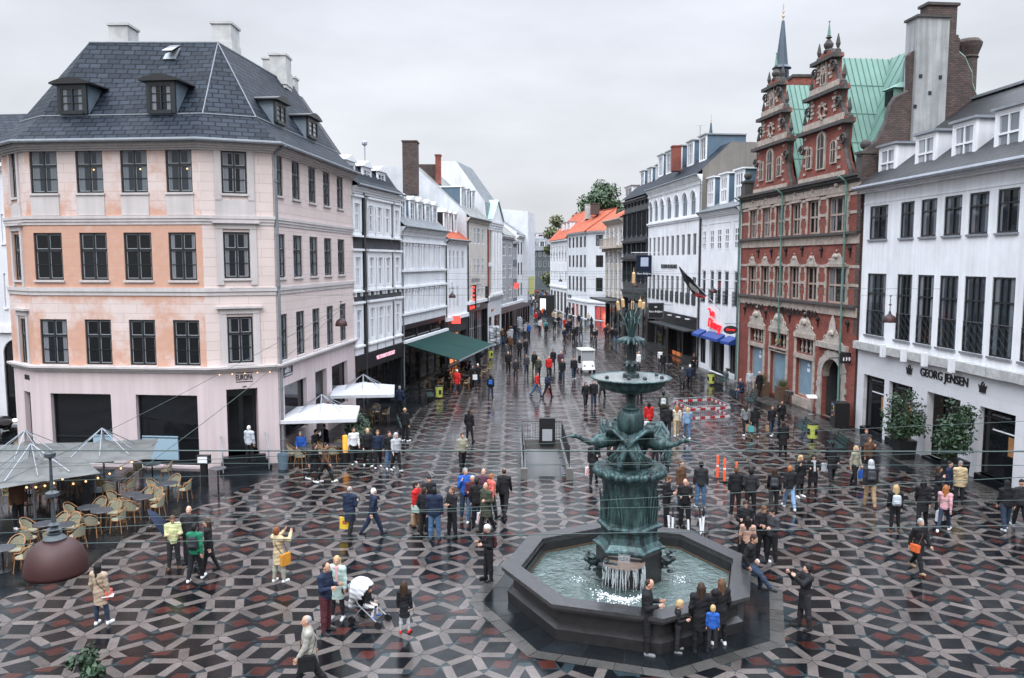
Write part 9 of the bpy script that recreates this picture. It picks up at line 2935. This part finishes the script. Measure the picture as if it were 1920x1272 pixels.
tree('tree','large round dark green tree behind the orange roof','tree',(tp.x,158,0),tp.z,5.6,9000,.34,L_tree,3,.5,.74,nc=26)
tp=at_y(1050,408,185);tree('tree','slender yellowing green tree at the end of the street','tree',(at_y(1043,408,185).x,185,0),tp.z,4.2,6500,.36,L_aut,5,.35,.55,nc=26)
for(x,y,px,py,lb,sd)in((1697,850,1700,738,'ficus tree in a black pot, left of the shop door',8),(1799,900,1797,756,'ficus tree in a black pot, right of the shop door',9)):
 u=FGJ.uz(px,py,1.2)[0];q=FGJ.P(u,0,1.2);zt=FGJ.uz(px,py,1.2)[1]
 t=tree('potted_tree',lb,'potted tree',(q.x,q.y,.0),zt,1.3,2600,.085,L_ficus,sd,.05,.64,nc=26)
 mb=MB();mb.hexa([(-.36,-.36,.01),(.36,-.36,.01),(.36,.36,.01),(-.36,.36,.01),(-.42,-.42,.95),(.42,-.42,.95),(.42,.42,.95),(-.42,.42,.95)]);mb.build('pot',M_black,t)
M_cort=mat('rusty_planter',(.085,.05,.03),.8,noise=(5,.4))
for(x,y,lb,sd)in((1428,742,'square rusty planter with grasses, left of the brick house door',1),(1467,752,'square rusty planter with grasses, right of the brick house door',2)):
 q=gnd(x,y);t=thing('planter',lb,'planter',tuple(q))
 mb=MB();mb.box(-.42,.42,-.42,.42,.01,1.0);mb.build('pot',M_cort,t)
 mb=MB();rn=random.Random(sd)
 for k in range(160):
  a=rn.random()*2*PI;r_=rn.random()*.35;x0,y0=r_*math.cos(a),r_*math.sin(a);hh=.3+.4*rn.random();ln=.3*rn.random()
  mb.poly([(x0-.012,y0,.99),(x0+.012,y0,.99),(x0+ln*math.cos(a),y0+ln*math.sin(a),1.0+hh)])
 mb.build('grass_tuft',L_aut,t)
t=thing('hedge','dark green clipped hedge in troughs beside the white parasol terrace','hedge',tuple(gnd(672,838)),R(-78))
leaves(t,'foliage',[((x*.42,y_,.95+.1*math.sin(x*3)),.5)for x in range(-5,6)for y_ in(-.2,.2)],5200,.075,L_hedge,12)
mb=MB();mb.box(-2.4,2.4,-.32,.32,.01,.55);mb.build('trough',M_black,t)
tree('sapling','dark leafy sapling top at the bottom left corner','sapling',gnd(172,1330),at_y(190,1222,gnd(172,1330).y).z+.1,.5,420,.09,L_hedge,15,.03,.7,nc=9)
M_plast=mat('clear_plastic_sheet',(.5,.53,.56),.12,noise=(5,.5),bump=(9,.6));nodes_of(M_plast)[1].inputs['Alpha'].default_value=.62
def draped(label,px,py,w,d,h,cat):
 t=thing('covered_stand',label,cat,tuple(gnd(px,py)),R(-10))
 mb=MB()
 for x in(-w/2,w/2):
  for y in(-d/2,d/2):mb.tube([(x,y,0),(x,y,h)],.03,5)
 for k in range(1,4):mb.box(-w/2,w/2,-d/2,d/2,h*k/4,h*k/4+.03)
 mb.build('rack',W_iron,t);S_=SDF((-w,-d,.2),(w,d,h+.4),.05)
 S_.cap((-w/2,0,h*.35),(w/2,0,h*.35),d*.55,d*.55,.05);S_.cap((-w/2,0,h-.2),(w/2,0,h-.2),d*.5,d*.5,.1);S_.cap((-w/2,0,h*.6),(w/2,0,h*.65),d*.5,d*.5,.1);S_.wrinkle(.03,11,.5)
 V,F_=S_.mesh();o=bpy.data.objects.new('plastic_cover',np_mesh('plastic_cover',V,F_,M_plast));COL.objects.link(o);o.parent=t
draped('postcard rack under a clear plastic sheet',906,652,1.7,.9,1.9,'postcard rack');draped('tall thin stand of postcards wrapped in plastic',926,652,.7,.7,2.3,'postcard stand');draped('wide stall draped in white plastic beyond the postcard racks',950,626,2.6,1.6,1.9,'stall')
t=thing('utility_cabinet','black utility cabinet covered in stickers at the foot of the brick house','cabinet',tuple(FRC.P(FRC.L-.1,0,.75)),R(-6));mb=MB();mb.box(-.4,.4,-.45,.45,.01,1.45);mb.build('cabinet_body',M_black,t)
rn=random.Random(2)
for k in range(16):mb=MB();z,y=.5+rn.random()*.8,-.4+rn.random()*.6;s_=.05+.05*rn.random();mb.box(-.404,-.401,y,y+s_*1.6,z,z+s_);mb.build('sticker',cloth(rn.choice([(.6,.6,.6),(.5,.05,.05),(.1,.2,.5),(.6,.5,.1)])),t)
t=thing('menu_stand','slim lectern sign on a pole in front of the brick house arch','sign',tuple(gnd(1521,778)));mb=MB();mb.tube([(0,0,.02),(0,0,1.1)],.02,6);mb.lathe([(.2,.008),(.2,.03)],12);mb.build('pole',M_zinc,t);mb=MB();mb.hexa([(-.3,-.2,1.05),(.3,-.2,1.05),(.3,.2,1.2),(-.3,.2,1.2),(-.3,-.2,1.08),(.3,-.2,1.08),(.3,.2,1.23),(-.3,.2,1.23)]);mb.build('board',F_white,t)
t=thing('menu_case','dark menu case on a post beside the terrace entrance','sign',tuple(gnd(384,912)));mb=MB();mb.box(-.12,.12,-.12,.12,.008,1.0);mb.build('post',M_black,t);mb=MB();mb.box(-.28,.28,-.16,.1,1.0,1.35);mb.build('case',M_black,t);mb=MB();mb.box(-.2,.2,-.166,-.161,1.04,1.31);mb.build('menu',F_white,t)
t=thing('bar_table','tall round bar table standing alone on the dark pavement','table',tuple(gnd(410,928)));mb=MB();mb.lathe([(0,1.08),(.33,1.08),(.34,1.1),(.33,1.12),(0,1.12)],20,cap=False);mb.build('tabletop',M_top,t);mb=MB();mb.lathe([(.25,.008),(.25,.02),(.035,.04),(.03,1.08)],12);mb.build('pedestal',M_black,t)
t=thing('patio_heater','amber lit patio heater column under the near white parasol','heater',tuple(gnd(648,868)));mb=MB();mb.lathe([(.16,.01),(.16,.5),(.11,.52)],12);mb.build('housing',M_black,t);mb=MB();mb.lathe([(.12,.521),(.12,1.3),(.1,1.32)],12);mb.build('glowing_grille',mat('amber_glow',(.5,.2,.03),.5,emit=(1,.4,.05),estr=.7,noise=(12,.5)),t)
t=thing('advert_kiosk','black advertising kiosk with a pale lit poster far down the street','kiosk',tuple(gnd(1022,592)));mb=MB();mb.box(-1.2,1.6,-.3,.3,.01,3.6);mb.build('cabinet_body',M_black,t);mb=MB();mb.box(-.9,.1,-.33,-.305,.8,3.0);mb.build('poster',mat('pale_lit_poster',(.6,.65,.7),.4,emit=(.8,.9,1),estr=.5),t)
SP_=gnd(688,1166);t=thing('pushchair','pushchair with a white rain cover and a child in blue shoes','pushchair',tuple(SP_),R(68));M_pc=M_canv
mb=MB()
for x in(-.24,.24):mb.tube([(x,.42,1.02),(x,.1,.55),(x,-.5,.12)],.015,6);mb.tube([(x,.3,.1),(x,-.12,.62)],.015,6);mb.tube([(x,-.2,.5),(x,.25,.5)],.013,5)
mb.tube([(-.24,.42,1.02),(.24,.42,1.02)],.02,6);mb.build('frame',M_zinc,t)
for x in(-.25,.25):
 for y in(.3,-.5):mb=MB();mb.tube([(x-.03,y,.1),(x+.03,y,.1)],.1,14);mb.build('wheel',M_black,t)
mb=MB();mb.hexa([(-.2,-.28,.42),(.2,-.28,.42),(.2,.16,.38),(-.2,.16,.38),(-.2,-.28,.47),(.2,-.28,.47),(.2,.16,.43),(-.2,.16,.43)]);mb.hexa([(-.2,.1,.44),(.2,.1,.44),(.2,.16,.43),(-.2,.16,.43),(-.2,.26,.95),(.2,.26,.95),(.2,.31,.93),(-.2,.31,.93)]);mb.build('seat',M_black,t)
S_=SDF((-.45,-.4,.3),(.45,.65,1.4),.022);S_.ell((0,.14,.86),(.29,.36,.34),.02);S_.cap((0,.32,.8),(0,.4,.45),.25,.2,.05,sq=(1.1,.4,1));S_.ell((0,-.12,.68),(.25,.4,.34),.02,mode='sub');S_.wrinkle(.008,24,.6)
V,F_=S_.mesh();o=bpy.data.objects.new('rain_cover',np_mesh('rain_cover',V,F_,M_pc));COL.objects.link(o);o.parent=t
b=person(0,0,'sit',68,'jumper','black','white','hair','lbrown','small child in black with white trousers sitting in the pushchair',.98,'blue',child=True,at=SP_+Vector((0,0,.17)))
q=gnd(310,1062);t=thing('umbrella','dark blue umbrella tilted beside the lemon jacket','umbrella',(q.x,q.y,0));Mx=Matrix.Translation((0,0,1.5))@Matrix.Rotation(R(58),4,'Y')@Matrix.Rotation(R(-20),4,'X')
mb=MB();n_=8
for i in range(5):
 for k in range(n_):
  f=lambda r_,kk:Mx@Vector((.55*r_*math.cos(kk*PI/4),.55*r_*math.sin(kk*PI/4),-.2*r_*r_))
  mb.poly([f(i/5,k),f((i+1)/5,k),f((i+1)/5,k+1),f(i/5,k+1)])
mb.build('canopy',cloth(COLR['navy']),t);mb=MB();mb.tube([Mx@Vector((0,0,.05)),Mx@Vector((0,0,-.75))],.012,5);mb.build('shaft',M_black,t)
t=thing('parked_car','dark car with one lit headlight parked in the side street at the left edge','car',(-30.2,44.0,0),R(70));M_car=mat('dark_car_paint',(.012,.013,.016),.15,coat=1)
S_=SDF((-1.2,-2.6,.1),(1.2,2.6,1.8),.045);S_.cap((0,-1.75,.62),(0,1.8,.66),.86,.86,.1,sq=(1,1,.42));S_.cap((0,-.3,1.0),(0,1.3,1.05),.72,.68,.15,sq=(1,1,.62));S_.half((0,0,.25),(0,0,-1))
V,F_=S_.mesh();C_=V[F_].mean(1);o=bpy.data.objects.new('body',np_mesh('body',V,F_,[M_car,G_dark],(C_[:,2]>1.02)&(C_[:,2]<1.34)));COL.objects.link(o);o.parent=t
for x in(-.8,.8):
 for y in(-1.45,1.45):mb=MB();mb.tube([(x-.1,y,.32),(x+.1,y,.32)],.32,16);w_=mb.build('wheel',M_black,t);mb=MB();mb.tube([(x*1.13,y,.32),(x*1.15,y,.32)],.19,12);mb.build('rim',M_zinc,w_)
for x in(-.6,.6):mb=MB();mb.ico((x,-2.42,.68),(.17,.1,.09),sub=2);mb.build('headlight',mat('lit_headlight',(.8,.75,.6),.2,emit=(1,.8,.5),estr=2.5)if x>0 else G_pale,t)
M_lamp=mat('oxblood_enamel',(.035,.008,.0075),.55,noise=(2,.3));M_ins=mat('grey_insulator',(.045,.055,.062),.4,noise=(20,.4));M_wire=mat('green_grey_wire',(.05,.08,.075),.5)
def lampthing(p,dia,label,big=False):
 t=thing('pendant_lamp',label,'street lamp',tuple(p));r_=dia/2
 mb=MB();mb.lathe([(r_,-r_*.42),(r_*1.01,-r_*.3),(r_*.98,-.0),(r_*.85,r_*.42),(r_*.6,r_*.66),(r_*.3,r_*.8),(r_*.28,r_*.78),(r_*.57,r_*.6),(r_*.8,r_*.38),(r_*.93,0),(r_*.96,-r_*.4)],36);mb.build('lamp_shade',M_lamp,t,smooth=True)
 mb=MB();mb.lathe([(r_*.36,r_*.74),(r_*.38,r_*.82),(r_*.22,r_*.95),(r_*.24,r_*1.02),(r_*.12,r_*1.06),(r_*.26,r_*1.14),(r_*.1,r_*1.22),(r_*.2,r_*1.3),(r_*.08,r_*1.38),(r_*.05,r_*2.2),(r_*.22,r_*2.3),(r_*.22,r_*2.42),(r_*.06,r_*2.5),(r_*.04,r_*3.6),(r_*.18,r_*3.68),(r_*.18,r_*3.8),(r_*.03,r_*3.85)],16);mb.build('suspension',M_ins,t)
 return t
def wire(a,b2,label,sag=.15,r_=.007,group='overhead wires'):
 a,b2=Vector(a),Vector(b2);t=MB();t.tube([a.lerp(b2,k/16)+Vector((0,0,-sag*4*(k/16)*(1-k/16)))for k in range(17)],r_,5)
 tag(t.build('overhead_wire',M_wire,smooth=True),label,'wire',group)
for(px,py,w,lb)in((105,1052,112,'huge oxblood lamp dome hanging close to the viewer at the lower left'),(640,607,22,'oxblood pendant lamp before the peach house\'s street side'),(1668,600,24,'oxblood pendant lamp before the white house with black windows'),(848,556,13,'oxblood pendant lamp before the small white house'),(1337,547,14,'oxblood pendant lamp before the white toy shop'),(1191,536,11,'oxblood pendant lamp above the fountain reeds'),(943,541,9,'oxblood pendant lamp before the temple-fronted house'),(1051,527,7,'small oxblood lamp before the far white house')):
 Y=.58/w*FPX;p=at_y(px,py,Y);lampthing(p,.58,lb)
 zt=p.z+.58/2*3.82
 if w<100:wire((-10 if Y>50 else-16,Y,zt+.3),(18 if Y>50 else 19.5,Y,zt+.3),f'cross wire carrying the {lb.split(" at ")[0]}'[:95],sag=.3 if False else.0)
 else:wire((-14,Y,zt+.03),(14,Y,zt+.0),'cross wire carrying the huge lamp close to the viewer',.0)
for i,(x0,y0,x1,y1,Y,lb)in enumerate(((0,1022,1920,985,8.6,'lowest pale wire, just above the fountain water'),(0,868,1920,873,13.5,'dark level wire across the middle of the square'),(0,880,1920,790,15,'green wire rising to the right across the pedestal'),(0,1000,1920,895,10.5,'green wire rising to the right across the scooters'),(0,905,1920,845,17,'thin green wire across the stone drum'),(0,975,1920,938,12.5,'thin green wire across the bronze panels'))):
 wire(at_y(x0-300,y0-(y1-y0)*.156,Y),at_y(x1+300,y1+(y1-y0)*.156,Y),lb,.0,.005)
e0=at_y(640,575,.58/22*FPX);wire(at_y(-60,935,24),e0,'long diagonal wire rising over the grey parasols to the lamp',.2,.01);wire(at_y(230,905,22),e0+Vector((0,0,-.1)),'lower diagonal wire rising past the entrance to the lamp',.2,.01)
def flagpole(t,a,b2):mb=MB();mb.tube([a,b2],.035,6);mb.build('pole',F_white,t,world=True)
M_nav=cloth((.008,.013,.03))
a=at_y(1240,474,86);b2=at_y(1184,474,86)
t=thing('hanging_banner','dark navy banner with a pale square hanging from a white pole','banner',tuple(at_y(1208,474,86)));flagpole(t,FIL.P(FIL.uz(1240,475)[0],a.z,0),b2)
Fz=Fac((at_y(1193,500,86).x,86),(at_y(1222,500,86).x,86));z0,z1=at_y(1208,519,86).z,at_y(1208,479,86).z
mb=MB();fbox(mb,Fz,0,Fz.L,z0,z1,-.04,.0);bd=mb.build('banner',M_nav,t,world=True);mb=MB();fbox(mb,Fz,Fz.L*.28,Fz.L*.78,z0+(z1-z0)*.48,z1-(z1-z0)*.1,.002,.012);mb.build('emblem',mat('pale_blue_emblem',(.4,.46,.58),.6),bd,world=True)
lettering(bd,Fz,'Illums Bolighus',(Fz.L*.06,Fz.L*.94,z0+(z1-z0)*.08,z0+(z1-z0)*.19),.004,F_white,bold=.01)
Fz=Fac((at_y(1214,580,80).x,80),(at_y(1245,580,80).x,80));z0,z1=at_y(1230,598,80).z,at_y(1230,568,80).z
t=thing('hanging_sign','square black shop sign with white lettering before the department store','sign',(Fz.A.x,80,z0));mb=MB();fbox(mb,Fz,0,Fz.L,z0,z1,-.12,0);bd=mb.build('sign_board',M_black,t,world=True)
mb=MB()
for q in((.03,.05,.03,.97),(.95,.97,.03,.97),(.05,.95,.03,.05),(.05,.95,.95,.97)):fbox(mb,Fz,Fz.L*q[0],Fz.L*q[1],z0+(z1-z0)*q[2],z0+(z1-z0)*q[3],.001,.012)
mb.build('sign_border',M_zinc,bd,world=True);lettering(bd,Fz,'Illums Bolighus',(Fz.L*.1,Fz.L*.9,z0+(z1-z0)*.36,z0+(z1-z0)*.52),.004,F_white,bold=.012)
mb=MB();mb.lathe([(.1,0),(.16,.14),(.05,.16)],8,c=Fz.P(Fz.L/2,z0+(z1-z0)*.68,.05));mb.build('crown_emblem',F_white,bd,world=True);mb=MB();mb.tube([Fz.P(Fz.L,z1-.2,-.06),FIL.P(FIL.uz(1262,575)[0],z1-.2,0)],.03,6);mb.build('bracket',M_black,t,world=True)
a=at_y(1352,583,66.5);b2=at_y(1272,498,63.5);t=thing('flag','limp dark flag with red and grey patches on a slanting white pole','flag',tuple(a));flagpole(t,a,b2)
mb=MB();d_=(b2-a)
for i in range(10):
 for j in range(6):
  f=lambda i_,j_:a+d_*(.36+.62*i_/10)+Vector((.05*math.sin(i_*1.4+j_),.12*math.sin(i_*.9+j_*.7),-(.1+.95*math.sin(PI*min(1,(1-i_/10)*.95+.03)))*j_/6))
  mb.poly([f(i,j),f(i+1,j),f(i+1,j+1),f(i,j+1)],1 if(i<4 and j>3)else 2 if(2<i<6 and 1<j<4)else 0)
mb.build('flag_cloth',[cloth((.015,.018,.022)),cloth((.4,.03,.03)),cloth((.35,.34,.34))],t,world=True)
u,z=FDI.uz(1370,619,.9);t=thing('hanging_sign','oval grey shop sign with red lettering hung beside the toy shop','sign',tuple(FDI.P(u,z,.9)))
mb=MB();c_=at_y(1370,619,FDI.P(u,z,.9).y);n_=24;mb.extrude([(c_.x+.55*math.cos(2*PI*k/n_),c_.y,c_.z+.33*math.sin(2*PI*k/n_))for k in range(n_)],(0,.08,0));bd=mb.build('sign_board',W_iron,t,world=True)
Fz=Fac((c_.x-.55,c_.y),(c_.x+.55,c_.y));lettering(bd,Fz,'Disney',(.2,.9,c_.z-.12,c_.z+.12),.01,M_redsign,bold=.01,shear=.2);mb=MB();mb.tube([(c_.x-.5,c_.y,c_.z+.5),FDI.P(u+.9,z+.5,0)],.02,5);mb.tube([(c_.x-.3,c_.y,c_.z+.3),(c_.x-.3,c_.y,c_.z+.5)],.012,4);mb.build('bracket',M_black,t,world=True)
def vsign(label,px,py,w,h,Y,txt,m,board=M_black,vertical=False):
 c_=at_y(px,py,Y);Fz=Fac((c_.x-w/2,Y),(c_.x+w/2,Y));t=thing('projecting_sign',label,'sign',tuple(c_));mb=MB();fbox(mb,Fz,0,w,c_.z-h/2,c_.z+h/2,-.15,0);bd=mb.build('sign_board',board,t,world=True);mb=MB();mb.tube([(c_.x-w/2,Y+.1,c_.z),(c_.x-w/2-.6,Y+.1,c_.z)],.03,5);mb.build('bracket',M_black,t,world=True)
 if vertical:
  for i in range(6):marks(bd,Fz,(w*.25,w*.8,c_.z+h/2-h*(i+.85)/6,c_.z+h/2-h*(i+.2)/6),.01,m,2,i,fill=1)
 elif txt:marks(bd,Fz,(w*.2,w*.85,c_.z-h*.25,c_.z+h*.2),.01,m,len(txt),4)
vsign('black vertical sign with glowing red letters on the cream house',886,557,.75,2.4,79.5,'BURGER',M_redlet,vertical=True);vsign('black vertical blank sign next to the temple-fronted house',910,553,.7,1.8,85,'',M_redlet);vsign('small black hanging sign with white marks on the brick house corner pipe',1588,672,.75,.62,45.6,'abc',F_white);vsign('small glowing red and white sign on the small white house',855,600,.8,.7,71.5,'',M_redlet,board=mat('red_lit_panel',(.7,.05,.04),.4,emit=(1,.1,.08),estr=.8));vsign('glowing red square sign, last before the scaffold sheeting',966,536,.8,.7,101,'',M_redlet,board=bpy.data.materials['red_lit_panel'])
c_=at_y(915,582,88);t=thing('hanging_sign','orange horn-shaped sign above the pavement beside the temple-fronted house','sign',tuple(c_));S_=SDF((-.9,-.25,-.5),(.9,.25,.5),.05);S_.ell((0,0,0),(.62,.1,.24),.05);S_.cap((.3,0,.02),(.68,0,.14),.12,.05,.05);S_.wrinkle(.02,14,.3)
V,F_=S_.mesh();o=bpy.data.objects.new('sign_body',np_mesh('sign_body',V,F_,mat('orange_sign_paint',(.45,.13,.03),.5,noise=(6,.5))));COL.objects.link(o);o.parent=t;mb=MB();mb.tube([(-.6,.05,.1),(-1.6,.05,.1)],.03,5);mb.build('bracket',M_black,t)
